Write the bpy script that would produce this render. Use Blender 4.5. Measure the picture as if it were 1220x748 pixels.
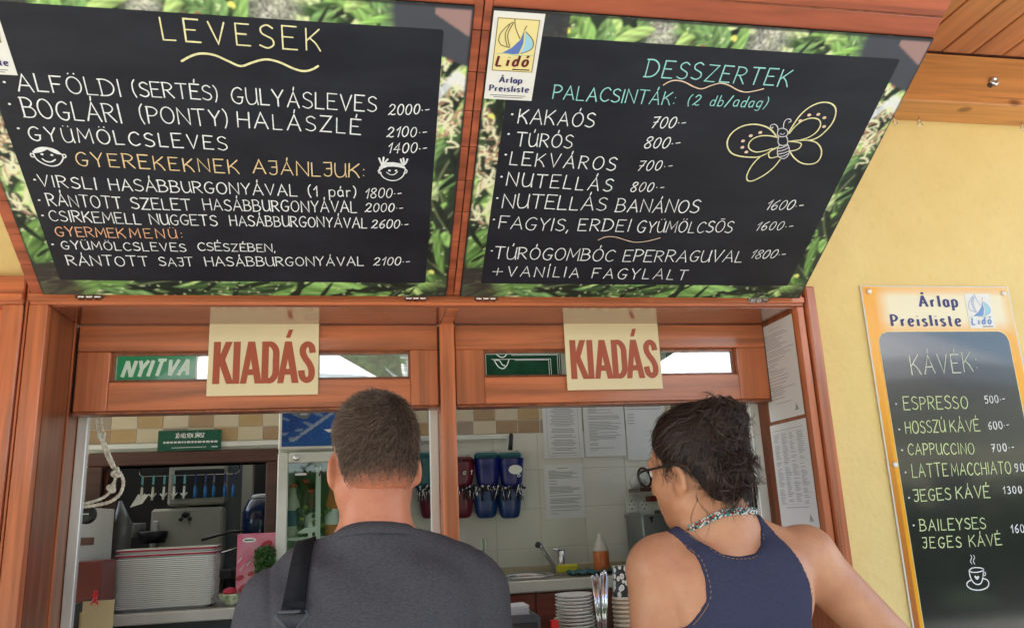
import bpy, bmesh, math, random
import numpy as np
from mathutils import Vector, Matrix, noise
from mathutils.bvhtree import BVHTree

S = bpy.context.scene
for _o in list(bpy.data.objects):
    bpy.data.objects.remove(_o)
COL = S.collection
R = math.radians

# ------------------------------------------------------------------ camera, sky, sun, exposure
cam_d = bpy.data.cameras.new('camera')
cam_d.sensor_width = 36.0
cam_d.lens = 36.0 * 959.49 / 1220.0
cam_d.clip_start = 0.05
cam_d.clip_end = 2000
cam = bpy.data.objects.new('camera', cam_d)
COL.objects.link(cam)
_r = Vector((0.98366472, -0.17466752, -0.04353129))
_u = Vector((-0.00105025, -0.24739128, 0.96891509))
_f = Vector((0.18000726, 0.95304187, 0.24353352))
cam.matrix_world = Matrix(((_r.x, _u.x, -_f.x, 0.0), (_r.y, _u.y, -_f.y, -2.1), (_r.z, _u.z, -_f.z, 1.52), (0, 0, 0, 1)))
S.camera = cam

SUN_EL, SUN_AZ = 58.0, 290.0      # degrees; azimuth clockwise from +Y
world = bpy.data.worlds.new('World')
S.world = world
world.use_nodes = True
wn = world.node_tree
sky = wn.nodes.new('ShaderNodeTexSky')
sky.sky_type = 'NISHITA'
sky.sun_disc = False
sky.sun_elevation = R(SUN_EL)
sky.sun_rotation = R(SUN_AZ)
sky.air_density = 1.0
sky.dust_density = 1.2
bg = wn.nodes['Background']
bg.inputs['Strength'].default_value = 0.15
wn.links.new(sky.outputs[0], bg.inputs['Color'])
sl = bpy.data.lights.new('sun', 'SUN')
sl.energy = 4.2
sl.angle = R(0.53)
sl.color = (1.0, 0.95, 0.87)
sun = bpy.data.objects.new('sun', sl)
COL.objects.link(sun)
_d = Vector((math.sin(R(SUN_AZ)) * math.cos(R(SUN_EL)), math.cos(R(SUN_AZ)) * math.cos(R(SUN_EL)), math.sin(R(SUN_EL))))
sun.rotation_euler = _d.to_track_quat('Z', 'Y').to_euler()
S.view_settings.view_transform = 'Standard'
S.view_settings.look = 'None'
S.view_settings.exposure = 2.15
S.view_settings.gamma = 1.0
S.cycles.max_bounces = 8
S.cycles.diffuse_bounces = 5
S.cycles.transparent_max_bounces = 16

# ------------------------------------------------------------------ helpers
def srgb(r, g, b):
    f = lambda c: (c / 255) / 12.92 if c / 255 <= 0.04045 else (((c / 255) + 0.055) / 1.055) ** 2.4
    return (f(r), f(g), f(b))

class MB:
    """collects geometry, then links it as one mesh object"""
    def __init__(s):
        s.v = []; s.f = []; s.m = []; s.k = 0; s.c = []
    def add(s, vs, fs, m=None):
        o = len(s.v); s.v.extend(tuple(p) for p in vs)
        for f in fs:
            s.f.append(tuple(i + o for i in f)); s.m.append(s.k if m is None else m)
        return s
    def box(s, a, b, bev=0.0):
        x0, y0, z0 = a; x1, y1, z1 = b
        if bev <= 0:
            vs = [(x0,y0,z0),(x1,y0,z0),(x1,y1,z0),(x0,y1,z0),(x0,y0,z1),(x1,y0,z1),(x1,y1,z1),(x0,y1,z1)]
            return s.add(vs, [(0,3,2,1),(4,5,6,7),(0,1,5,4),(1,2,6,5),(2,3,7,6),(3,0,4,7)])
        bm = bmesh.new()
        vs = [bm.verts.new(p) for p in [(x0,y0,z0),(x1,y0,z0),(x1,y1,z0),(x0,y1,z0),(x0,y0,z1),(x1,y0,z1),(x1,y1,z1),(x0,y1,z1)]]
        for f in [(0,3,2,1),(4,5,6,7),(0,1,5,4),(1,2,6,5),(2,3,7,6),(3,0,4,7)]:
            bm.faces.new([vs[i] for i in f])
        bmesh.ops.bevel(bm, geom=bm.edges[:], offset=bev, segments=1, profile=0.5, affect='EDGES')
        bm.verts.index_update()
        s.add([v.co[:] for v in bm.verts], [tuple(v.index for v in f.verts) for f in bm.faces])
        bm.free()
        return s
    def tube(s, pts, r, n=8, cap=True):
        pts = [Vector(p) for p in pts]
        rs = r if isinstance(r, (list, tuple)) else [r] * len(pts)
        t0 = (pts[1] - pts[0]).normalized()
        ref = Vector((0, 0, 1)) if abs(t0.z) < 0.9 else Vector((1, 0, 0))
        nv = t0.cross(ref).normalized()
        vs = []; 
        for i, p in enumerate(pts):
            t = (pts[min(i + 1, len(pts) - 1)] - pts[max(i - 1, 0)]).normalized()
            nv = (nv - t * nv.dot(t)).normalized()
            b = t.cross(nv)
            for k in range(n):
                a = 2 * math.pi * k / n
                vs.append(p + (nv * math.cos(a) + b * math.sin(a)) * rs[i])
        fs = []
        for i in range(len(pts) - 1):
            for k in range(n):
                k2 = (k + 1) % n
                fs.append((i * n + k, i * n + k2, (i + 1) * n + k2, (i + 1) * n + k))
        if cap:
            fs.append(tuple(reversed(range(n)))); fs.append(tuple((len(pts) - 1) * n + k for k in range(n)))
        return s.add(vs, fs)
    def lathe(s, prof, c=(0, 0, 0), n=24, capb=True, capt=True):
        vs = []; fs = []
        for r, z in prof:
            for k in range(n):
                a = 2 * math.pi * k / n
                vs.append((c[0] + r * math.cos(a), c[1] + r * math.sin(a), c[2] + z))
        for i in range(len(prof) - 1):
            for k in range(n):
                k2 = (k + 1) % n
                fs.append((i * n + k, i * n + k2, (i + 1) * n + k2, (i + 1) * n + k))
        if capb: fs.append(tuple(reversed(range(n))))
        if capt: fs.append(tuple((len(prof) - 1) * n + k for k in range(n)))
        return s.add(vs, fs)
    def ball(s, c, r, sub=1):
        bm = bmesh.new(); bmesh.ops.create_icosphere(bm, subdivisions=sub, radius=1)
        rr = r if isinstance(r, (list, tuple)) else (r, r, r)
        bm.verts.index_update()
        s.add([(c[0] + v.co.x * rr[0], c[1] + v.co.y * rr[1], c[2] + v.co.z * rr[2]) for v in bm.verts], [tuple(v.index for v in f.verts) for f in bm.faces])
        bm.free(); return s
    def poly(s, pts, z=0.0):
        return s.add([(p[0], p[1], z) for p in pts], [tuple(range(len(pts)))])
    def mesh(s, name, mats, smooth=False):
        me = bpy.data.meshes.new(name)
        me.from_pydata(s.v, [], s.f)
        for m in (mats if isinstance(mats, (list, tuple)) else [mats]):
            me.materials.append(m)
        me.polygons.foreach_set('material_index', s.m)
        if smooth: me.polygons.foreach_set('use_smooth', [True] * len(s.f))
        me.update()
        return me
    def build(s, name, mats, parent=None, smooth=False, **kw):
        return link(name, s.mesh(name, mats, smooth), parent, **kw)

def link(name, me, parent=None, loc=None, label=None, cat=None, group=None, kind=None):
    o = bpy.data.objects.new(name, me)
    COL.objects.link(o)
    if parent is not None: o.parent = parent
    if loc is not None: o.location = loc
    if label: o['label'] = label
    if cat: o['category'] = cat
    if group: o['group'] = group
    if kind: o['kind'] = kind
    return o
def thing(name, label, cat, loc=(0, 0, 0), group=None, rot=(0, 0, 0)):
    o = link(name, None, None, loc, label, cat, group)
    o.rotation_euler = rot
    return o
def dup(root, loc, label=None, rot=None):
    r = root.copy(); COL.objects.link(r); r.location = loc
    if rot is not None: r.rotation_euler = rot
    if label: r['label'] = label
    for ch in list(root.children):
        c = ch.copy(); COL.objects.link(c); c.parent = r
        for g in list(ch.children):
            d = g.copy(); COL.objects.link(d); d.parent = c
    return r

# ------------------------------------------------------------------ materials
def newmat(name):
    m = bpy.data.materials.new(name); m.use_nodes = True
    return m, m.node_tree, m.node_tree.nodes['Principled BSDF']
def mat(name, col, rough=0.5, metal=0.0, var=0.0, scale=8.0, stretch=(1, 1, 1), bump=0.0, bscale=60.0, spec=0.5, coat=0.0, sss=0.0, hue=None, detail=6.0, coord='Object', alpha=None, trans=0.0, ior=None, croughness=0.08, bstretch=None):
    m, nt, p = newmat(name)
    p.inputs['Base Color'].default_value = (*col, 1)
    p.inputs['Roughness'].default_value = rough
    p.inputs['Metallic'].default_value = metal
    p.inputs['Specular IOR Level'].default_value = spec
    p.inputs['Coat Weight'].default_value = coat
    p.inputs['Coat Roughness'].default_value = croughness
    p.inputs['Transmission Weight'].default_value = trans
    if ior: p.inputs['IOR'].default_value = ior
    if sss:
        p.inputs['Subsurface Weight'].default_value = sss
        p.inputs['Subsurface Radius'].default_value = (1.0, 0.35, 0.2)
        p.inputs['Subsurface Scale'].default_value = 0.008
    tc = nt.nodes.new('ShaderNodeTexCoord')
    def mp(sc):
        q = nt.nodes.new('ShaderNodeMapping'); q.inputs['Scale'].default_value = sc
        nt.links.new(tc.outputs[coord], q.inputs['Vector']); return q
    if var > 0:
        q = mp(stretch); n = nt.nodes.new('ShaderNodeTexNoise')
        n.inputs['Scale'].default_value = scale; n.inputs['Detail'].default_value = detail
        nt.links.new(q.outputs[0], n.inputs['Vector'])
        cr = nt.nodes.new('ShaderNodeValToRGB')
        c2 = hue if hue else tuple(c * (1 - var) for c in col)
        c3 = tuple(min(1, c * (1 + var)) for c in col)
        cr.color_ramp.elements[0].color = (*c2, 1); cr.color_ramp.elements[0].position = 0.32
        cr.color_ramp.elements[1].color = (*c3, 1); cr.color_ramp.elements[1].position = 0.68
        nt.links.new(n.outputs[0], cr.inputs[0]); nt.links.new(cr.outputs[0], p.inputs['Base Color'])
    if bump > 0:
        q = mp(bstretch or stretch); n = nt.nodes.new('ShaderNodeTexNoise')
        n.inputs['Scale'].default_value = bscale; n.inputs['Detail'].default_value = 4
        nt.links.new(q.outputs[0], n.inputs['Vector'])
        b = nt.nodes.new('ShaderNodeBump'); b.inputs['Strength'].default_value = bump; b.inputs['Distance'].default_value = 0.002
        nt.links.new(n.outputs[0], b.inputs['Height']); nt.links.new(b.outputs[0], p.inputs['Normal'])
    return m
def vmat(name, rough=0.4, spec=0.5, coat=0.0):
    m, nt, p = newmat(name)
    a = nt.nodes.new('ShaderNodeVertexColor'); a.layer_name = 'print'
    nt.links.new(a.outputs[0], p.inputs['Base Color'])
    p.inputs['Roughness'].default_value = rough; p.inputs['Specular IOR Level'].default_value = spec
    p.inputs['Coat Weight'].default_value = coat
    return m
def wood(name, col, axis, dark=0.55, rough=0.32, coat=0.35, knots=False):
    st = {'x': (1.2, 26, 26), 'y': (26, 1.2, 26), 'z': (26, 26, 1.2)}[axis]
    m, nt, p = newmat(name)
    tc = nt.nodes.new('ShaderNodeTexCoord')
    oi = nt.nodes.new('ShaderNodeObjectInfo')
    va = nt.nodes.new('ShaderNodeVectorMath'); va.operation = 'MULTIPLY_ADD'
    nt.links.new(oi.outputs['Random'], va.inputs[0]); va.inputs[1].default_value = (7, 5, 3)
    nt.links.new(tc.outputs['Object'], va.inputs[2])
    mp = nt.nodes.new('ShaderNodeMapping'); mp.inputs['Scale'].default_value = st
    nt.links.new(va.outputs[0], mp.inputs['Vector'])
    n = nt.nodes.new('ShaderNodeTexNoise'); n.inputs['Scale'].default_value = 1.0; n.inputs['Detail'].default_value = 7; n.inputs['Roughness'].default_value = 0.62; n.inputs['Distortion'].default_value = 0.6
    nt.links.new(mp.outputs[0], n.inputs['Vector'])
    cr = nt.nodes.new('ShaderNodeValToRGB')
    cr.color_ramp.elements[0].position = 0.34; cr.color_ramp.elements[0].color = (*[c * dark * .85 for c in col], 1)
    cr.color_ramp.elements[1].position = 0.62; cr.color_ramp.elements[1].color = (*col, 1)
    nt.links.new(n.outputs[0], cr.inputs[0])
    n2 = nt.nodes.new('ShaderNodeTexNoise'); n2.inputs['Scale'].default_value = 2.3; n2.inputs['Detail'].default_value = 3
    nt.links.new(va.outputs[0], n2.inputs['Vector'])
    mx = nt.nodes.new('ShaderNodeMix'); mx.data_type = 'RGBA'; mx.blend_type = 'MULTIPLY'; mx.inputs[0].default_value = 0.42
    cr2 = nt.nodes.new('ShaderNodeValToRGB'); cr2.color_ramp.elements[0].color = (0.62, 0.55, 0.5, 1); cr2.color_ramp.elements[0].position = 0.3; cr2.color_ramp.elements[1].position = 0.7
    nt.links.new(n2.outputs[0], cr2.inputs[0]); nt.links.new(cr.outputs[0], mx.inputs[6]); nt.links.new(cr2.outputs[0], mx.inputs[7])
    last = mx.outputs[2]
    if knots:
        vo = nt.nodes.new('ShaderNodeTexVoronoi'); vo.inputs['Scale'].default_value = 5.5
        mk = nt.nodes.new('ShaderNodeMapping'); mk.inputs['Scale'].default_value = {'x': (0.7, 1, 1.3), 'y': (1.3, 0.55, 1)}[axis]
        nt.links.new(va.outputs[0], mk.inputs[0]); nt.links.new(mk.outputs[0], vo.inputs['Vector'])
        ck = nt.nodes.new('ShaderNodeValToRGB'); ck.color_ramp.elements[0].position = 0.05; ck.color_ramp.elements[0].color = (0.22, 0.1, 0.05, 1); ck.color_ramp.elements[1].position = 0.12; ck.color_ramp.elements[1].color = (1, 1, 1, 1)
        nt.links.new(vo.outputs['Distance'], ck.inputs[0])
        m3 = nt.nodes.new('ShaderNodeMix'); m3.data_type = 'RGBA'; m3.blend_type = 'MULTIPLY'; m3.inputs[0].default_value = 0.8
        nt.links.new(last, m3.inputs[6]); nt.links.new(ck.outputs[0], m3.inputs[7]); last = m3.outputs[2]
    nt.links.new(last, p.inputs['Base Color'])
    b = nt.nodes.new('ShaderNodeBump'); b.inputs['Strength'].default_value = 0.12; b.inputs['Distance'].default_value = 0.001
    nt.links.new(n.outputs[0], b.inputs['Height']); nt.links.new(b.outputs[0], p.inputs['Normal'])
    rm = nt.nodes.new('ShaderNodeMapRange'); rm.inputs['To Min'].default_value = rough - .08; rm.inputs['To Max'].default_value = rough + .16
    nt.links.new(n2.outputs[0], rm.inputs[0]); nt.links.new(rm.outputs[0], p.inputs['Roughness'])
    p.inputs['Coat Weight'].default_value = coat; p.inputs['Coat Roughness'].default_value = 0.12
    return m

STAIN = (0.70, 0.205, 0.078)
M = {}
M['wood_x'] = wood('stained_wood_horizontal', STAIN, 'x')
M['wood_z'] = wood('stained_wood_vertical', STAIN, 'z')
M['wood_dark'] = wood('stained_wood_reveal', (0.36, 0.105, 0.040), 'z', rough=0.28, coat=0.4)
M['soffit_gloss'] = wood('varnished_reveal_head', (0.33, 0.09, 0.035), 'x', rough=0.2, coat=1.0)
M['flap_wood'] = wood('flap_wood', (0.52, 0.135, 0.060), 'x', rough=0.38, coat=0.2)
M['pine_beam'] = wood('orange_pine_beam', (0.70, 0.30, 0.085), 'x', dark=0.72, rough=0.3, coat=0.3, knots=True)
M['pine_plank'] = wood('brown_pine_plank', (0.62, 0.24, 0.09), 'y', dark=0.68, rough=0.35, coat=0.25, knots=True)
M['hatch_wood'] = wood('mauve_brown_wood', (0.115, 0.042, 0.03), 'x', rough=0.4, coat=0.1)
M['red_cabinet'] = wood('red_brown_cabinet', (0.26, 0.035, 0.015), 'x', rough=0.3, coat=0.3)
M['shelf_wood'] = wood('shelf_wood', (0.12, 0.05, 0.03), 'x')

def stucco():
    m, nt, p = newmat('yellow_stucco')
    tc = nt.nodes.new('ShaderNodeTexCoord')
    n = nt.nodes.new('ShaderNodeTexNoise'); n.inputs['Scale'].default_value = 3.2; n.inputs['Detail'].default_value = 8; n.inputs['Roughness'].default_value = 0.65
    nt.links.new(tc.outputs['Object'], n.inputs['Vector'])
    cr = nt.nodes.new('ShaderNodeValToRGB')
    cr.color_ramp.elements[0].position = 0.3; cr.color_ramp.elements[0].color = (0.80, 0.615, 0.24, 1)
    cr.color_ramp.elements[1].position = 0.7; cr.color_ramp.elements[1].color = (0.86, 0.69, 0.30, 1)
    nt.links.new(n.outputs[0], cr.inputs[0]); 
    n3 = nt.nodes.new('ShaderNodeTexNoise'); n3.inputs['Scale'].default_value = 26; n3.inputs['Detail'].default_value = 6
    nt.links.new(tc.outputs['Object'], n3.inputs['Vector'])
    c3 = nt.nodes.new('ShaderNodeValToRGB'); c3.color_ramp.elements[0].position = 0.28; c3.color_ramp.elements[0].color = (0.78, 0.74, 0.66, 1); c3.color_ramp.elements[1].position = 0.45; c3.color_ramp.elements[1].color = (1, 1, 1, 1)
    nt.links.new(n3.outputs[0], c3.inputs[0])
    mx = nt.nodes.new('ShaderNodeMix'); mx.data_type = 'RGBA'; mx.blend_type = 'MULTIPLY'; mx.inputs[0].default_value = 0.16
    nt.links.new(cr.outputs[0], mx.inputs[6]); nt.links.new(c3.outputs[0], mx.inputs[7]); nt.links.new(mx.outputs[2], p.inputs['Base Color'])
    n2 = nt.nodes.new('ShaderNodeTexNoise'); n2.inputs['Scale'].default_value = 55; n2.inputs['Detail'].default_value = 6
    nt.links.new(tc.outputs['Object'], n2.inputs['Vector'])
    n4 = nt.nodes.new('ShaderNodeTexNoise'); n4.inputs['Scale'].default_value = 7; n4.inputs['Detail'].default_value = 3
    nt.links.new(tc.outputs['Object'], n4.inputs['Vector'])
    ad = nt.nodes.new('ShaderNodeMath'); ad.operation = 'MULTIPLY_ADD'; ad.inputs[1].default_value = 2.2
    nt.links.new(n4.outputs[0], ad.inputs[0]); nt.links.new(n2.outputs[0], ad.inputs[2])
    b = nt.nodes.new('ShaderNodeBump'); b.inputs['Strength'].default_value = 0.55; b.inputs['Distance'].default_value = 0.004
    nt.links.new(ad.outputs[0], b.inputs['Height']); nt.links.new(b.outputs[0], p.inputs['Normal'])
    p.inputs['Roughness'].default_value = 0.62
    return m
M['stucco'] = stucco()

def chalk_mat():
    m, nt, p = newmat('chalkboard_film')
    tc = nt.nodes.new('ShaderNodeTexCoord')
    n = nt.nodes.new('ShaderNodeTexNoise'); n.inputs['Scale'].default_value = 4.0; n.inputs['Detail'].default_value = 8; n.inputs['Roughness'].default_value = 0.7
    mp = nt.nodes.new('ShaderNodeMapping'); mp.inputs['Scale'].default_value = (1, 3.0, 1); mp.inputs['Rotation'].default_value = (0, 0, 0.35)
    nt.links.new(tc.outputs['Object'], mp.inputs[0]); nt.links.new(mp.outputs[0], n.inputs['Vector'])
    cr = nt.nodes.new('ShaderNodeValToRGB')
    cr.color_ramp.elements[0].position = 0.35; cr.color_ramp.elements[0].color = (0.0095, 0.011, 0.017, 1)
    cr.color_ramp.elements[1].position = 0.72; cr.color_ramp.elements[1].color = (0.020, 0.023, 0.033, 1)
    e3 = cr.color_ramp.elements.new(0.9); e3.color = (0.05, 0.052, 0.062, 1)
    nt.links.new(n.outputs[0], cr.inputs[0]); nt.links.new(cr.outputs[0], p.inputs['Base Color'])
    mr = nt.nodes.new('ShaderNodeMapRange'); mr.inputs['To Min'].default_value = 0.34; mr.inputs['To Max'].default_value = 0.5
    nt.links.new(n.outputs[0], mr.inputs[0]); nt.links.new(mr.outputs[0], p.inputs['Roughness'])
    return m
M['chalkboard'] = chalk_mat()
M['coffee_board'] = mat('glossy_black_board', (0.008, 0.009, 0.011), rough=0.2, var=0.3, scale=3, spec=0.4, coat=1.0, croughness=.07)
M['ink_w'] = mat('white_chalk_ink', (0.80, 0.83, 0.84), 0.7, var=.13, scale=140, detail=3)
M['ink_l'] = mat('pale_chalk_ink', (0.72, 0.70, 0.74), 0.7, var=.13, scale=140, detail=3)
M['ink_y'] = mat('pale_yellow_chalk_ink', (0.80, 0.76, 0.42), 0.7, var=.13, scale=140, detail=3)
M['ink_o'] = mat('cream_orange_chalk_ink', (0.80, 0.60, 0.32), 0.7, var=.13, scale=140, detail=3)
M['ink_r'] = mat('orange_chalk_ink', (0.80, 0.44, 0.26), 0.7, var=.13, scale=140, detail=3)
M['ink_t'] = mat('turquoise_chalk_ink', (0.30, 0.66, 0.62), 0.7, var=.13, scale=140, detail=3)
M['ink_c'] = mat('peach_chalk_ink', (0.80, 0.60, 0.45), 0.7, var=.13, scale=140, detail=3)
M['ink_g'] = mat('pale_green_chalk_ink', (0.58, 0.70, 0.36), 0.7, var=.13, scale=140, detail=3)
M['ink_p'] = mat('faint_green_white_chalk_ink', (0.62, 0.70, 0.58), 0.7, var=.13, scale=140, detail=3)
M['paper'] = mat('laminated_paper', (0.70, 0.69, 0.68), 0.25, var=0.04, scale=3)
M['paper_dim'] = mat('paper_sheet', (0.72, 0.72, 0.72), 0.45, var=0.05, scale=6)
M['grey_print'] = mat('grey_print', (0.20, 0.20, 0.21), 0.5)
M['soft_print'] = mat('soft_grey_print', (0.34, 0.34, 0.35), 0.5)
M['black_print'] = mat('black_print', (0.02, 0.02, 0.02), 0.4)
M['cream_card'] = mat('cream_card', (0.84, 0.70, 0.44), 0.4, var=0.04, scale=3)
M['red_print'] = mat('rust_red_print', (0.42, 0.085, 0.04), 0.45)
M['navy_print'] = mat('navy_print', (0.03, 0.025, 0.16), 0.4)
M['maroon_print'] = mat('maroon_print', (0.14, 0.012, 0.02), 0.4)
M['logo_yellow'] = mat('logo_yellow', (0.85, 0.74, 0.34), 0.35)
M['logo_blue'] = mat('logo_blue', (0.12, 0.20, 0.52), 0.35)
M['logo_light'] = mat('logo_light_blue', (0.35, 0.65, 0.80), 0.35)
M['logo_line'] = mat('logo_line', (0.09, 0.05, 0.03), 0.4)
M['logo_sea'] = mat('logo_sea', (0.45, 0.62, 0.42), 0.4)
M['logo_mid'] = mat('logo_mid_blue', (0.16, 0.32, 0.66), 0.35)
M['sticker_white'] = mat('sticker_white', (0.82, 0.82, 0.78), 0.3)
M['white_plastic'] = mat('white_plastic', (0.74, 0.74, 0.70), 0.35, var=0.06, scale=4)
M['white_frame'] = mat('white_frame_paint', (0.72, 0.72, 0.66), 0.35, var=0.08, scale=10)
M['alu'] = mat('aluminium_track', (0.70, 0.69, 0.66), 0.38, metal=0.35, var=0.22, scale=9, stretch=(1, 1, 0.3))
M['steel'] = mat('stainless_steel', (0.62, 0.62, 0.62), 0.2, metal=1.0, bump=0.05)
M['chrome'] = mat('chrome', (0.80, 0.80, 0.82), 0.07, metal=1.0)
M['black_plastic'] = mat('black_plastic', (0.012, 0.012, 0.014), 0.35)
M['dark_grey'] = mat('dark_grey_plastic', (0.05, 0.055, 0.065), 0.4)
M['mid_grey'] = mat('grey_appliance', (0.20, 0.21, 0.21), 0.35, metal=0.3, var=0.1)
M['tile_white'] = mat('white_glazed_tile', (0.72, 0.69, 0.62), 0.16, var=0.04, scale=2.5)
M['tile_beige'] = mat('beige_glazed_tile', (0.62, 0.53, 0.38), 0.2, var=0.06, scale=7)
M['tile_brown'] = mat('brown_glazed_tile', (0.40, 0.27, 0.165), 0.2, var=0.12, scale=9)
M['tile_ochre'] = mat('ochre_glazed_tile', (0.48, 0.33, 0.17), 0.2, var=0.10, scale=9)
M['tile_taupe'] = mat('taupe_glazed_tile', (0.37, 0.30, 0.23), 0.2, var=0.10, scale=9)
M['grout'] = mat('grout', (0.60, 0.57, 0.50), 0.8, var=0.1)
M['plaster'] = mat('interior_plaster', (0.66, 0.63, 0.56), 0.8, var=0.04)
M['worktop'] = mat('grey_worktop', (0.30, 0.285, 0.26), 0.35, var=0.15, scale=30)
M['worktop_edge'] = mat('pale_worktop_edge', (0.62, 0.59, 0.53), 0.35, var=0.1)
M['backsplash'] = mat('beige_backsplash_strip', (0.46, 0.38, 0.26), 0.3, var=0.1)
M['dark_room'] = mat('dim_kitchen_wall', (0.018, 0.017, 0.016), 0.8)  # near-black colour stands in for the kitchen's lack of light
M['old_fridge'] = mat('cream_fridge_enamel', (0.50, 0.48, 0.38), 0.35, var=0.06)
M['green_sign'] = mat('dark_green_card', (0.006, 0.085, 0.05), 0.35)
M['bright_green_sign'] = mat('green_plastic_sign', (0.02, 0.24, 0.10), 0.12, coat=0.3, croughness=.02, var=.1)
M['dark_green_board'] = mat('dark_green_board', (0.012, 0.05, 0.028), 0.06, var=0.3, scale=20)
M['pale_letter'] = mat('pale_letter_film', (0.62, 0.76, 0.66), 0.4)
M['yellow_sponge'] = mat('yellow_sponge', (0.62, 0.55, 0.04), 0.9, bump=0.6, bscale=300)
M['teal_cloth'] = mat('teal_cloth', (0.06, 0.16, 0.18), 0.85, var=0.2, scale=40)
M['orange_liquid'] = mat('orange_liquid', (0.62, 0.15, 0.035), 0.2)
M['clear_plastic'] = mat('frosted_plastic', (0.62, 0.56, 0.50), 0.3)
M['pot_teal'] = mat('teal_plastic', (0.006, 0.11, 0.125), 0.3)
M['pot_blue'] = mat('royal_blue_plastic', (0.004, 0.008, 0.15), 0.3)
M['pot_sea'] = mat('sea_blue_plastic', (0.005, 0.035, 0.15), 0.3)
M['pot_red'] = mat('dark_red_plastic', (0.13, 0.005, 0.022), 0.3)
M['red_plastic'] = mat('red_plastic', (0.6, 0.012, 0.015), 0.3)
M['tray_white'] = mat('white_tray', (0.82, 0.81, 0.78), 0.3, var=0.03)
M['porcelain'] = mat('porcelain', (0.74, 0.72, 0.68), 0.15)
M['rope'] = mat('braided_rope', (0.62, 0.58, 0.48), 0.8, var=0.3, scale=90, bump=0.6, bscale=220)
M['brown_cup'] = mat('kraft_cup', (0.46, 0.30, 0.17), 0.5)
M['cup_rim'] = mat('cup_rim', (0.72, 0.66, 0.56), 0.4)
M['blue_clip'] = mat('blue_clip', (0.01, 0.12, 0.38), 0.3)
M['light_clip'] = mat('white_clip', (0.7, 0.7, 0.66), 0.3)
M['cyan_tag'] = mat('cyan_tag', (0.12, 0.38, 0.45), 0.3)
M['yellow_plastic'] = mat('yellow_plastic', (0.62, 0.38, 0.02), 0.4)
M['kraft'] = mat('kraft_envelope', (0.48, 0.38, 0.20), 0.6, var=0.08)
M['pink_box'] = mat('pink_carton', (0.48, 0.06, 0.14), 0.35, var=0.4, scale=14, hue=(0.62, 0.30, 0.36))
M['leaf'] = mat('herb_leaf', (0.035, 0.12, 0.02), 0.5, var=0.4, scale=40)
M['bottle_green'] = mat('green_bottle', (0.012, 0.07, 0.022), 0.15)
M['paving'] = mat('pale_paving', (0.46, 0.43, 0.37), 0.85, var=0.15, scale=1.2, bump=0.3, bscale=30)
M['parasol'] = mat('white_canvas', (0.80, 0.80, 0.78), 0.8)
M['bark'] = mat('bark', (0.14, 0.10, 0.07), 0.9, var=0.4, scale=12, bump=0.8, bscale=30)
M['birch'] = mat('birch_bark', (0.66, 0.65, 0.62), 0.8, var=0.4, scale=5, stretch=(1, 1, 5), hue=(0.08, 0.08, 0.08))
M['white_wall'] = mat('white_render', (0.78, 0.77, 0.74), 0.8)
def foliage(name, a, b):
    m, nt, p = newmat(name)
    g = nt.nodes.new('ShaderNodeNewGeometry')
    cr = nt.nodes.new('ShaderNodeValToRGB'); cr.color_ramp.elements[0].color = (*a, 1); cr.color_ramp.elements[1].color = (*b, 1)
    nt.links.new(g.outputs['Random Per Island'], cr.inputs[0]); nt.links.new(cr.outputs[0], p.inputs['Base Color'])
    p.inputs['Roughness'].default_value = 0.55
    tr = nt.nodes.new('ShaderNodeBsdfTranslucent'); mx = nt.nodes.new('ShaderNodeMixShader'); mx.inputs[0].default_value = 0.35
    nt.links.new(cr.outputs[0], tr.inputs[0]); out = nt.nodes['Material Output']
    nt.links.new(p.outputs[0], mx.inputs[1]); nt.links.new(tr.outputs[0], mx.inputs[2]); nt.links.new(mx.outputs[0], out.inputs[0])
    return m
M['foliage'] = foliage('tree_leaves', (0.03, 0.09, 0.012), (0.13, 0.21, 0.03))
M['foliage_dark'] = foliage('dark_tree_leaves', (0.02, 0.05, 0.012), (0.06, 0.11, 0.03))

def glass():
    m, nt, p = newmat('window_glass')
    nt.nodes.remove(p)
    t = nt.nodes.new('ShaderNodeBsdfTransparent'); t.inputs[0].default_value = (0.86, 0.92, 0.88, 1)
    g = nt.nodes.new('ShaderNodeBsdfGlossy'); g.inputs['Roughness'].default_value = 0.01; g.inputs[0].default_value = (1, 1, 1, 1)
    fr = nt.nodes.new('ShaderNodeFresnel'); fr.inputs[0].default_value = 1.6
    ad = nt.nodes.new('ShaderNodeMath'); ad.operation = 'ADD'; ad.inputs[1].default_value = 0.16
    nt.links.new(fr.outputs[0], ad.inputs[0])
    mx = nt.nodes.new('ShaderNodeMixShader'); nt.links.new(ad.outputs[0], mx.inputs[0]); nt.links.new(t.outputs[0], mx.inputs[1]); nt.links.new(g.outputs[0], mx.inputs[2])
    nt.links.new(mx.outputs[0], nt.nodes['Material Output'].inputs[0])
    return m
M['glass'] = glass()
def clear_glass():
    m, nt, p = newmat('cooler_glass'); nt.nodes.remove(p)
    t = nt.nodes.new('ShaderNodeBsdfTransparent'); t.inputs[0].default_value = (0.85, 0.9, 0.88, 1)
    g = nt.nodes.new('ShaderNodeBsdfGlossy'); g.inputs['Roughness'].default_value = 0.02
    mx = nt.nodes.new('ShaderNodeMixShader'); mx.inputs[0].default_value = 0.045
    nt.links.new(t.outputs[0], mx.inputs[1]); nt.links.new(g.outputs[0], mx.inputs[2]); nt.links.new(mx.outputs[0], nt.nodes['Material Output'].inputs[0])
    return m
M['clear_glass'] = clear_glass()

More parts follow.
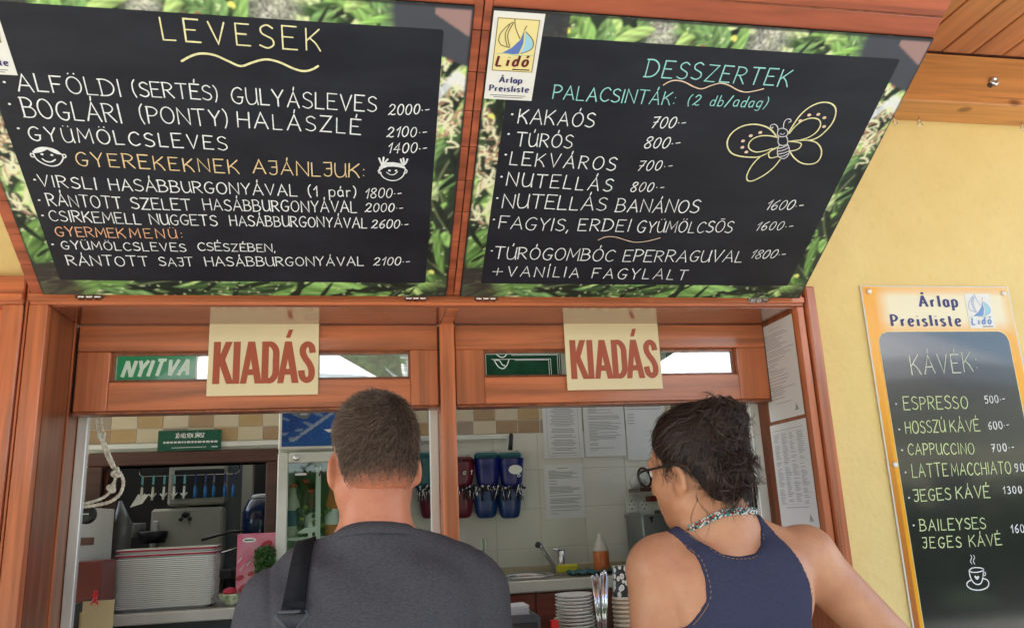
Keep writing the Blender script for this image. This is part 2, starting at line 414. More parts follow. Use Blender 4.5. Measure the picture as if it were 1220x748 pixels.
# ------------------------------------------------------------------ stroke lettering
G = {
'A': (.72, ['l0,0 .36,1 .72,0', 'l.13,.36 .6,.36']), 'B': (.6, ['l0,0 0,1', 's-.06,1 .3,1 .5,.8 .36,.56 .02,.53', 's.02,.53 .42,.52 .6,.27 .4,.02 -.06,0']),
'C': (.62, ['s.62,.84 .42,1 .14,.86 0,.5 .1,.14 .36,0 .62,.14']), 'D': (.66, ['l0,0 0,1', 's-.08,1 .3,.99 .58,.78 .66,.48 .54,.18 .28,.02 -.08,0']),
'E': (.56, ['l.56,1 0,1 0,0 .58,0', 'l0,.53 .42,.53']), 'F': (.54, ['l.54,1 0,1 0,0', 'l0,.52 .4,.52']),
'G': (.64, ['s.6,.88 .4,1 .14,.86 0,.5 .1,.14 .36,0 .56,.1 .62,.4', 'l.36,.42 .66,.42']), 'H': (.62, ['l0,0 0,1', 'l.62,0 .62,1', 'l0,.52 .62,.52']),
'I': (.06, ['l.03,0 .03,1']), 'J': (.44, ['l0,.98 .44,1', 's.43,1 .44,.5 .42,.14 .28,0 .10,.02 .02,.12', 'l.16,.54 .44,.56']),
'K': (.6, ['l0,0 0,1', 'l.56,1 .04,.46', 's.16,.56 .4,.34 .6,0']), 'L': (.5, ['l0,1 0,0 .5,0']),
'M': (.8, ['l0,0 .06,1 .4,.3 .74,1 .8,0']), 'N': (.66, ['l0,0 0,1 .66,0 .66,1']),
'O': (.7, ['o.35,.5 .35 .5']), 'P': (.54, ['l0,0 0,1', 's-.05,1 .34,.98 .54,.76 .36,.5 .02,.46']),
'R': (.6, ['l0,0 0,1', 's-.05,1 .34,.98 .54,.77 .36,.53 .02,.5', 's.2,.5 .36,.3 .6,0']),
'S': (.54, ['s.52,.88 .3,1 .06,.86 .08,.64 .28,.52 .5,.4 .54,.16 .3,0 0,.1']), 'T': (.66, ['l0,1 .66,1', 'l.33,1 .33,0']),
'U': (.6, ['s0,1 0,.4 .12,.05 .3,0 .5,.1 .6,.35', 'l.6,1 .6,.35 .66,0']), 'V': (.66, ['l0,1 .33,0 .66,1']), 'Y': (.62, ['l0,1 .31,.46 .31,0', 'l.62,1 .31,.46']),
'Z': (.6, ['l0,1 .6,1 0,0 .6,0']),
'0': (.5, ['o.25,.5 .25 .5']), '1': (.26, ['l0,.66 .25,1 .20,0']), '2': (.54, ['s.02,.78 .2,1 .46,.86 .42,.58 .2,.28 0,.02', 's0,.02 .16,.12 .34,0 .56,.06']),
'3': (.46, ['s0,.95 .3,1 .44,.8 .2,.55', 's.2,.55 .46,.42 .44,.12 .2,0 0,.06']), '4': (.5, ['l.34,0 .38,1 0,.34 .5,.36']), '5': (.46, ['l.46,1 .08,.98 .04,.56', 's.04,.56 .34,.6 .46,.34 .3,.02 0,.04']),
'6': (.46, ['s.4,1 .12,.72 .0,.3 .2,0 .44,.18 .38,.46 .14,.46 .02,.28']), '7': (.5, ['l0,.98 .5,1 .16,0', 'l.1,.5 .44,.54']), '8': (.48, ['s.24,.54 .04,.74 .16,.98 .38,.96 .44,.76 .24,.54 .02,.28 .14,.02 .38,.02 .48,.24 .24,.54']), '9': (.46, ['s.42,.6 .2,.48 .02,.7 .16,.98 .4,.92 .42,.6 .36,.2 .1,0']),
'(': (.2, ['s.2,1.1 .03,.8 .02,.3 .16,-.12']), ')': (.2, ['s0,1.1 .17,.8 .18,.3 .04,-.12']), ':': (.1, ['l.05,.62 .05,.6', 'l.05,.18 .05,.16']), ',': (.08, ['l.06,.08 .0,-.16']),
'.': (.06, ['l.03,.42 .03,.4']), '-': (.34, ['l.04,.42 .34,.46']), '+': (1.0, ['l0,.45 1,.5', 'l.5,.95 .48,0']), '/': (.42, ['l0,-.1 .42,1.05']),
'p': (.42, ['l0,.62 0,-.34', 's0,.5 .2,.64 .42,.5 .4,.12 .2,0 0,.14']), 'á': (.42, ['s.4,.56 .2,.64 .02,.5 .02,.14 .2,0 .4,.16', 'l.4,.62 .42,0', 'l.22,.82 .26,1.02']), 'a': (.42, ['s.4,.56 .2,.64 .02,.5 .02,.14 .2,0 .4,.16', 'l.4,.62 .42,0']),
'r': (.3, ['l.02,.6 .04,0', 's.04,.4 .16,.58 .3,.56']), 'd': (.42, ['s.4,.5 .2,.62 .02,.46 .02,.14 .2,0 .4,.14', 'l.42,1.05 .42,0']), 'b': (.4, ['l0,1.05 0,0', 's0,.46 .2,.6 .4,.46 .4,.14 .2,0 0,.12']), 'g': (.42, ['s.4,.5 .2,.62 .02,.46 .02,.16 .2,.04 .4,.18', 's.42,.62 .42,.1 .34,-.3 .04,-.28']),
'e': (.46, ['l.02,.34 .44,.38', 's.44,.38 .38,.6 .2,.64 .03,.5 .02,.18 .2,0 .44,.1']), 'i': (.1, ['l.05,.62 .05,0', 'l.05,.9 .05,.86']), 'l': (.1, ['l.05,1.0 .05,0']), 's': (.38, ['s.36,.54 .2,.64 .04,.52 .16,.36 .34,.26 .34,.08 .18,0 0,.08']), 't': (.3, ['s.12,.9 .12,.3 .16,.04 .3,.04', 'l0,.62 .3,.62']),
'ó': (.46, ['o.23,.31 .23 .32', 'l.24,.84 .34,1.06']), 'Z2': (.5, []),
}
ACC = {'Á': 'A', 'É': 'E', 'Í': 'I', 'Ó': 'O', 'Ú': 'U', 'Ö': 'O', 'Ü': 'U', 'Ő': 'O'}
def glyph(ch):
    base = ACC.get(ch, ch); w, st = G[base]; out = []
    for s in st:
        k, body = s[0], s[1:]
        if k == 'o':
            a = body.split(' '); cx_, cy_ = map(float, a[0].split(',')); rx, ry = float(a[1]), float(a[2])
            out.append(([(cx_ + rx * math.sin(t * math.pi / 9), cy_ + ry * math.cos(t * math.pi / 9)) for t in range(19)]))
            continue
        p = [tuple(map(float, q.split(','))) for q in body.split(' ')]
        out.append(smooth(p) if k == 's' else p)
    cxm = w / 2
    if ch in 'ÁÉÓÚÍ': out.append([(cxm, 1.12), (cxm + .03, 1.32)])
    if ch in 'ÖÜ': out.append([(cxm - .14, 1.18), (cxm - .135, 1.2)]); out.append([(cxm + .14, 1.18), (cxm + .145, 1.2)])
    if ch == 'Ő': out.append([(cxm - .16, 1.16), (cxm + .16, 1.17)])
    return w, out
def smooth(p, n=4):
    out = []
    for i in range(len(p) - 1):
        p0 = p[max(i - 1, 0)]; p1 = p[i]; p2 = p[i + 1]; p3 = p[min(i + 2, len(p) - 1)]
        for k in range(n):
            t = k / n; t2 = t * t; t3 = t2 * t
            out.append(tuple(0.5 * (2 * p1[j] + (p2[j] - p0[j]) * t + (2 * p0[j] - 5 * p1[j] + 4 * p2[j] - p3[j]) * t2 + (3 * p1[j] - p0[j] - 3 * p2[j] + p3[j]) * t3) for j in range(len(p1))))
    out.append(p[-1]); return out
def stroke(mb, pts, tw, th=None, cap='round', z=0.0, m=None):
    """flat ribbon along a polyline; tw = width across vertical strokes, th = across horizontal strokes"""
    th = tw if th is None else th
    q = [pts[0]]
    for p in pts[1:]:
        if math.hypot(p[0] - q[-1][0], p[1] - q[-1][1]) > 1e-5: q.append(p)
    if len(q) < 2: q.append((q[0][0] + 1e-4, q[0][1]))
    if cap == 'butt' and len(q) > 2:                      # bold letters: sharp corners become overlapping bars
        for i in range(1, len(q) - 1):
            a1 = (q[i][0] - q[i - 1][0], q[i][1] - q[i - 1][1]); a2 = (q[i + 1][0] - q[i][0], q[i + 1][1] - q[i][1])
            cs = (a1[0] * a2[0] + a1[1] * a2[1]) / (math.hypot(*a1) * math.hypot(*a2))
            if cs < -.1:
                stroke(mb, q[:i + 1], tw, th, cap, z, m); stroke(mb, q[i:], tw, th, cap, z + 4e-5, m); return
    n = len(q); L = []; Rr = []
    for i in range(n):
        a = q[max(i - 1, 0)]; b = q[i]; c = q[min(i + 1, n - 1)]
        d1 = (b[0] - a[0], b[1] - a[1]); d2 = (c[0] - b[0], c[1] - b[1])
        if i == 0: d1 = d2
        if i == n - 1: d2 = d1
        l1 = math.hypot(*d1); l2 = math.hypot(*d2)
        n1 = (-d1[1] / l1, d1[0] / l1); n2 = (-d2[1] / l2, d2[0] / l2)
        mx, my = n1[0] + n2[0], n1[1] + n2[1]; ml = math.hypot(mx, my)
        if ml < 0.35: mx, my = n2; k = 1.0
        else:
            mx /= ml; my /= ml; k = min(1.0 / max(0.3, mx * n1[0] + my * n1[1]), 2.0)
        ox, oy = mx * tw / 2 * k, my * th / 2 * k
        L.append((b[0] + ox, b[1] + oy)); Rr.append((b[0] - ox, b[1] - oy))
    vs = [(x, y, z) for x, y in L] + [(x, y, z) for x, y in Rr]
    fs = [(n + i, n + i + 1, i + 1, i) for i in range(n - 1)]
    mb.add(vs, fs, m)
    if cap == 'round':
        for (b, l, sgn) in ((q[0], L[0], 1), (q[-1], L[-1], -1)):
            a0 = math.atan2(l[1] - b[1], l[0] - b[0]); rad = math.hypot(l[0] - b[0], l[1] - b[1])
            mb.add([(b[0] + rad * math.cos(a0 + sgn * math.pi * t / 5), b[1] + rad * math.sin(a0 + sgn * math.pi * t / 5), z) for t in range(6)], [tuple(range(6)) if sgn > 0 else tuple(reversed(range(6)))], m)
def text(mb, s, u0, v0, u1, v1, h, tw, th=None, cap='round', z=0.001, gap=0.22, shear=0.0, jit=0.02, rnd=random, m=None, stretch_gap=False):
    gl = [(ch, None if ch == ' ' else glyph(ch)) for ch in s]
    ws = [(.42 if g is None else g[0]) for ch, g in gl]
    nat = sum(ws) + gap * (len(s) - 1)
    L = math.hypot(u1 - u0, v1 - v0); sx = L / nat
    ang = math.atan2(v1 - v0, u1 - u0)
    g2 = gap
    if sx > h * 1.05:                       # widely spaced writing: widen gaps more than letters
        sxx = h * 1.0; g2 = (L / sxx - sum(ws)) / max(1, len(s) - 1); sx = sxx
    x = 0.0; k = 0
    for (ch, g), w in zip(gl, ws):
        if g is not None:
            sc = 1 + rnd.uniform(-jit, jit) * 2; rot = rnd.uniform(-jit, jit) * 1.2; dy = rnd.uniform(-jit, jit) * 1.5
            for st in g[1]:
                pp = []
                for px, py in st:
                    qx = (px - w / 2) * sc; qy = (py + dy) * sc
                    qx, qy = qx - qy * rot, qy + qx * rot
                    lx = (x + w / 2 + qx) * sx + shear * qy * h; ly = qy * h
                    pp.append((u0 + lx * math.cos(ang) - ly * math.sin(ang), v0 + lx * math.sin(ang) + ly * math.cos(ang)))
                wv = 1 if cap == 'butt' else rnd.uniform(.82, 1.16)
                stroke(mb, pp, tw * wv, th if th is None else th * wv, cap, z + (k % 7) * 3e-5, m); k += 1
        x += w + g2
def sheet(name, label, cat, loc, tilt=0.0, rz=0.0, group=None):
    """empty whose local x,y lie in a board's face; z is towards the viewer"""
    return thing(name, label, cat, loc, group, rot=(R(90 + tilt), 0, rz))
def rrect(x0, y0, x1, y1, r, n=6):
    out = []
    for cx_, cy_, a0 in ((x1 - r, y1 - r, 0), (x0 + r, y1 - r, 90), (x0 + r, y0 + r, 180), (x1 - r, y0 + r, 270)):
        for k in range(n + 1):
            a = R(a0 + 90 * k / n); out.append((cx_ + r * math.cos(a), cy_ + r * math.sin(a)))
    return out
def slab(mb, pts, z0, z1):
    n = len(pts)
    vs = [(x, y, z0) for x, y in pts] + [(x, y, z1) for x, y in pts]
    fs = [tuple(reversed(range(n))), tuple(range(n, 2 * n))] + [(i, (i + 1) % n, n + (i + 1) % n, n + i) for i in range(n)]
    return mb.add(vs, fs)

# ------------------------------------------------------------------ the writing: text, start, end, cap height (metres on the board)
TEXT_LEFT = [
    ('LEVESEK', 0.3877, 0.6829, 0.6838, 0.6793, 0.0461, 'y', 0),
    ('ALFÖLDI', 0.0981, 0.5583, 0.287, 0.5558, 0.0369, 'w', 0),
    ('(SERTÉS)', 0.3114, 0.5591, 0.4733, 0.5565, 0.0321, 'w', 0),
    ('GULYÁSLEVES', 0.501, 0.5522, 0.7948, 0.5469, 0.0368, 'w', 0),
    ('2000.-', 0.8216, 0.5411, 0.9062, 0.5476, 0.0244, 'w', 0.15),
    ('BOGLÁRI', 0.0941, 0.4976, 0.2766, 0.4941, 0.0425, 'w', 0),
    ('(PONTY)', 0.3147, 0.497, 0.4863, 0.4954, 0.0377, 'w', 0),
    ('HALÁSZLÉ', 0.5069, 0.4964, 0.761, 0.4905, 0.0366, 'w', 0),
    ('2100.-', 0.8191, 0.4864, 0.9037, 0.4904, 0.0244, 'w', 0.15),
    ('GYÜMÖLCSLEVES', 0.0893, 0.4438, 0.478, 0.4364, 0.0334, 'w', 0),
    ('1400.-', 0.8218, 0.4451, 0.906, 0.4488, 0.0263, 'w', 0.15),
    ('GYEREKEKNEK', 0.1662, 0.3845, 0.4962, 0.3757, 0.0342, 'o', 0),
    ('AJÁNLJUK:', 0.5269, 0.3781, 0.7701, 0.3749, 0.0357, 'o', 0),
    ('VIRSLI', 0.0772, 0.3274, 0.1912, 0.3214, 0.03, 'w', 0),
    ('HASÁBBURGONYÁVAL', 0.2188, 0.3212, 0.618, 0.3188, 0.0306, 'w', 0),
    ('(1 pár)', 0.6444, 0.3197, 0.7509, 0.3221, 0.0284, 'w', 0),
    ('1800.-', 0.772, 0.318, 0.8536, 0.3232, 0.0264, 'w', 0.15),
    ('RÁNTOTT', 0.0827, 0.2753, 0.2332, 0.2707, 0.0324, 'w', 0),
    ('SZELET', 0.2546, 0.2713, 0.3805, 0.2704, 0.0307, 'w', 0),
    ('HASÁBBURGONYÁVAL', 0.4098, 0.2713, 0.7525, 0.2756, 0.0312, 'w', 0),
    ('2000.-', 0.7721, 0.2774, 0.8589, 0.2813, 0.0247, 'w', 0.15),
    ('CSIRKEMELL', 0.0752, 0.2314, 0.2654, 0.227, 0.0299, 'w', 0),
    ('NUGGETS', 0.2873, 0.2276, 0.432, 0.2265, 0.0293, 'w', 0),
    ('HASÁBBURGONYÁVAL', 0.4622, 0.2285, 0.7761, 0.2292, 0.0299, 'w', 0),
    ('2600.-', 0.7871, 0.2287, 0.8727, 0.2317, 0.0257, 'w', 0.15),
    ('GYERMEK', 0.0768, 0.1876, 0.2241, 0.1861, 0.0272, 'r', 0),
    ('MENÜ:', 0.2351, 0.1864, 0.3499, 0.1865, 0.0276, 'r', 0),
    ('GYÜMÖLCSLEVES', 0.0799, 0.1486, 0.3516, 0.1464, 0.0242, 'w', 0),
    ('CSÉSZÉBEN,', 0.3808, 0.1509, 0.5571, 0.1491, 0.0235, 'w', 0),
    ('RÁNTOTT', 0.081, 0.0993, 0.2603, 0.0981, 0.0302, 'w', 0),
    ('SAJT', 0.2853, 0.0999, 0.3622, 0.0997, 0.0268, 'w', 0),
    ('HASÁBBURGONYÁVAL', 0.3914, 0.1002, 0.7681, 0.109, 0.0284, 'w', 0),
    ('2100.-', 0.7931, 0.11, 0.8813, 0.1123, 0.0265, 'w', 0.1),
]
DOTS_LEFT = [
    (0.0761, 0.5753),
    (0.072, 0.527),
    (0.0729, 0.471),
    (0.0704, 0.3437),
    (0.0653, 0.2888),
    (0.0613, 0.2463),
    (0.0613, 0.1622),
]
TEXT_RIGHT = [
    ('DESSZERTEK', 0.348, 0.6648, 0.6835, 0.6589, 0.0387, 't', 0),
    ('PALACSINTÁK:', 0.1523, 0.599, 0.4315, 0.5975, 0.0321, 't', 0),
    ('(2 db/adag)', 0.4623, 0.6013, 0.651, 0.6039, 0.0248, 't', 0.1),
    ('KAKAÓS', 0.0835, 0.5346, 0.2568, 0.5335, 0.0356, 'w', 0),
    ('700.-', 0.3925, 0.5376, 0.4713, 0.543, 0.0281, 'w', 0.05),
    ('TÚRÓS', 0.0865, 0.4762, 0.2164, 0.4764, 0.035, 'w', 0),
    ('800.-', 0.3892, 0.4826, 0.4728, 0.4875, 0.0292, 'w', 0.05),
    ('LEKVÁROS', 0.0793, 0.4257, 0.3324, 0.4171, 0.0353, 'w', 0),
    ('700.-', 0.3881, 0.42, 0.4716, 0.4246, 0.0272, 'w', 0.05),
    ('NUTELLÁS', 0.0789, 0.3659, 0.3371, 0.3579, 0.0369, 'w', 0),
    ('800.-', 0.386, 0.3588, 0.4671, 0.3624, 0.0272, 'w', 0.05),
    ('NUTELLÁS', 0.0766, 0.3013, 0.3351, 0.2982, 0.0399, 'w', 0),
    ('BANÁNOS', 0.3636, 0.2972, 0.5783, 0.2991, 0.0385, 'w', 0),
    ('1600.-', 0.7588, 0.3145, 0.8557, 0.3183, 0.0291, 'w', 0.05),
    ('FAGYIS,', 0.076, 0.2363, 0.2527, 0.2314, 0.0379, 'w', 0),
    ('ERDEI', 0.2784, 0.234, 0.4113, 0.234, 0.0373, 'w', 0),
    ('GYÜMÖLCSŐS', 0.4341, 0.2327, 0.6901, 0.2382, 0.0365, 'w', 0),
    ('1600.-', 0.7555, 0.2469, 0.8543, 0.2509, 0.0277, 'w', 0.05),
    ('TÚRÓGOMBÓC', 0.0745, 0.1372, 0.3925, 0.1333, 0.0392, 'w', 0),
    ('EPERRAGUVAL', 0.4201, 0.1338, 0.7547, 0.1374, 0.039, 'w', 0),
    ('1800.-', 0.7745, 0.1504, 0.8709, 0.1531, 0.0296, 'w', 0.05),
    ('+', 0.0765, 0.0807, 0.1055, 0.0802, 0.0264, 'w', 0),
    ('VANÍLIA', 0.1171, 0.0768, 0.3097, 0.0754, 0.0338, 'w', 0),
    ('FAGYLALT', 0.3474, 0.0729, 0.6136, 0.0709, 0.0359, 'w', 0),
]
DOTS_RIGHT = [
    (0.0679, 0.5563),
    (0.066, 0.5061),
    (0.0663, 0.4514),
    (0.0638, 0.3903),
    (0.061, 0.3284),
    (0.0602, 0.2637),
    (0.0662, 0.163),
]
TEXT_COFFEE = [
    ('KÁVÉK:', 0.121, 0.876, 0.346, 0.885, 0.058, 'p', 0),
    ('ESPRESSO', 0.076, 0.773, 0.289, 0.774, 0.037, 'g', 0),
    ('500.-', 0.35, 0.787, 0.418, 0.789, 0.022, 'w', 0),
    ('HOSSZÚ', 0.069, 0.705, 0.199, 0.706, 0.034, 'g', 0),
    ('KÁVÉ', 0.216, 0.705, 0.314, 0.706, 0.033, 'g', 0),
    ('600.-', 0.346, 0.709, 0.415, 0.711, 0.022, 'w', 0),
    ('CAPPUCCINO', 0.066, 0.643, 0.282, 0.64, 0.031, 'g', 0),
    ('700.-', 0.342, 0.644, 0.418, 0.646, 0.022, 'w', 0),
    ('LATTE', 0.068, 0.579, 0.183, 0.58, 0.036, 'g', 0),
    ('MACCHIATO', 0.196, 0.58, 0.393, 0.579, 0.034, 'g', 0),
    ('900.-', 0.408, 0.584, 0.484, 0.585, 0.023, 'w', 0),
    ('JEGES', 0.061, 0.512, 0.179, 0.514, 0.032, 'g', 0),
    ('KÁVÉ', 0.198, 0.515, 0.307, 0.514, 0.032, 'g', 0),
    ('1300.-', 0.355, 0.523, 0.441, 0.522, 0.02, 'w', 0),
    ('BAILEYSES', 0.065, 0.431, 0.275, 0.428, 0.03, 'g', 0),
    ('1600.-', 0.357, 0.412, 0.441, 0.411, 0.022, 'w', 0),
    ('JEGES', 0.064, 0.385, 0.186, 0.381, 0.029, 'g', 0),
    ('KÁVÉ', 0.213, 0.381, 0.317, 0.381, 0.03, 'g', 0),
]
DOTS_COFFEE = [
    (0.052, 0.791),
    (0.049, 0.717),
    (0.047, 0.657),
    (0.047, 0.594),
    (0.045, 0.523),
    (0.046, 0.447),
]
FACE_HAIR = [
    [(0.0867, 0.4148), (0.0907, 0.4219), (0.0983, 0.4264), (0.1064, 0.4285), (0.1161, 0.4285), (0.1264, 0.4262), (0.134, 0.4217), (0.1387, 0.4164), (0.1401, 0.4108), (0.1336, 0.4113), (0.1278, 0.4141), (0.1212, 0.4184), (0.1158, 0.4227), (0.1093, 0.4186), (0.1007, 0.4147), (0.0915, 0.4125), (0.0871, 0.4123)],
]
GIRL_HAIR = [
    [(0.8032, 0.4017), (0.8071, 0.4122), (0.8195, 0.4194), (0.8345, 0.4206), (0.8497, 0.4182), (0.8612, 0.4089), (0.8639, 0.4029), (0.8501, 0.4072), (0.8348, 0.4091), (0.8222, 0.4079), (0.8122, 0.4033), (0.8073, 0.3982)],
]
DRAW_LEFT = [
    ('y', 3.4, [(0.4153, 0.6408), (0.4343, 0.6527), (0.454, 0.6593), (0.479, 0.6573), (0.5032, 0.6463), (0.5262, 0.6368), (0.5481, 0.6454), (0.5747, 0.6543), (0.6004, 0.6505), (0.6291, 0.6376), (0.6488, 0.6332), (0.6656, 0.6379), (0.6776, 0.6461)]),
    ('w', 2.2, [(0.087, 0.4162), (0.0863, 0.4092), (0.0874, 0.4008), (0.0918, 0.3926), (0.1009, 0.3851), (0.1119, 0.3809), (0.122, 0.3817), (0.1309, 0.3864), (0.1378, 0.3945), (0.1421, 0.4032), (0.1416, 0.4102), (0.1386, 0.4136)]),
    ('w', 2.0, [(0.0852, 0.4029), (0.0813, 0.4027), (0.0797, 0.4068), (0.0814, 0.4111), (0.0843, 0.4098)]),
    ('w', 2.0, [(0.141, 0.4102), (0.1467, 0.4111), (0.1485, 0.407), (0.146, 0.4034), (0.1419, 0.4025)]),
    ('w', 2.4, [(0.1004, 0.3986), (0.1041, 0.3938), (0.1101, 0.3912), (0.118, 0.3923), (0.1253, 0.3975)]),
    ('w', 1.8, [(0.8047, 0.406), (0.8048, 0.3938), (0.8127, 0.3786), (0.8281, 0.3704), (0.8435, 0.3717), (0.856, 0.3815), (0.8616, 0.396), (0.8612, 0.4065)]),
    ('w', 1.6, [(0.82, 0.3925), (0.8278, 0.3866), (0.8369, 0.387), (0.8448, 0.3947)]),
    ('w', 1.6, [(0.8052, 0.3999), (0.8013, 0.3967), (0.8034, 0.3894), (0.8084, 0.3908)]),
    ('w', 1.6, [(0.8614, 0.4022), (0.8661, 0.3993), (0.8643, 0.3918), (0.8592, 0.3928)]),
    ('w', 3, [(0.8096, 0.4123), (0.8059, 0.4212), (0.8028, 0.4295)]),
    ('w', 3, [(0.8106, 0.4135), (0.8119, 0.4227), (0.8128, 0.4323)]),
    ('w', 3, [(0.8116, 0.413), (0.817, 0.4205), (0.8218, 0.4279)]),
    ('w', 3, [(0.8564, 0.4136), (0.8532, 0.4208), (0.8509, 0.4291)]),
    ('w', 3, [(0.8574, 0.4143), (0.8582, 0.4222), (0.8568, 0.4318)]),
    ('w', 3, [(0.8585, 0.4137), (0.8633, 0.4212), (0.866, 0.4298)]),
]
EYES_LEFT = [
    (0.1023, 0.4103),
    (0.1211, 0.409),
    (0.826, 0.3977),
    (0.8407, 0.3983),
]
DRAW_RIGHT = [
    ('c', 2.0, [(0.3943, 0.6464), (0.4055, 0.6551), (0.4192, 0.659), (0.4403, 0.6561), (0.467, 0.6454), (0.4858, 0.6424), (0.5046, 0.6517), (0.5244, 0.6582), (0.5457, 0.6541), (0.5692, 0.644), (0.5907, 0.64), (0.6115, 0.6443), (0.6296, 0.6506)]),
    ('c', 1.6, [(0.3385, 0.2046), (0.3551, 0.2155), (0.3819, 0.2159), (0.4112, 0.2063), (0.44, 0.1996), (0.4729, 0.2049), (0.502, 0.216)]),
    ('y', 2.6, [(0.7081, 0.5292), (0.6901, 0.5449), (0.669, 0.5555), (0.6403, 0.5598), (0.6138, 0.5538), (0.5956, 0.5385), (0.589, 0.518), (0.594, 0.4978), (0.6104, 0.4797), (0.6338, 0.472), (0.6623, 0.4701), (0.6827, 0.4718), (0.7, 0.4817), (0.7122, 0.4956), (0.7225, 0.5006)]),
    ('y', 2.2, [(0.7105, 0.5274), (0.6919, 0.531), (0.6683, 0.5299), (0.651, 0.5209), (0.6454, 0.5058), (0.6524, 0.4929), (0.6707, 0.4854), (0.6903, 0.4889), (0.7084, 0.4966)]),
    ('y', 2.4, [(0.7027, 0.4838), (0.6863, 0.4715), (0.6745, 0.4458), (0.672, 0.418), (0.6791, 0.403), (0.6935, 0.4027), (0.716, 0.4197), (0.7326, 0.4422), (0.7412, 0.4661)]),
    ('y', 2.0, [(0.7228, 0.4999), (0.7089, 0.4905), (0.7059, 0.4801), (0.7129, 0.4707), (0.723, 0.4719), (0.7323, 0.4754)]),
    ('y', 2.6, [(0.7334, 0.5396), (0.7376, 0.5636), (0.7444, 0.5891), (0.7591, 0.611), (0.7809, 0.6238), (0.8046, 0.624), (0.8233, 0.6127), (0.8325, 0.5918), (0.8325, 0.5683), (0.8222, 0.5439), (0.8105, 0.5303), (0.7955, 0.524), (0.7714, 0.5228), (0.742, 0.5177)]),
    ('y', 2.2, [(0.7368, 0.5398), (0.7431, 0.5584), (0.7568, 0.5754), (0.7776, 0.5833), (0.7965, 0.5792), (0.806, 0.5652), (0.8035, 0.5467), (0.789, 0.5311), (0.7711, 0.5236)]),
    ('y', 2.4, [(0.7717, 0.5221), (0.7924, 0.5231), (0.8156, 0.5181), (0.8353, 0.5011), (0.8436, 0.4802), (0.8393, 0.4624), (0.8201, 0.4565), (0.7968, 0.4607), (0.7731, 0.4753), (0.7565, 0.4919)]),
    ('y', 2.0, [(0.7414, 0.5177), (0.7668, 0.517), (0.7787, 0.5119), (0.7785, 0.5012), (0.7689, 0.4943), (0.7565, 0.4919)]),
    ('l', 1.6, [(0.7063, 0.5383), (0.7055, 0.5493), (0.7145, 0.5526), (0.7264, 0.5485), (0.7334, 0.5378), (0.7294, 0.532), (0.72, 0.5297), (0.7101, 0.533), (0.7063, 0.5383)]),
    ('l', 1.6, [(0.7132, 0.5294), (0.7164, 0.5165), (0.723, 0.5086), (0.7344, 0.5061), (0.7425, 0.5121), (0.7374, 0.525), (0.7314, 0.5314)]),
    ('l', 1.6, [(0.7234, 0.5075), (0.724, 0.4942), (0.7315, 0.4773), (0.7432, 0.4701), (0.7532, 0.4717), (0.7578, 0.4823), (0.7521, 0.4993), (0.7433, 0.5103)]),
    ('l', 1.8, [(0.726, 0.4981), (0.7361, 0.5016), (0.7457, 0.5085)]),
    ('l', 1.8, [(0.7278, 0.4898), (0.7394, 0.4934), (0.7504, 0.5011)]),
    ('l', 1.8, [(0.7314, 0.4823), (0.7426, 0.4851), (0.7544, 0.4918)]),
    ('l', 1.8, [(0.7371, 0.4749), (0.7473, 0.4776), (0.7553, 0.4841)]),
    ('l', 1.5, [(0.7045, 0.5474), (0.6991, 0.557), (0.6902, 0.5623), (0.6827, 0.5598), (0.6826, 0.5536), (0.6883, 0.5513), (0.6889, 0.555)]),
    ('l', 1.5, [(0.7162, 0.5527), (0.712, 0.5677), (0.7152, 0.5769), (0.7236, 0.5773), (0.728, 0.5721), (0.7234, 0.569)]),
    ('l', 1.2, [(0.713, 0.5386), (0.7203, 0.536), (0.7246, 0.5399)]),
]
WING_SPOTS = [
    (0.6615, 0.5391),
    (0.6411, 0.5293),
    (0.6267, 0.5142),
    (0.6313, 0.4969),
    (0.6458, 0.4843),
    (0.7494, 0.575),
    (0.7652, 0.5909),
    (0.7872, 0.5938),
    (0.8058, 0.5858),
    (0.8151, 0.5627),
]
DRAW_COFFEE = [
    ('w', 1.6, [(0.198, 0.318), (0.21, 0.323), (0.227, 0.323), (0.241, 0.32), (0.243, 0.315), (0.225, 0.311), (0.205, 0.312), (0.198, 0.317)]),
    ('w', 1.8, [(0.197, 0.315), (0.198, 0.299), (0.205, 0.284), (0.218, 0.278), (0.23, 0.283), (0.239, 0.301), (0.243, 0.315)]),
    ('w', 1.5, [(0.242, 0.31), (0.248, 0.309), (0.246, 0.302), (0.237, 0.299)]),
    ('w', 1.8, [(0.198, 0.291), (0.185, 0.285), (0.184, 0.275), (0.198, 0.266), (0.22, 0.263), (0.244, 0.268), (0.253, 0.279), (0.249, 0.289), (0.237, 0.293)]),
    ('w', 1.2, [(0.211, 0.358), (0.213, 0.351), (0.207, 0.342), (0.21, 0.334)]),
    ('w', 1.2, [(0.22, 0.357), (0.222, 0.35), (0.216, 0.342), (0.219, 0.333)]),
    ('w', 3.4, [(0.214, 0.299), (0.218, 0.294), (0.223, 0.298)]),
]
def part(mb, name, mats, root, parent=None, smooth=False, label=None, kind=None):
    """mb is in world coordinates; root is the (unrotated) thing it belongs to"""
    l = root.location
    mb.v = [(x - l.x, y - l.y, z - l.z) for x, y, z in mb.v]
    return mb.build(name, mats, parent or root, smooth, label=label, kind=kind)
def single(mb, name, mats, label=None, cat=None, loc=(0, 0, 0), group=None, kind=None, smooth=False):
    mb.v = [(x - loc[0], y - loc[1], z - loc[2]) for x, y, z in mb.v]
    me = mb.mesh(name, mats, smooth)
    return link(name, me, None, loc, label, cat, group, kind)

random.seed(4)
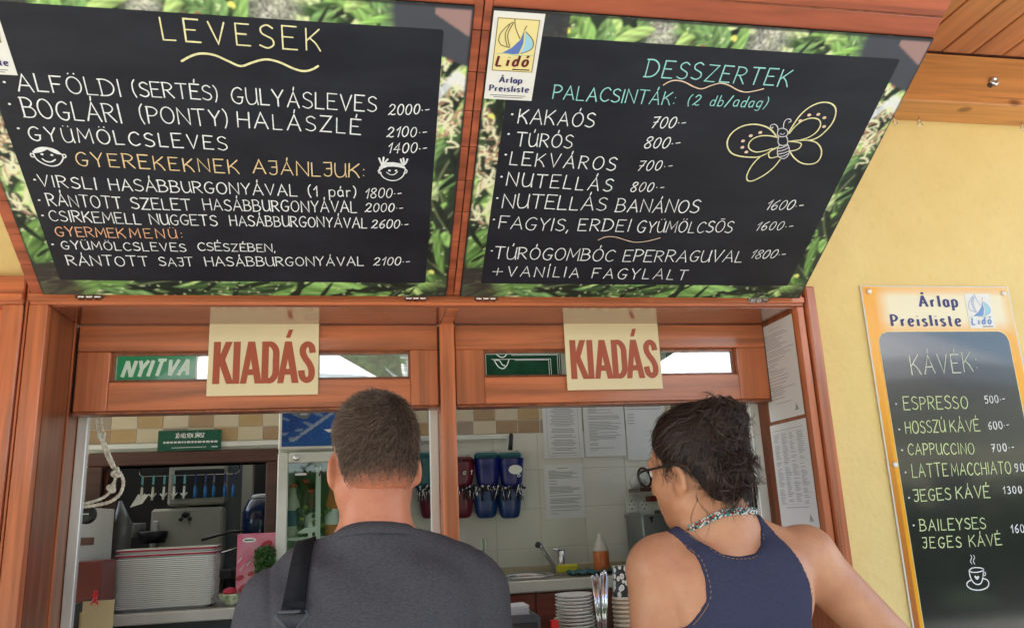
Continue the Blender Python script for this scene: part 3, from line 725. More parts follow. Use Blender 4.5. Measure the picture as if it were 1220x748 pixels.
# ------------------------------------------------------------------ ground, eaves, walls
single(MB().add([(-300, -300, 0), (300, -300, 0), (300, 300, 0), (-300, 300, 0)], [(0, 1, 2, 3)]), 'ground', M['paving'], kind='structure')
single(MB().box((-3.4, .05, .02), (5.2, 4.2, .34)), 'kitchen_floor', mat('floor_tile_brown', (.16, .12, .09), .4, var=.2), kind='structure')

t = thing('yellow_wall', 'yellow stucco wall of the kiosk around the serving windows', 'wall', (3, .1, 0))
for a, b in (((1.30, .03, 0), (3.4, .22, 2.9)), ((-4.5, .03, 2.15), (1.30, .20, 2.9)), ((-4.5, .03, 0), (1.30, .2, .98))):
    part(MB().box(a, b), 'wall_panel', M['stucco'], t)
# eaves: plank soffit and beam
t = thing('eave_soffit', 'brown varnished plank soffit under the kiosk roof overhang', 'soffit', (1, -.7, 2.89))
pk = None
x = -2.61; k = 0
while x < 3.15:
    if pk is None:
        mb = MB().box((0, -1.35, 0), (.1045, .598, .018), .003); pk = mb.mesh('plank', M['pine_plank'])
        ins = MB().box((.101, -1.35, .008), (.112, .598, .012)).mesh('plank_tongue', M['wood_dark'])
    o = link('plank', pk, t, (x - 1 + .018 + random.uniform(-.0006, .0006), 0, random.uniform(0, .0015)))
    o2 = link('plank_tongue', ins, o)
    x += .110; k += 1
part(MB().box((-2.7, -2.05, 2.916), (3.3, .05, 2.94)), 'deck_board', M['wood_dark'], t)
part(MB().box((-2.7, -2.09, 2.80), (3.3, -2.055, 2.96)), 'fascia_board', M['pine_beam'], t)
t = thing('roof', 'low roof over the kiosk', 'roof', (1, 1, 2.97))
part(MB().add([(-4.6, -2.2, 2.98), (2.7, -2.2, 2.98), (2.7, 4.4, 4.6), (-4.6, 4.4, 4.6), (-4.6, -2.2, 3.03), (2.7, -2.2, 3.03), (2.7, 4.4, 4.65), (-4.6, 4.4, 4.65)], [(0,3,2,1),(4,5,6,7),(0,1,5,4),(1,2,6,5),(2,3,7,6),(3,0,4,7)]), 'roof_sheet', mat('roof_sheet', (.62, .60, .56), .7), t)  # unseen; pale underside and open gables shaped to bring daylight into the room
t = thing('eave_beam', 'orange knotty pine beam along the top of the yellow wall', 'beam', (1.5, -.05, 2.716))
part(MB().box((-2.7, -.1, 2.716), (3.4, .028, 2.888), .004), 'beam_timber', M['pine_beam'], t)
part(MB().box((-2.7, -.1025, 2.738), (3.4, -.0995, 2.743)), 'beam_bead', M['pine_beam'], t)
mb = MB()
mb.v = []
for (px, pz, rr) in ((1.973, 2.796, .016),):
    prof = [(rr, 0), (rr, .006), (rr * .8, .011), (rr * .45, .012), (rr * .4, .008), (0.001, .008)]
    tmp = MB().lathe(prof, n=20)
    mb.add([(px + v[0], -.1 - v[2], pz + v[1]) for v in tmp.v], tmp.f)
part(mb, 'cable_gland', M['steel'], t, smooth=True)
part(MB().ball((1.958, -.101, 2.783), (.011, .002, .01)), 'knot', mat('dark_knot', (.05, .02, .01), .5), t)
hk = None
for i, (hx_, hz_) in enumerate(((1.677, 2.712), (1.766, 2.712), (2.148, 2.712))):
    mb = MB().tube([(0, 0, .006), (0, 0, -.012)], .0016, 6).tube([(.008 * math.sin(a), 0, -.020 + .008 * math.cos(a)) for a in [R(10 + 300 * k / 14) for k in range(15)]], .0014, 6)
    lab = ['small wire screw hook under the beam, nearest the chalk menu', 'small wire screw hook under the beam, second from the chalk menu', 'small wire screw hook under the beam at the far right edge'][i]
    if hk is None: hk = mb.mesh('screw_hook', M['steel'], True)
    link('screw_hook', hk, None, (hx_, .0, hz_), lab, 'hook', 'hooks under the eave beam')

# ------------------------------------------------------------------ window frame
WF = thing('serving_window_frame', 'red brown varnished double serving window frame with two raised sashes', 'window frame', (.236, .1, .98))
wf = lambda mb, n, m, par=None, **k: part(mb, n, M[m] if isinstance(m, str) else m, WF, par, **k)
wf(MB().box((-.812, -.012, 2.078), (1.262, .2, 2.150), .003), 'lintel', 'wood_x')
wf(MB().box((-.8125, -.020, 2.086), (1.2625, -.0125, 2.104), .002), 'lintel_bead', 'wood_x')
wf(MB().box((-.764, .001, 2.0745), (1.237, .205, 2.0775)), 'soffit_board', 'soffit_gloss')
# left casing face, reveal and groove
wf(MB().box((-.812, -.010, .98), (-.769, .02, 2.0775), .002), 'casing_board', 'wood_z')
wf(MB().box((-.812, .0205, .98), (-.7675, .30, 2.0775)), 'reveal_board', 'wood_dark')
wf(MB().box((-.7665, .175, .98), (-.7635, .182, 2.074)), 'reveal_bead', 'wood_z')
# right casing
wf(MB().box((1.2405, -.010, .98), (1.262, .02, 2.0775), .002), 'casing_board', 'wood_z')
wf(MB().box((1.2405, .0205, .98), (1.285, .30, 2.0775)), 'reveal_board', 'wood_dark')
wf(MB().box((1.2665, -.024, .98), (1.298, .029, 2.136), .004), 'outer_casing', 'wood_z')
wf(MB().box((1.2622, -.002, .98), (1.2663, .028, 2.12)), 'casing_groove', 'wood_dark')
wf(MB().box((.2135, .172, .98), (.2560, .27, 2.074), .003), 'mullion', 'wood_z')
wf(MB().box((.2185, .010, 2.0705), (.2510, .171, 2.0742)), 'mullion_head', 'wood_x')
wf(MB().box((-.7664, .262, 1.10), (-.740, .285, 2.07), .002), 'track', 'alu')
wf(MB().box((1.193, .262, 1.10), (1.2235, .285, 2.07), .002), 'track', 'alu')
wf(MB().box((.187, .262, 1.10), (.2125, .285, 2.07), .002), 'track', 'white_plastic')
wf(MB().box((.2565, .262, 1.10), (.261, .285, 2.07), .001), 'track', 'white_plastic')
wf(MB().box((-.83, -.04, .985), (1.31, .32, 1.02), .004), 'window_sill', 'wood_x')
def sash(x0, x1, g0, g1, lab):
    s = link('sash', MB().box((x0 - .236, .196 - .1, 2.0005 - .98), (x1 - .236, .232 - .1, 2.073 - .98), .0025).mesh('sash', M['wood_x']), WF, label=lab)
    zt, zb = 1.999, 1.917
    wf(MB().box((x0, .1965, 1.837), (g0, .2315, 2.0000), .0025), 'stile', 'wood_z', s)
    wf(MB().box((g1, .1965, 1.837), (x1, .2315, 2.0000), .0025), 'stile', 'wood_z', s)
    wf(MB().box((g0 + .0003, .1965, 1.837), (g1 - .0003, .2315, 1.9170), .0025), 'rail', 'wood_x', s)
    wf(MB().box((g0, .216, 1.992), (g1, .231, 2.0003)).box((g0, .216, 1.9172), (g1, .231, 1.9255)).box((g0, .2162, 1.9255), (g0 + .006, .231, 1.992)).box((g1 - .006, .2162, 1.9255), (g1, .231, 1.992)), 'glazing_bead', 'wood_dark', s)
    wf(MB().box((g0 + .004, .2225, 1.923), (g1 - .004, .2265, 1.995)), 'glass_pane', 'glass', s)
    wf(MB().box((x0 + .002, .190, 1.829), (x1 - .002, .245, 1.8365), .002), 'weather_bar', 'wood_dark', s)
    wf(MB().box((x0 - .003, .2, 1.84), (x0 - .0008, .225, 2.07)).box((x1 + .0008, .2, 1.84), (x1 + .003, .225, 2.07)), 'sash_gap', 'black_plastic', s)
    return s
sash(-.7605, .2095, -.677, .1298, 'raised left sash with a narrow glass pane')
sash(.2600, 1.2365, .3439, 1.1388, 'raised right sash with a narrow glass pane')
# neighbouring closed window unit at the far left
NW = thing('neighbour_window', 'closed red brown framed window at the far left edge of the kiosk', 'window', (-1.3, .1, .98))
nw = lambda mb, n, m, par=None: part(mb, n, M[m], NW, par)
nw(MB().box((-.8245, .004, .98), (-.8125, .03, 2.148)), 'joint_strip', 'wood_dark')
nw(MB().box((-.822, -.004, .98), (-.8165, .0035, 2.146), .001), 'joint_bead', 'wood_z')
nw(MB().box((-.872, -.012, .98), (-.825, .12, 2.077), .003), 'casing_board', 'wood_z')
nw(MB().box((-1.9, -.012, 2.078), (-.825, .2, 2.150), .003), 'lintel', 'wood_x')
nw(MB().box((-1.9, -.020, 2.086), (-.8255, -.0125, 2.104), .002), 'lintel_bead', 'wood_x')
nw(MB().box((-.925, .03, .98), (-.873, .09, 2.077), .003), 'sash_stile', 'wood_z')
nw(MB().box((-1.8, .03, 2.0), (-.9255, .09, 2.077), .003), 'sash_rail', 'wood_x')
nw(MB().box((-1.8, .05, 1.0), (-.9255, .056, 1.9995)), 'glass_pane', 'glass')

# KIADÁS cards hung in front of the sashes
def kiadas(cx_, lab):
    s = sheet('pickup_sign', lab, 'sign', (cx_, .188, 1.873), 0, 0, 'KIADÁS cards on the sashes')
    MB().box((-.149, 0, -.0015), (.147, .2095, .0005)).build('card', M['cream_card'], s)
    mb = MB(); tw, th = .0168, .0115
    z = .0012
    h = .118; b = .033
    X = [-.127, -.078, -.052, -.005, .045, .094]
    def S_(pts, w=tw, hh=th, cap='butt', dz=0): stroke(mb, pts, w, hh, cap, z + dz)
    x = -.126                                    # K
    S_([(x, b), (x, b + h)], .0185, .0185); S_([(x + .031, b + h), (x + .007, b + h * .42)], .0195, .0, dz=3e-5); S_([(x + .012, b + h * .58), (x + .037, b)], .0205, .0, dz=6e-5)
    x = -.0735; S_([(x, b), (x, b + h)], .0185)   # I
    def A(x, acc=False):
        S_([(x, b), (x + .0185, b + h)], .0168, .0); S_([(x + .0195, b + h), (x + .040, b)], .0188, .0, dz=3e-5); S_([(x + .004, b + h * .27), (x + .035, b + h * .27)], .01, .0165, dz=6e-5)
        if acc: S_([(x + .018, b + h * 1.09), (x + .026, b + h * 1.29)], .0125, .0)
    A(-.0545)
    x = .0025                                    # D
    S_([(x, b), (x, b + h)], .0185); S_(smooth([(x + .006, b + h - .0075), (x + .018, b + h - .009), (x + .0285, b + h * .78), (x + .029, b + h * .5), (x + .0285, b + h * .22), (x + .018, b + .009), (x + .006, b + .0075)]), .0178, .0155, dz=3e-5)
    A(.0445, True)
    x = .0995
    S_(smooth([(x + .031, b + h * .72), (x + .028, b + h * .87), (x + .017, b + h * .935), (x + .006, b + h * .86), (x + .0045, b + h * .72), (x + .012, b + h * .58), (x + .022, b + h * .46), (x + .029, b + h * .3), (x + .027, b + h * .13), (x + .016, b + h * .062), (x + .0045, b + h * .14), (x + .001, b + h * .3)]), .0178, .0160, dz=0)
    mb.build('lettering', M['red_print'], s)
    return s
kiadas(-.2745, 'cream KIADÁS card in front of the left sash, above the man')
kiadas(.7375, 'cream KIADÁS card in front of the right sash, left of the woman')
# things behind the panes
s = sheet('open_sign', 'green NYITVA sign in the left pane', 'sign', (-.56, .2215, 1.912))
MB().box((-.105, .008, 0), (.098, .083, .001)).build('sign_plate', M['bright_green_sign'], s)
mb = MB(); text(mb, 'NYITVA', -.090, .022, .078, .026, .044, .0098, .0085, 'butt', .0018, gap=.34, shear=.30, jit=0); mb.build('lettering', M['pale_letter'], s)
MB().box((.0985, .008, .0), (.102, .083, .002)).build('sign_edge', M['white_plastic'], s)
s = sheet('green_board', 'dark green board with white doodles behind the right sash pane', 'board', (.47, .2215, 1.90))
MB().box((-.119, .025, 0), (.112, .091, .0005)).build('board_panel', M['dark_green_board'], s)
mb = MB()
for a in ([(-.117, .027), (-.117, .0895), (.107, .0895), (.107, .027)], [(-.04, .086), (.101, .086), (.101, .027)], [(-.10, .074), (.080, .074), (.080, .027)], [(-.03, .071), (.074, .071), (.074, .027)]): stroke(mb, a, .0013, .0013, 'butt', .0010)
for a in ([(-.083, .088), (-.073, .081), (-.062, .081), (-.054, .088)], [(-.092, .072), (-.080, .052), (-.066, .046), (-.054, .056), (-.047, .074)], [(-.088, .072), (-.076, .070), (-.068, .058), (-.060, .054)]): stroke(mb, smooth(a), .0028, .0028, 'round', .0012)
mb.build('doodles', M['ink_w'], s)
# sheets of paper on the right reveal (normal towards -X)
def paper(name, lab, y0, y1, z0, z1, layout, x=1.2398, group=None):
    o = thing(name, lab, 'paper', (x, y0, z0), group, rot=(R(90), 0, R(-90)))
    w = y1 - y0; h = z1 - z0
    # local x runs towards -Y after the turn
    MB().box((-w, 0, 0), (0, h, .0008)).build('sheet', M['paper'], o)
    mb = MB(); rnd = random.Random(len(lab)); z = .0012
    if layout == 'list':
        yy = h * .93
        stroke(mb, [(-w * .7, yy), (-w * .35, yy)], .002, .002, 'butt', z)
        yy = h * .88
        while yy > h * .20:
            a = -w * (.93 if rnd.random() < .7 else .82); b = a + w * rnd.uniform(.25, .78)
            stroke(mb, [(a, yy), (b, yy)], .0024, .0024, 'butt', z); yy -= h * rnd.choice([.02, .022, .034])
        stroke(mb, [(-w * .78, h * .165), (-w * .3, h * .165)], .002, .002, 'butt', z)
    else:
        stroke(mb, [(-w * .92, h * .935), (-w * .1, h * .935)], .002, .002, 'butt', z)
        for c in range(4):
            yy = h * .89
            while yy > h * .23:
                if rnd.random() < (.93 if c < 2 else .8):
                    a = -w * (.92 - c * .215); b = a + w * rnd.uniform(.08, .17)
                    stroke(mb, [(a, yy), (b, yy)], .0024, .0024, 'butt', z)
                yy -= h * .0165
        for yy in (.905, .82, .72, .62, .52, .42, .32, .22):
            stroke(mb, [(-w * .93, h * yy), (-w * .06, h * yy)], .0007, .0007, 'butt', z)
        stroke(mb, [(-w * .8, h * .19), (-w * .2, h * .19)], .0024, .0024, 'butt', z)
    mb.build('print', M['soft_print'], o)
    mb = MB(); mb.poly([(-w * .21, h * .075), (-w * .18, h * .075), (-w * .185, h * .14)], z); mb.poly([(-w * .175, h * .075), (-w * .14, h * .075), (-w * .175, h * .12)], z + 1e-4); stroke(mb, [(-w * .23, h * .066), (-w * .12, h * .066)], .003, .003, 'butt', z); mb.build('small_emblem', M['grey_print'], o)
    return o
paper('notice_sheet', 'upper laminated notice with printed list on the right window reveal', .022, .224, 1.768, 2.064, 'list')
paper('notice_sheet', 'lower laminated notice with printed table on the right window reveal', .020, .232, 1.452, 1.757, 'table')
# ------------------------------------------------------------------ printed salad border of the menu boards
def canvas_print(W_, H_, res, seed):
    rnd = np.random.RandomState(seed)
    nx, ny = int(round(W_ / res)) + 1, int(round(H_ / res)) + 1
    X, Y = np.meshgrid(np.linspace(0, W_, nx), np.linspace(0, H_, ny))
    C = np.zeros((ny, nx, 3), np.float32); C[:] = (.012, .022, .010)
    def blend(a, col):
        a = a[..., None]; C[:] = C * (1 - a) + np.array(col, np.float32) * a
    def leaf(x, y, L, w, ang, col, vein=True):
        ca, sa = math.cos(ang), math.sin(ang)
        i0 = max(0, int((x - L) / res)); i1 = min(nx, int((x + L) / res) + 2); j0 = max(0, int((y - L) / res)); j1 = min(ny, int((y + L) / res) + 2)
        if i1 <= i0 or j1 <= j0: return
        xs = X[j0:j1, i0:i1] - x; ys = Y[j0:j1, i0:i1] - y
        a = (xs * ca + ys * sa) / (L / 2); b = (-xs * sa + ys * ca) / (w / 2)
        b = b + .25 * (a * a - .4)
        ins = np.clip((1 - (a * a + np.abs(b) ** 1.7)) * 4, 0, 1)
        sh = .55 + .45 * b + .25 * np.sin(a * 9 + b * 6 + x * 40)
        cc = np.array(col, np.float32)[None, None] * np.clip(sh + .35, .3, 1.7)[..., None]
        if vein: cc = cc + (np.exp(-(b / .09) ** 2) * .10)[..., None] * np.array((.8, 1, .4))
        al = ins[..., None]; C[j0:j1, i0:i1] = C[j0:j1, i0:i1] * (1 - al) + cc * al
    def noodle(pts, w, col):
        pts = smooth(pts, 6)
        for p in pts:
            i0 = max(0, int((p[0] - 2 * w) / res)); i1 = min(nx, int((p[0] + 2 * w) / res) + 2); j0 = max(0, int((p[1] - 2 * w) / res)); j1 = min(ny, int((p[1] + 2 * w) / res) + 2)
            if i1 <= i0 or j1 <= j0: continue
            d = np.hypot(X[j0:j1, i0:i1] - p[0], Y[j0:j1, i0:i1] - p[1]) / w
            al = np.clip((1 - d) * 2.5, 0, 1)[..., None]
            C[j0:j1, i0:i1] = C[j0:j1, i0:i1] * (1 - al) + np.array(col, np.float32) * al
    greens = [(.07, .16, .025), (.13, .26, .05), (.03, .08, .015), (.24, .36, .09), (.008, .02, .006), (.010, .018, .010), (.09, .19, .05), (.34, .42, .17), (.02, .05, .012)]
    def border_pt():
        e = rnd.rand()
        if e < .38: return rnd.rand() * W_, rnd.rand() * .06
        if e < .62: return rnd.rand() * W_, H_ - rnd.rand() * .06
        if e < .8: return rnd.rand() * .06, rnd.rand() * H_
        return W_ - rnd.rand() * .07, rnd.rand() * H_
    for k in range(330):
        x, y = border_pt(); g = greens[rnd.randint(len(greens))]
        if y < .1: L, w, a = rnd.uniform(.10, .24), rnd.uniform(.022, .06), rnd.normal(0, .35)
        elif y > H_ - .1: L, w, a = rnd.uniform(.05, .12), rnd.uniform(.02, .05), rnd.normal(.5, .9)
        else: L, w, a = rnd.uniform(.07, .18), rnd.uniform(.025, .06), rnd.normal(1.3, .5)
        leaf(x, y, L, w, a, g)
    for k in range(60):
        x, y = border_pt(); leaf(x, y, rnd.uniform(.05, .13), rnd.uniform(.008, .02), rnd.normal(.4 if y < .1 else 1.4, .5), (.006, .012, .006), False)
    # sprouts: left middle, right middle-upper
    for (cx_, cy_, sx_, sy_, n) in ((.025, .42, .03, .12, 46), (W_ - .03, .58, .03, .06, 34), (W_ - .03, .50, .03, .04, 14)):
        for k in range(n):
            x = cx_ + rnd.normal(0, sx_ * .6); y = cy_ + rnd.normal(0, sy_ * .7); a = rnd.rand() * 6.3
            p = [(x, y)]
            for q in range(4):
                a += rnd.normal(0, .9); p.append((p[-1][0] + .014 * math.cos(a), p[-1][1] + .014 * math.sin(a)))
            c = rnd.rand(); col = (.46, .45, .27) if c < .6 else ((.42, .36, .22) if c < .8 else (.25, .12, .07))
            noodle(p, rnd.uniform(.0018, .0034), col)
    # glittering stones along the top
    nz = rnd.rand(ny, nx); nz = (nz + np.roll(nz, 1, 0) + np.roll(nz, 1, 1)) / 3
    for (cx_, w) in ((.60, .045), (.36, .03), (.85, .02)):
        al = np.clip(1.4 - np.abs(X - cx_) / w, 0, 1) * (Y > H_ - .1) * .85
        C[:] = C * (1 - al[..., None]) + (nz ** 1.5)[..., None] * np.array((.62, .60, .52)) * al[..., None]
    for k in range(26):
        x = rnd.choice([.22, .48, .80]) + rnd.normal(0, .05)
        leaf(x, H_ - rnd.rand() * .05, rnd.uniform(.05, .1), rnd.uniform(.02, .045), rnd.normal(-.5, .8), greens[rnd.choice([1, 3, 6])])
    leaf(.82, H_ - .035, .14, .018, .25, (.16, .34, .05)); leaf(.88, H_ - .03, .10, .014, .5, (.30, .44, .10))
    # highlights
    for k in range(240):
        x, y = border_pt(); noodle([(x, y), (x + rnd.normal(0, .004), y + rnd.normal(0, .003))], rnd.uniform(.001, .0022), (.34, .42, .2))
    for k in range(8):
        x, y = border_pt(); noodle([(x, y), (x + .004, y + .002), (x + .007, y - .003)], .005, rnd.choice([0, 1]) and (.5, .5, .05) or (.20, .05, .02))
    # dark corners and the dark pan at the upper right
    al = np.clip((.10 - np.hypot(X * .8, Y * .8)) / .03, 0, 1) * .92; blend(al, (.020, .016, .014))
    al = np.clip((.08 - np.hypot((W_ - X), Y * 1.0)) / .03, 0, 1) * .8; blend(al, (.015, .02, .012))
    al = np.clip((.15 - np.hypot((W_ - .02 - X) * .9, (H_ - .02 - Y) * .9)) / .03, 0, 1) * (Y > H_ - .13 + (W_ - X) * .35); blend(al, (.028, .032, .042))
    band = np.clip((.02 - np.abs(Y - (H_ - .175) - 0.02 * np.sin(X * 80))) / .01, 0, 1) * (X > W_ - .06); blend(band * .75, (.40, .42, .46))
    al = ((X - (W_ - .085)) * .62 + (Y - (H_ - .012)) > -.002).astype(float) * (Y < H_ - .008) * (X < W_ - .004); blend(al * .9 * (X > W_ - .075), (.20, .11, .10))
    al = ((X < .16) & (Y > H_ - .075)).astype(float); blend(al * .96, (.018, .018, .022))
    edge = ((X < .003) | (X > W_ - .003) | (Y > H_ - .006)).astype(float); blend(edge * .9, (.01, .01, .012))
    for _ in range(1):                                   # the photograph in the print is a little soft
        C = (C * 2 + np.roll(C, 1, 0) + np.roll(C, -1, 0) + np.roll(C, 1, 1) + np.roll(C, -1, 1)) / 6
    g_ = C.mean(2, keepdims=True)
    return X, Y, np.clip((C * .82 + g_ * .18) * 2.1 + .008, 0, .85)
BW, BH = .9835, .7912
RES = .0024
_X, _Y, _C = canvas_print(BW, BH, RES, 7)
CH = (.0505, .0497, .9265, .7387)       # chalk field in board coordinates
def print_mesh():
    ny, nx = _X.shape
    inside = (_X > CH[0] + .004) & (_X < CH[2] - .004) & (_Y > CH[1] + .004) & (_Y < CH[3] - .004)
    cell = ~(inside[:-1, :-1] & inside[1:, :-1] & inside[:-1, 1:] & inside[1:, 1:])
    jj, ii = np.nonzero(cell)
    a = jj * nx + ii
    q = np.stack([a, a + 1, a + nx + 1, a + nx], 1)
    used, inv = np.unique(q, return_inverse=True); q = inv.reshape(-1, 4)
    v = np.stack([_X.ravel()[used], _Y.ravel()[used], np.full(len(used), .0012)], 1)
    me = np_mesh('salad_print', v, q, M['salad_print'])
    at = me.color_attributes.new('print', 'FLOAT_COLOR', 'POINT')
    c = np.concatenate([_C.reshape(-1, 3)[used], np.ones((len(used), 1))], 1).astype(np.float32)
    at.data.foreach_set('color', c.ravel())
    return me
def np_mesh(name, v, q, mats, smooth=False):
    me = bpy.data.meshes.new(name)
    v = np.asarray(v, np.float32); q = np.asarray(q, np.int32); k = q.shape[1]
    me.vertices.add(len(v)); me.vertices.foreach_set('co', v.ravel())
    me.loops.add(q.size); me.loops.foreach_set('vertex_index', q.ravel())
    me.polygons.add(len(q)); me.polygons.foreach_set('loop_start', np.arange(0, q.size, k, dtype=np.int32))
    me.polygons.foreach_set('loop_total', np.full(len(q), k, np.int32))
    if smooth: me.polygons.foreach_set('use_smooth', np.ones(len(q), bool))
    for m in (mats if isinstance(mats, (list, tuple)) else [mats]): me.materials.append(m)
    me.update(calc_edges=True); me.validate()
    return me
M['salad_print'] = vmat('salad_photo_print', .3, .5)
PRINT = print_mesh()
INK = {'w': 'ink_w', 'y': 'ink_y', 'o': 'ink_o', 'r': 'ink_r', 't': 'ink_t', 'c': 'ink_c', 'g': 'ink_g', 'p': 'ink_p', 'l': 'ink_l'}
TILT = 59.193
def logo(parent, x0, y0, w, h, pale=False):
    """sail boat emblem on a yellow field; x0,y0 lower left"""
    z = .0022
    U = lambda pts: [(x0 + a * w, y0 + b * h) for a, b in pts]
    if not pale:
        lg = MB().poly(U([(0, 0), (1, 0), (1, 1), (0, 1)]), z).build('emblem', M['logo_yellow'], parent)
        mb = MB(); stroke(mb, U([(.01, .01), (.99, .01), (.99, .99), (.01, .99), (.01, .01)]), .0012, .0012, 'butt', z + 2e-4); mb.build('emblem_border', M['logo_line'], lg)
    else:
        lg = MB().poly(U([(0, 0), (1, 0), (1, 1), (0, 1)]), z).build('emblem', M['sticker_white'], parent)
    k = z + 4e-4
    MB().poly(U([(.66, .80), (.60, .62), (.42, .46), (.18, .34), (.40, .335), (.60, .35), (.68, .55)]), k).build('blue_sail', M['logo_mid' if pale else 'logo_blue'], lg)
    MB().poly(U([(.70, .76), (.84, .66), (.92, .54), (.86, .42), (.64, .36), (.72, .52)]), k).build('light_sail', M['logo_light'], lg)
    mb = MB()
    for a in ([(.08, .58), (.1, .70), (.22, .84), (.36, .93)], [(.08, .58), (.16, .50), (.36, .46)], [(.30, .88), (.22, .70), (.30, .48)], [(.38, .92), (.28, .70), (.36, .48)], [(.40, .99), (.44, .84), (.58, .64)], [(.66, .80), (.70, .88)], [(.70, .77), (.90, .62), (.90, .46), (.66, .36)]):
        stroke(mb, smooth(U(a)), w * .018, w * .018, 'round', k + 2e-4)
    mb.build('sail_outline', M['logo_mid' if pale else 'logo_line'], lg)
    mb = MB(); stroke(mb, smooth(U([(.06, .33), (.3, .345), (.6, .32), (.95, .34)])), w * .015, w * .02, 'round', k + 1e-4); mb.build('water_line', M['logo_sea'], lg)
    mb = MB()
    text(mb, 'Lidó', x0 + .09 * w, y0 + .10 * h, x0 + .84 * w, y0 + .125 * h, h * .19, w * .062, w * .045, 'butt', k + 5e-4, gap=.16, shear=.22, jit=0)
    mb.build('lettering', M['logo_mid' if pale else 'maroon_print'], lg)
    mb = MB(); stroke(mb, U([(.5, .045), (.92, .05)]), w * .02, w * .03, 'butt', k); mb.build('small_lettering', M['logo_line'], lg)
    return lg
def bold(mb, s, x0, y0, x1, h, z, lean=0.0):
    L = x1 - x0; text(mb, s, x0, y0, x1, y0, h, h * .27, h * .14, 'butt', z, gap=.34, shear=lean, jit=0)
    # slab feet
    return mb
def menu_board(x0, lab, texts, dots, draws, sticker_x, seed):
    b = sheet('menu_board', lab, 'menu board', (x0, -.04, 2.0949), TILT, 0, 'chalk menu boards on the raised shutters')
    slab(MB(), [(0, 0), (BW, 0), (BW, BH), (0, BH)], -.006, 0).build('backing_panel', M['black_plastic'], b)
    link('salad_border', PRINT, b)
    slab(MB(), rrect(CH[0], CH[1], CH[2], CH[3], .004, 2), .0002, .0028).build('chalk_panel', M['chalkboard'], b)
    Z = .0036; rnd = random.Random(seed)
    for (s, u0, v0, u1, v1, h, c, sh) in texts:
        tw = .0018 + .027 * h if c != 'y' else .0032
        mb = MB(); text(mb, s, u0, v0, u1, v1, h, tw, tw, 'round', Z, shear=sh if s[0] not in '12678' or len(s) < 4 else .18, jit=.022, rnd=rnd)
        o = mb.build('chalk_writing', M[INK[c]], b)
    mb = MB()
    for u, v in dots: stroke(mb, [(u, v), (u + .0012, v)], .0046, .0046, 'round', Z)
    mb.build('bullet_dots', M['ink_w'], b)
    for c, wd, pts in draws:
        mb = MB(); stroke(mb, smooth(pts) if len(pts) > 2 else pts, wd * .00135, wd * .00135, 'round', Z + 2e-4); mb.build('chalk_drawing', M[INK[c]], b)
    # price-list sticker
    sx = sticker_x
    st = slab(MB(), [(sx, .5915), (sx + .1045, .5915), (sx + .1045, .7868), (sx, .7868)], .0030, .0038).build('price_list_sticker', M['sticker_white'], b)
    # move the emblem onto the sticker face
    e = logo(st, sx + .009, .6585, .0865, .116); e.location.z = .0030
    mb = MB(); bold(mb, 'Árlap', sx + .029, .632, sx + .076, .0135, .0046); bold(mb, 'Preisliste', sx + .010, .6115, sx + .094, .0135, .0048); mb.build('lettering', M['navy_print'], st)
    mb = MB(); stroke(mb, [(sx + .012, .602), (sx + .09, .602)], .0016, .0016, 'butt', .0044); stroke(mb, [(sx + .02, .5975), (sx + .084, .5975)], .0016, .0016, 'butt', .0044); mb.build('small_print', M['grey_print'], st)
    return b
B1 = menu_board(-.7712, 'left chalk menu board headed LEVESEK with two smiling faces', TEXT_LEFT, DOTS_LEFT, DRAW_LEFT, .0008, 1)
for nm, pts in (('chalk_hair', FACE_HAIR[0]), ('chalk_hair', GIRL_HAIR[0])):
    n = len(pts); MB().poly(list(reversed(pts)) if sum((pts[(i + 1) % n][0] - pts[i][0]) * (pts[(i + 1) % n][1] + pts[i][1]) for i in range(n)) > 0 else pts, .0041).build(nm, M['ink_w'], B1)
mb = MB()
for u, v in EYES_LEFT: stroke(mb, [(u, v), (u + .001, v)], .0052, .0052, 'round', .0043)
mb.build('chalk_eyes', M['ink_w'], B1)
B2 = menu_board(.2507, 'right chalk menu board headed DESSZERTEK with a drawn butterfly', TEXT_RIGHT, DOTS_RIGHT, DRAW_RIGHT, .0018, 2)
mb = MB()
for u, v in WING_SPOTS: stroke(mb, [(u, v), (u + .002, v)], .0075, .0075, 'round', .0043)
mb.build('chalk_spots', M['ink_c'], B2)
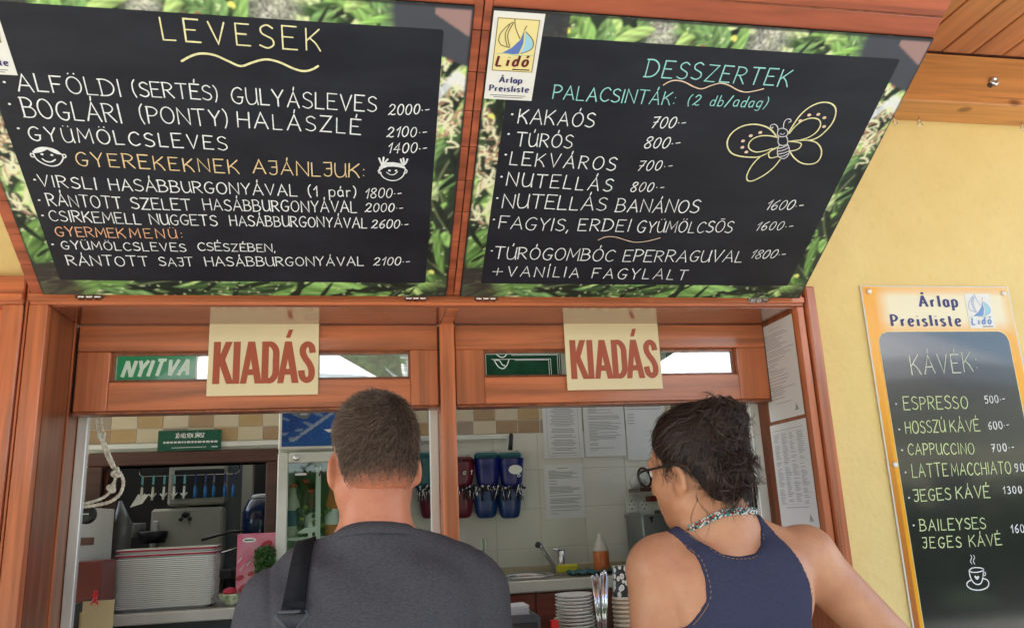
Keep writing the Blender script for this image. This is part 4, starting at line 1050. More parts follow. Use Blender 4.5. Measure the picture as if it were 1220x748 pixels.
# the wooden shutters that carry the boards
def shutter(x0, x1, bx0, bx1, lab):
    f = sheet('window_shutter', lab, 'shutter', (x0, -.04, 2.0949), TILT, 0, 'raised window shutters')
    MB().box((0.0008, -.002, -.034), (x1 - x0 - .0008, 1.05, -.0075), .002).build('shutter_panel', M['flap_wood'], f)
    MB().box((0.0015, .836, -.0072), (x1 - x0 - .0015, .8385, -.0052)).build('top_groove', M['wood_dark'], f)
    MB().box((0.0015, .839, -.0073), (x1 - x0 - .0015, 1.049, -.0045), .001).build('top_rail', M['flap_wood'], f)
    MB().box((bx0 - x0, .7935, -.0072), (x1 - x0 - .0015, .8355, -.0040), .001).build('board_rail', M['flap_wood'], f)
    # short blocks beside the board
    seg = None
    for (a, c) in ((.0012, bx0 - x0 - .0008), (bx1 - x0 + .0008, x1 - x0 - .0012)):
        if c - a < .006: continue
        v = .002; k = 0
        me = MB().box((a, 0, -.0072), (c, .0905, -.0020), .0012).mesh('edge_block', M['flap_wood'])
        while v < .9:
            link('edge_block', me, f, (0, v, random.uniform(-.0006, .0004))); v += .0925
    for hx_ in HINGES[lab[:4]]:
        h = MB().box((hx_ - x0, -.020, -.012), (hx_ - x0 + .068, -.0035, -.004), .001).build('hinge', M['steel'], f)
        MB().box((hx_ - x0 + .008, -.022, -.0042), (hx_ - x0 + .022, -.012, -.0015)).box((hx_ - x0 + .027, -.022, -.0042), (hx_ - x0 + .041, -.012, -.0015)).box((hx_ - x0 + .046, -.022, -.0042), (hx_ - x0 + .060, -.012, -.0015)).build('hinge_knuckle', M['chrome'], h)
    return f
HINGES = {'left': (-.705, .10), 'righ': (.288, 1.082)}
shutter(-.80, .2325, -.7712, .2123, 'left raised wooden shutter carrying the LEVESEK board')
shutter(.2330, 1.2355, .2507, 1.2342, 'right raised wooden shutter carrying the DESSZERTEK board')

# ------------------------------------------------------------------ coffee price board on the yellow wall
cb = sheet('coffee_board', 'tall yellow framed KÁVÉK coffee price board on the yellow wall', 'price board', (1.483, .028, 1.0))
CWd, CZ0, CZ1 = .506, -.10, 1.150
def coffee_print():
    res = .005; nx = int(CWd / res) + 1; ny = int((CZ1 - CZ0) / res) + 1
    X, Y = np.meshgrid(np.linspace(0, CWd, nx), np.linspace(CZ0, CZ1, ny))
    C = np.zeros((ny, nx, 3), np.float32); C[:] = (.90, .42, .004)
    cream = np.clip((Y - .995) / .05, 0, 1) * np.clip((X - .035) / .05, 0, 1) * np.clip((.53 - X) / .06, 0, 1) * np.clip((CZ1 - .001 - Y) / .03, .35, 1)
    C[:] = C * (1 - cream[..., None]) + np.array((.86, .80, .56)) * cream[..., None]
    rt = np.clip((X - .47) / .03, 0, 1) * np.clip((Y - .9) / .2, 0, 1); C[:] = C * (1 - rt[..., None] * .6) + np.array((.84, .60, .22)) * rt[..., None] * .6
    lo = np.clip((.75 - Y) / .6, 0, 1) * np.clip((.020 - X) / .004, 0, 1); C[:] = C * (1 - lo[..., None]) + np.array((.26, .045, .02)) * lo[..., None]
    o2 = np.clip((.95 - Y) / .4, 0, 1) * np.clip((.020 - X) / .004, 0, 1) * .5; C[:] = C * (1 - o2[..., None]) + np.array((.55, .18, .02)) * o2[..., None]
    a = (np.arange(ny - 1)[:, None] * nx + np.arange(nx - 1)[None]).ravel()
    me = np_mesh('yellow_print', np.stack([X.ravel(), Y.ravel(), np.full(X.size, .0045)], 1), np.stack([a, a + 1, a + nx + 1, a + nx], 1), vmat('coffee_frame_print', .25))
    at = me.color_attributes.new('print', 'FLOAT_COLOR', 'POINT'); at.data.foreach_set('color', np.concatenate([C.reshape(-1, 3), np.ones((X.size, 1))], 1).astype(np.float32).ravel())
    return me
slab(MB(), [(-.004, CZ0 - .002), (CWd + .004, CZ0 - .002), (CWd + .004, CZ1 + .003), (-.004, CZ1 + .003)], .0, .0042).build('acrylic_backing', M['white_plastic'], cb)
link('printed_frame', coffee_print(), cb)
slab(MB(), rrect(.030, CZ0 + .02, .474, 1.008, .035, 6), .0046, .0056).build('black_panel', M['coffee_board'], cb)
slab(MB(), rrect(.0275, CZ0 + .018, .4765, 1.0105, .0375, 6), .0046, .0050).build('panel_outline', M['logo_yellow'], cb)
rnd = random.Random(5)
for (s, u0, v0, u1, v1, h, c, sh) in TEXT_COFFEE:
    mb = MB(); text(mb, s, u0, v0, u1, v1, h, .0030, .0030, 'round', .0062, gap=.26, shear=.06, jit=.02, rnd=rnd); mb.build('chalk_writing', M[INK[c]], cb)
mb = MB()
for u, v in DOTS_COFFEE: stroke(mb, [(u, v), (u + .001, v)], .005, .005, 'round', .0062)
mb.build('bullet_dots', M['ink_w'], cb)
for c, wd, pts in DRAW_COFFEE:
    mb = MB(); stroke(mb, smooth(pts) if len(pts) > 2 else pts, wd * .0018, wd * .0018, 'round', .0064); mb.build('chalk_drawing', M[INK[c]], cb)
mb = MB(); bold(mb, 'Árlap', .188, 1.087, .316, .035, .0050); bold(mb, 'Preisliste', .083, 1.0265, .317, .034, .0051); mb.build('lettering', M['navy_print'], cb)
e = logo(cb, .348, 1.019, .088, .110, True); e.location.z = .0032
for u, v in ((.022, 1.134), (.488, 1.131), (.018, .617), (.488, .617)):
    mb = MB().lathe([(.0085, 0), (.0085, .003), (.006, .006), (.001, .0068)], (u, v, .0046), 16); mb.build('screw_cap', M['sticker_white'], cb, smooth=True)
# ------------------------------------------------------------------ room behind the windows
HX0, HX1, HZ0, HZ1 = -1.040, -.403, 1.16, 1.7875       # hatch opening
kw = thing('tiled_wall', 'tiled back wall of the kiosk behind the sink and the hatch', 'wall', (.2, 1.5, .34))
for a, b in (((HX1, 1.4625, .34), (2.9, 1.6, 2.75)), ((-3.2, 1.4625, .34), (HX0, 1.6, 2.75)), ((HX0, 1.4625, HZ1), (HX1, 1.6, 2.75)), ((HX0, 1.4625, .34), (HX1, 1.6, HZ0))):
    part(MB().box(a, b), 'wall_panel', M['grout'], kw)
rnd = random.Random(11)
small = {}
for k in ('tile_beige', 'tile_brown', 'tile_ochre', 'tile_taupe'):
    small[k] = MB().box((.0012, 0, .0012), (.0988, .012, .0), 0) and MB().box((.0014, 0, .0014), (.0986, .012, .0576), .0012).mesh('tile', M[k])
zrow = [1.879, 1.938, 1.997, 2.056]
order = ['tile_ochre', 'tile_beige', 'tile_taupe', 'tile_beige', 'tile_brown', 'tile_beige']
for r, z in enumerate(zrow):
    for i in range(-16, 14):
        x = .376 + i * .1
        if r % 2 == 0: k = ['tile_taupe', 'tile_beige', 'tile_ochre', 'tile_beige'][i % 4] if rnd.random() < .8 else 'tile_brown'
        else: k = ['tile_beige', 'tile_brown', 'tile_beige', 'tile_ochre'][i % 4] if rnd.random() < .8 else 'tile_taupe'
        link('tile', small[k], kw, (x - .2, -.040 + rnd.uniform(-.0008, .0008), z - .34))
big = {}
zb = [1.716, 1.5495, 1.383, 1.2165, 1.05]
for z in zb:
    for i in range(-10, 10):
        x0 = .560 + i * .2; x1 = x0 + .2; z1 = z + .1635 if z > 1.7 else z + .1665
        segs = [(x0, x1)]
        if z < HZ1 + .055 and z1 > HZ0 - .05:
            lo, hi = -1.10, -.355
            if x1 > lo and x0 < hi:
                segs = []
                if x0 < lo - .02: segs.append((x0, lo))
                if x1 > hi + .02: segs.append((hi, x1))
        if z > 1.7: segs = [(x0, x1)]; 
        for a, b in segs:
            zz = z
            if z > 1.7 and b > -1.10 and a < -.355: zz = 1.843
            key = (round(b - a, 3), round(z1 - zz, 3))
            if key not in big: big[key] = MB().box((.0013, 0, .0013), (b - a - .0013, .012, z1 - zz - .0013), .0013).mesh('tile', M['tile_white'])
            o = link('tile', big[key], kw, (a - .2, -.040 + rnd.uniform(-.0006, .0006), zz - .34)); o.rotation_euler = (rnd.uniform(-.003, .003), 0, 0)
# glossy conduit strip under the small tiles
t = thing('cable_duct', 'white plastic cable duct running under the band of small tiles', 'duct', (-.1, 1.44, 1.80))
part(MB().box((-1.28, 1.436, 1.855), (.62, 1.4585, 1.874), .002), 'duct_cover', M['white_plastic'], t)
# other walls and ceiling, with unseen openings added to let daylight in
t = thing('room_shell', 'pale inner side walls of the kiosk room, opened for daylight', 'wall', (2.6, .8, .34))
part(MB().box((2.35, .22, .34), (2.45, 1.475, 1.30)), 'wall_panel', M['plaster'], t)
part(MB().box((2.35, .22, 2.62), (2.45, 1.475, 2.75)), 'wall_panel', M['plaster'], t)
part(MB().box((-3.2, .32, .34), (-3.1, 1.475, 1.2)), 'wall_panel', M['plaster'], t)
part(MB().box((1.285, .2, .98), (2.4, .30, 2.75)), 'wall_panel', M['plaster'], t)
part(MB().box((-1.4, .2, 2.15), (1.285, .30, 2.75)), 'wall_panel', M['plaster'], t)
single(MB().box((.2, 1.47, 2.75), (2.6, 4.2, 2.80)), 'kiosk_ceiling', M['plaster'], kind='structure')  # cut back to part of the kitchen; the rest is open for daylight

# hatch frame into the dim kitchen
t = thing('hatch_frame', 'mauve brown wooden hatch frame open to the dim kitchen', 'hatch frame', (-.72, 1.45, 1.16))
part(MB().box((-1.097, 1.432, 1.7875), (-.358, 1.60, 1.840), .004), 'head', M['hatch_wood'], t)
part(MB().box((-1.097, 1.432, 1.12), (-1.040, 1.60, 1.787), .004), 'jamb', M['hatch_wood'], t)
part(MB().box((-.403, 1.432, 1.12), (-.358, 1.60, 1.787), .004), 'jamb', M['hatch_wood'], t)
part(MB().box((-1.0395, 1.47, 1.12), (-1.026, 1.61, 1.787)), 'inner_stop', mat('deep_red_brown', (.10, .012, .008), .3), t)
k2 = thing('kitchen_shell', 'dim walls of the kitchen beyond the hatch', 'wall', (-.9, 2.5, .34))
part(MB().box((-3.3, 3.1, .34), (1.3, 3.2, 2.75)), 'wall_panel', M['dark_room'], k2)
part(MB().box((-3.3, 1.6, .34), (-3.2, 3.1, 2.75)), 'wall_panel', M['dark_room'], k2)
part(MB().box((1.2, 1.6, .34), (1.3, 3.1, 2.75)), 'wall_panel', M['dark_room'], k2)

def U3(px, py, Y):
    """world point on the plane y = Y for a picture position; used once to lay things out"""
    d = _f + _r * ((px - 610) / 959.49) - _u * ((py - 374) / 959.49)
    k = (Y + 2.1) / d.y
    return Vector((0, -2.1, 1.52)) + d * k

# kitchen things
t = thing('fridge', 'cream enamel fridge standing in the dim kitchen', 'fridge', (-1.0, 2.4, .34))
a = U3(180, 605, 2.1); b = U3(262, 700, 2.1)
part(MB().box((a.x, 2.1, .35), (b.x, 2.7, a.z - .005), .012), 'lower_door', M['old_fridge'], t)
part(MB().box((a.x + .07, 2.1, a.z + .006), (b.x, 2.7, U3(200, 548, 2.1).z), .012), 'upper_door', M['old_fridge'], t)
part(MB().box((a.x + .10, 2.085, a.z + .04), (a.x + .33, 2.098, U3(200, 560, 2.1).z), .003), 'dark_magnet_board', M['black_plastic'], t)
part(MB().box((a.x + .02, 2.06, a.z - .27), (a.x + .04, 2.099, a.z - .06), .004), 'handle', M['white_plastic'], t)
mb = MB(); q = U3(221, 613, 2.09)
part(mb.ball((q.x, 2.092, q.z), (.022, .006, .015)).ball((q.x - .02, 2.092, q.z - .02), (.012, .006, .01)).ball((q.x + .02, 2.092, q.z - .02), (.012, .006, .01)), 'badge', M['black_plastic'], t)
t = thing('glass_door', 'grey glazed door panel right of the cream fridge in the kitchen', 'door', (-.6, 2.2, .34))
a = U3(265, 548, 2.2); b = U3(290, 700, 2.2)
part(MB().box((a.x, 2.2, .36), (a.x + .10, 2.24, a.z)), 'leaf', mat('grey_glazing', (.12, .13, .14), .2), t)
part(MB().box((a.x + .102, 2.18, .36), (a.x + .15, 2.26, a.z)), 'post', M['old_fridge'], t)
q = U3(294, 625, 2.0)
single(MB().lathe([(.022, 0), (.028, .075), (.026, .078)], (q.x, 2.0, q.z - .06), 16), 'yellow_cup', M['yellow_plastic'], 'yellow plastic cup in the kitchen seen through the hatch', 'cup', (q.x, 2.0, q.z - .06), smooth=True)
q = U3(312, 615, 1.8)
t = thing('water_bottle', 'dark blue rounded dispenser at the right edge of the hatch', 'dispenser', (q.x, 1.8, q.z - .22))
part(MB().lathe([(.075, -.2), (.088, -.05), (.088, .02), (.06, .075), (.04, .08)], (q.x, 1.8, q.z), 28), 'body', mat('navy_plastic', (.012, .025, .075), .15), t, smooth=True)
part(MB().lathe([(.05, .081), (.046, .095), (.02, .10)], (q.x, 1.8, q.z), 20), 'lid', M['white_plastic'], t, smooth=True)
part(MB().lathe([(.09, -.75), (.09, -.2)], (q.x, 1.8, q.z), 20), 'stand', M['black_plastic'], t)
t = thing('kitchen_worktop', 'dark cluttered kitchen worktop behind the tray stack', 'worktop', (-.8, 1.9, .34))
part(MB().box((-1.9, 1.95, 1.30), (-.6, 2.5, 1.34), .003), 'top', M['dark_grey'], t)
part(MB().box((-1.9, 1.97, .36), (-1.25, 2.5, 1.298)), 'cupboard', M['black_plastic'], t)
for i, (px, py, w, hh, m, lab) in enumerate(((152, 634, .05, .05, 'kraft', 'small brown tub on the dark kitchen worktop'), (164, 632, .035, .06, 'mid_grey', 'small grey tub on the dark kitchen worktop'), (182, 640, .07, .05, 'black_plastic', 'black machine on the dark kitchen worktop'))):
    q = U3(px, py, 2.05)
    single(MB().lathe([(w * .8, 0), (w, hh), (w * .9, hh + .004)], (q.x, 2.05, q.z - hh * .5), 16), 'tub', M[m], lab, 'tub', (q.x, 2.05, q.z - hh * .5), smooth=True)
t = thing('black_rod', 'black bar across the lower right of the hatch', 'rod', (U3(265, 640, 1.75).x, 1.75, U3(265, 640, 1.75).z))
part(MB().tube([U3(240, 643, 1.75), U3(275, 633, 1.75), U3(325, 630, 1.75)], .006, 8), 'bar', M['black_plastic'], t, smooth=True)
q = U3(257, 659, 1.7)
single(MB().ball((q.x, 1.7, q.z), (.03, .02, .012)).tube([(q.x + .02, 1.7, q.z), (q.x + .09, 1.7, q.z + .02)], .004, 6), 'ladle', M['steel'], 'steel ladle resting behind the tray stack', 'ladle', (q.x, 1.7, q.z), smooth=True)
# curved grey plate behind the trays
a = U3(139, 655, 1.62)
single(MB().tube([(a.x, 1.64, a.z - .05), (a.x + .01, 1.64, a.z + .1), (a.x - .005, 1.64, a.z + .2)], [.045, .04, .006], 14), 'grey_lid', M['mid_grey'], 'curved grey lid leaning in the left corner of the hatch', 'lid', (a.x, 1.64, a.z - .05), smooth=True)

# rail with coloured clips in the hatch
a = U3(167, 557, 1.50); b = U3(285, 563, 1.50)
t = thing('clip_rail', 'thin steel rail hanging across the hatch', 'rail', (a.x, 1.5, a.z))
part(MB().tube([a, a + Vector((0, 0, -.028)), a + Vector((.012, 0, -.036)), Vector((b.x - .012, 1.5, a.z - .036)), Vector((b.x, 1.5, a.z - .028)), Vector((b.x, 1.5, a.z))], .0022, 8), 'rod', M['steel'], t, smooth=True)
zr = a.z - .036
clips = [(171, 'w'), (184, 'w'), (197, 'w'), (209, 'w'), (221, 'w'), (234, 'b'), (246, 'b'), (256, 'b'), (269, 'b'), (279, 'b')]
names_ = ['first', 'second', 'third', 'fourth', 'fifth', 'first', 'second', 'third', 'fourth', 'fifth']
proto = {}
for i, (px, k) in enumerate(clips):
    q = U3(px, 560, 1.50)
    lab = ('white plastic clip with %s strap, %s from the left on the hatch rail' % ('a pale' if i < 4 else 'a blue', names_[i])) if k == 'w' else ('blue plastic clip, %s of the blue ones on the hatch rail' % names_[i])
    if k not in proto:
        c = thing('hanging_clip', lab, 'clip', (q.x, 1.495, zr), 'clips hanging on the hatch rail')
        MB().box((-.004, -.001, -.034), (.004, .001, .002)).build('strap', M['cyan_tag' if k == 'w' else 'pot_blue'], c)
        MB().lathe([(.006, -.002), (.006, .002)], (0, 0, -.038), 10).build('ring', M['black_plastic'], c)
        mm = M['light_clip' if k == 'w' else 'blue_clip']
        if k == 'w': MB().tube([(0, 0, -.044), (0, 0, -.075), (-.002, 0, -.097)], [.004, .006, .004], 8).tube([(0, 0, -.088), (.013, 0, -.070)], .0025, 6).tube([(0, 0, -.088), (-.014, 0, -.072)], .0025, 6).build('jaw', mm, c, smooth=True)
        else: MB().tube([(0, 0, -.044), (0, 0, -.060), (0, 0, -.094)], [.003, .007, .007], 8).build('jaw', mm, c, smooth=True)
        proto[k] = c
    else:
        dup(proto[k], (q.x, 1.495, zr), lab, (0, 0, random.uniform(-.4, .4)))
q = U3(166, 598, 1.49)
single(MB().add([(q.x - .035, 1.488, q.z - .02), (q.x + .012, 1.488, q.z - .006), (q.x + .035, 1.492, q.z + .03), (q.x - .008, 1.492, q.z + .03)], [(0, 1, 2, 3)]), 'hanging_slip', M['paper_dim'], 'slip of paper held by the leftmost clip on the hatch rail', 'paper', (q.x, 1.49, q.z))
# green card over the hatch
s = sheet('green_card', 'dark green printed card standing on the hatch frame', 'sign', (-.833, 1.428, 1.8415))
MB().box((0, 0, -.001), (.248, .083, .001)).build('card', M['green_sign'], s)
mb = MB(); text(mb, 'JÓ HELYEN JÁRSZ', .068, .052, .180, .053, .017, .0034, .003, 'butt', .002, gap=.18, jit=0)
rr = random.Random(3); x = .022
while x < .225:
    w = rr.uniform(.006, .016); stroke(mb, [(x, .034), (x + w, .034)], .008, .008, 'butt', .002); x += w + .0035
stroke(mb, [(.055, .012), (.19, .013)], .0025, .0025, 'butt', .002); stroke(mb, [(.21, .013), (.235, .013)], .004, .004, 'butt', .002)
mb.build('lettering', M['paper_dim'], s)

# left corner things
t = thing('wall_cabinet', 'narrow white cabinet side in the left corner with a brown strip', 'cabinet', (-1.1, 1.1, .34))
a = U3(84, 600, .9); b = U3(116, 600, .9)
part(MB().box((-1.34, .90, .345), (b.x - .055, 1.3, 1.615), .003), 'side_panel', M['white_plastic'], t)
part(MB().box((-1.34, .885, 1.49), (b.x + .0, .8985, 1.515), .002), 'brown_strip', M['hatch_wood'], t)
q = U3(103, 613, .86)
t = thing('round_speaker', 'round black disc fixed by the left window track', 'speaker', (q.x, .87, q.z))
mb = MB(); tmp = MB().lathe([(.030, 0), (.030, .014), (.024, .02), (.001, .017)], n=24); mb.add([(q.x + v[0], .872 - v[2], q.z + v[1]) for v in tmp.v], tmp.f); part(mb, 'disc', M['black_plastic'], t, smooth=True)
part(MB().box((q.x - .012, .846, q.z + .001), (q.x + .010, .850, q.z + .004)), 'pale_mark', M['white_plastic'], t)
t = thing('red_stand', 'dark red wooden stand in the left corner under the rope', 'stand', (-.92, .8, .34))
a = U3(104, 672, .85); b = U3(118, 748, .85)
part(MB().box((a.x - .06, .80, .345), (b.x + .01, .95, U3(110, 668, .82).z), .004), 'panel', mat('dark_red_wood', (.16, .012, .008), .3), t)
part(MB().box((a.x - .075, .75, U3(100, 690, .78).z), (a.x - .045, .79, U3(100, 664, .78).z + .02), .004), 'bracket', M['black_plastic'], t)
t = thing('folder', 'black upright folder in the left corner beside the kraft envelope', 'folder', (-.86, .6, 1.02))
a = U3(92, 748, .6)
part(MB().box((a.x - .01, .56, 1.10), (a.x + .012, .72, 1.33), .002), 'cover', M['black_plastic'], t)
part(MB().box((a.x + .0135, .565, 1.10), (a.x + .022, .72, 1.305)), 'pages', M['kraft'], t)
a = U3(99, 716, .5); b = U3(134, 748, .5)
t = thing('kraft_envelope', 'kraft paper envelope with a red clip at the lower left', 'envelope', (a.x, .5, 1.12))
part(MB().box((a.x, .499, 1.11), (b.x, .503, a.z), .0005), 'envelope', M['kraft'], t)
q = U3(113, 712, .49)
t = thing('red_clip', 'small red peg clipped on the kraft envelope', 'clip', (q.x, .495, q.z))
part(MB().box((q.x - .004, .488, q.z - .012), (q.x + .004, .500, q.z + .020), .001).tube([(q.x, .49, q.z), (q.x + .010, .49, q.z - .018)], .0025, 6).tube([(q.x, .49, q.z), (q.x - .010, .49, q.z - .018)], .0025, 6).tube([(q.x - .009, .49, q.z + .008), (q.x + .009, .49, q.z + .008)], .0025, 6), 'peg', M['red_plastic'], t)
q = U3(75, 740, .30)
t = thing('green_bottle', 'green bottle cap and neck at the lower left of the frame', 'bottle', (q.x, .31, 1.03))
part(MB().lathe([(.030, 0), (.031, .12), (.013, .165), (.012, .20)], (q.x + .002, .335, 1.03), 20), 'bottle_body', M['bottle_green'], t, smooth=True)
part(MB().lathe([(.0145, .195), (.0145, .226), (.012, .229)], (q.x + .002, .335, 1.03), 20), 'cap', mat('green_cap', (.02, .13, .07), .3), t, smooth=True)

# rope on the left
def rope(pts, r, name, par=None):
    P = smooth([tuple(p) for p in pts], 8); rs = [r * (1 + .16 * math.sin(i * 2.2)) for i in range(len(P))]
    return MB().tube(P, rs, 8)
t = thing('sash_rope', 'knotted off-white braided rope hanging from the left sash', 'rope', tuple(U3(118, 500, .30)))
Pp = lambda l, Y=.30: [tuple(U3(a, b, Y + c)) for a, b, c in l]
part(rope(Pp([(115, 498, 0), (117, 512, 0), (120, 522, -.004), (124, 535, 0), (129, 547, .004), (135, 558, 0)]), .0040, ''), 'strand', M['rope'], t, smooth=True)
part(rope(Pp([(121, 498, .0), (122, 510, .004), (123, 521, .006), (127, 533, .006), (132, 545, -.004), (138, 559, 0)]), .0040, ''), 'strand', M['rope'], t, smooth=True)
part(rope(Pp([(137, 557, 0), (144, 565, .0), (147, 575, 0), (143, 588, .0), (132, 597, 0), (118, 601, .005), (104, 603, 0), (96, 604, 0)]), .0046, ''), 'loop', M['rope'], t, smooth=True)
part(rope(Pp([(139, 562, .0), (137, 572, .004), (133, 582, 0), (127, 590, .004), (115, 596, 0), (104, 599, 0), (96, 601, 0)]), .0040, ''), 'loop', M['rope'], t, smooth=True)
def knot(px, py, s, rot):
    mb = MB(); c = U3(px, py, .295)
    pts = []
    for k in range(40):
        a = 2 * math.pi * k / 39; x = (math.sin(a) + 2 * math.sin(2 * a)) * .33; z = (math.cos(a) - 2 * math.cos(2 * a)) * .33; y = -math.sin(3 * a) * .4
        pts.append((c.x + s * (x * math.cos(rot) - z * math.sin(rot)), c.y + s * y, c.z + s * 1.2 * (x * math.sin(rot) + z * math.cos(rot))))
    part(mb.tube(pts, .0042, 8), 'knot', M['rope'], t, smooth=True)
knot(121, 520, .010, .3); knot(139, 563, .011, 1.0); knot(133, 581, .010, .5)

# ------------------------------------------------------------------ left counter, trays
t = thing('left_counter', 'grey worktop with pale edge under the hatch', 'counter', (-.6, 1.2, .34))
part(MB().box((-1.30, .945, 1.228), (-.10, 1.468, 1.262), .003), 'worktop', M['worktop'], t)
part(MB().box((-1.30, .930, 1.224), (-.10, .9445, 1.2605), .003), 'front_edge', M['worktop_edge'], t)
part(MB().box((-1.30, .975, .345), (-.10, 1.468, 1.2235)), 'cupboard', M['dark_grey'], t)
part(MB().box((-.60, 1.40, 1.2625), (-.30, 1.43, 1.270)), 'red_strip', mat('red_strip', (.3, .02, .02), .4), t)
def tray_mesh(hh):
    mb = MB(); w, d = .165, .115
    o = rrect(-w, -d, w, d, .03, 4); i = rrect(-w + .012, -d + .012, w - .012, d - .012, .022, 4); bt = rrect(-w + .022, -d + .022, w - .022, d - .022, .02, 4)
    n = len(o)
    vs = [(x, y, hh) for x, y in o] + [(x, y, hh) for x, y in i] + [(x, y, 0.001) for x, y in bt] + [(x, y, hh - .0040) for x, y in o] + [(x * .962, y * .955, hh - .0040) for x, y in o] + [(x, y, -.001) for x, y in bt]
    fs = []
    for k in range(n):
        k2 = (k + 1) % n
        fs += [(k, k2, n + k2, n + k), (n + k, n + k2, 2 * n + k2, 2 * n + k), (3 * n + k, 3 * n + k2, k2, k), (4 * n + k, 4 * n + k2, 3 * n + k2, 3 * n + k), (5 * n + k, 5 * n + k2, 4 * n + k2, 4 * n + k)]
    fs += [tuple(range(2 * n, 3 * n)), tuple(reversed(range(5 * n, 6 * n)))]
    return mb.add(vs, fs)
tm = tray_mesh(.014).mesh('tray', M['tray_white']); tm2 = tray_mesh(.022).mesh('tray', M['tray_white'])
NT = 27
for i in range(NT):
    top = i >= NT - 2
    z = 1.2625 + i * .0066 + (.010 if i == NT - 1 else 0)
    lab = 'white serving tray in the tall stack on the left counter'
    if i == NT - 1: lab = 'topmost white serving tray with red rim line on the stack'
    elif i == NT - 2: lab = 'second white tray from the top with red rim line'
    o = link('serving_tray', tm2 if top else tm, None, (-.690 + random.uniform(-.0015, .0015), 1.100 + random.uniform(-.002, .002), z), lab, 'tray', 'white serving trays stacked on the counter')
    o.rotation_euler = (0, 0, R(4 + random.uniform(-.5, .5)))
    if top:
        oo = rrect(-.1655, -.1155, .1655, .1155, .03, 4); n = len(oo)
        MB().add([(x, y, .0135) for x, y in oo] + [(x, y, .0200) for x, y in oo], [(k, (k + 1) % n, n + (k + 1) % n, n + k) for k in range(n)]).build('rim_line', mat('crimson_line', (.35, .01, .04), .35), o)
single(MB().box((-.80, 1.03, 1.262 + NT * .0066 + .0235), (-.585, 1.17, 1.262 + NT * .0066 + .0245)), 'tray_paper', M['kraft'], 'brown paper lying in the topmost tray', 'paper', (-.68, 1.1, 1.45))
# pink carton, floral dish, herb bunch
a = U3(283, 636, 1.0); b = U3(325, 705, 1.0)
t = thing('pink_carton', 'pink printed carton with a white oval label beside the herbs', 'carton', (a.x + .06, 1.03, 1.2625))
part(MB().box((a.x, 1.0, 1.2635), (b.x + .012, 1.06, a.z), .002), 'carton_body', M['pink_box'], t)
mb = MB(); q = U3(297, 643, .998); pts = [(q.x + .024 * math.cos(k * .524), q.z + .0085 * math.sin(k * .524)) for k in range(12)]
part(mb.add([(x, .9985, z) for x, z in pts], [tuple(range(12))]), 'oval_label', M['sticker_white'], t)
part(MB().add([(q.x - .016, .998, q.z - .002), (q.x + .016, .998, q.z - .002), (q.x + .016, .998, q.z + .002), (q.x - .016, .998, q.z + .002)], [(0, 1, 2, 3)]), 'label_print', M['black_print'], t)
mb = MB()
for (px, py, s) in ((290, 664, .02), (294, 672, .024), (300, 668, .018)):
    c = U3(px, py, .9975); 
    for k in range(3):
        pts = smooth([(c.x - s, c.z - s + k * .004), (c.x, c.z + s * .4), (c.x + s * .5, c.z + s)], 4)
        for i in range(len(pts) - 1): mb.add([(pts[i][0], .9978, pts[i][1]), (pts[i][0] + .0016, .9978, pts[i][1]), (pts[i + 1][0] + .0016, .9978, pts[i + 1][1]), (pts[i + 1][0], .9978, pts[i + 1][1])], [(0, 1, 2, 3)])
part(mb, 'petal_print', M['paper_dim'], t)
mb = MB()
for (px, py, s, m_) in ((292, 700, .022, 0), (303, 694, .018, 0), (286, 688, .014, 0), (299, 683, .012, 0), (318, 648, .020, 0), (322, 662, .018, 0)):
    c = U3(px, py, .998); mb.add([(c.x + s * math.cos(k * .524), .9977 - .0001 * (px % 3), c.z + s * .7 * math.sin(k * .524 + .3)) for k in range(12)], [tuple(range(12))])
part(mb, 'red_fruit_print', mat('deep_red_print', (.42, .01, .03), .35), t, kind='stuff')
a = U3(275, 690, .97)
t = thing('floral_bowl', 'small bowl with red and green flower pattern left of the carton', 'bowl', (a.x, .99, 1.2625))
part(MB().lathe([(.018, 0), (.030, .012), (.042, .034), (.044, .04), (.040, .038), (.02, .012)], (a.x, 1.0, 1.2635), 24), 'bowl_body', mat('floral_glaze', (.62, .66, .50), .3, var=.5, scale=34, hue=(.10, .20, .04)), t, smooth=True)
part(MB().ball((a.x - .006, .995, 1.309), (.024, .022, .016), 2), 'red_fruit', mat('red_fruit', (.5, .02, .05), .3), t, smooth=True)
t = thing('flower_pot', 'bunch of green parsley standing before the pink carton', 'herbs', (U3(312, 690, .95).x, .97, 1.2625))
mb = MB(); rr = random.Random(2); c = U3(314, 668, .96)
for k in range(900):
    th = rr.random() * 6.28; ph = rr.uniform(-1, 1); rad = rr.random() ** .5
    p = Vector((c.x + .004 + .036 * rad * math.cos(th), .965 + .024 * rad * math.sin(th), c.z + .052 * ph * (1.1 - .3 * rad)))
    n = Vector((rr.uniform(-1, 1), rr.uniform(-1, 0), rr.uniform(-.6, 1))).normalized(); a = n.orthogonal().normalized(); b = n.cross(a); s = rr.uniform(.004, .0075)
    mb.add([p + a * s, p + b * s * .7, p - a * s, p - b * s * .7], [(0, 1, 2, 3)])
part(mb, 'leaves', M['leaf'], t, kind='stuff')
mb = MB()
for k in range(14): 
    x = c.x + rr.uniform(-.012, .012); mb.tube([(x * .3 + (c.x) * .7, .965, 1.27), (x, .965, c.z)], .0014, 5)
part(mb, 'stems', M['leaf'], t, kind='stuff')
part(MB().lathe([(.016, 0), (.019, .028), (.017, .028)], (c.x, .965, 1.263), 16), 'glass_jar', M['clear_plastic'], t, smooth=True)

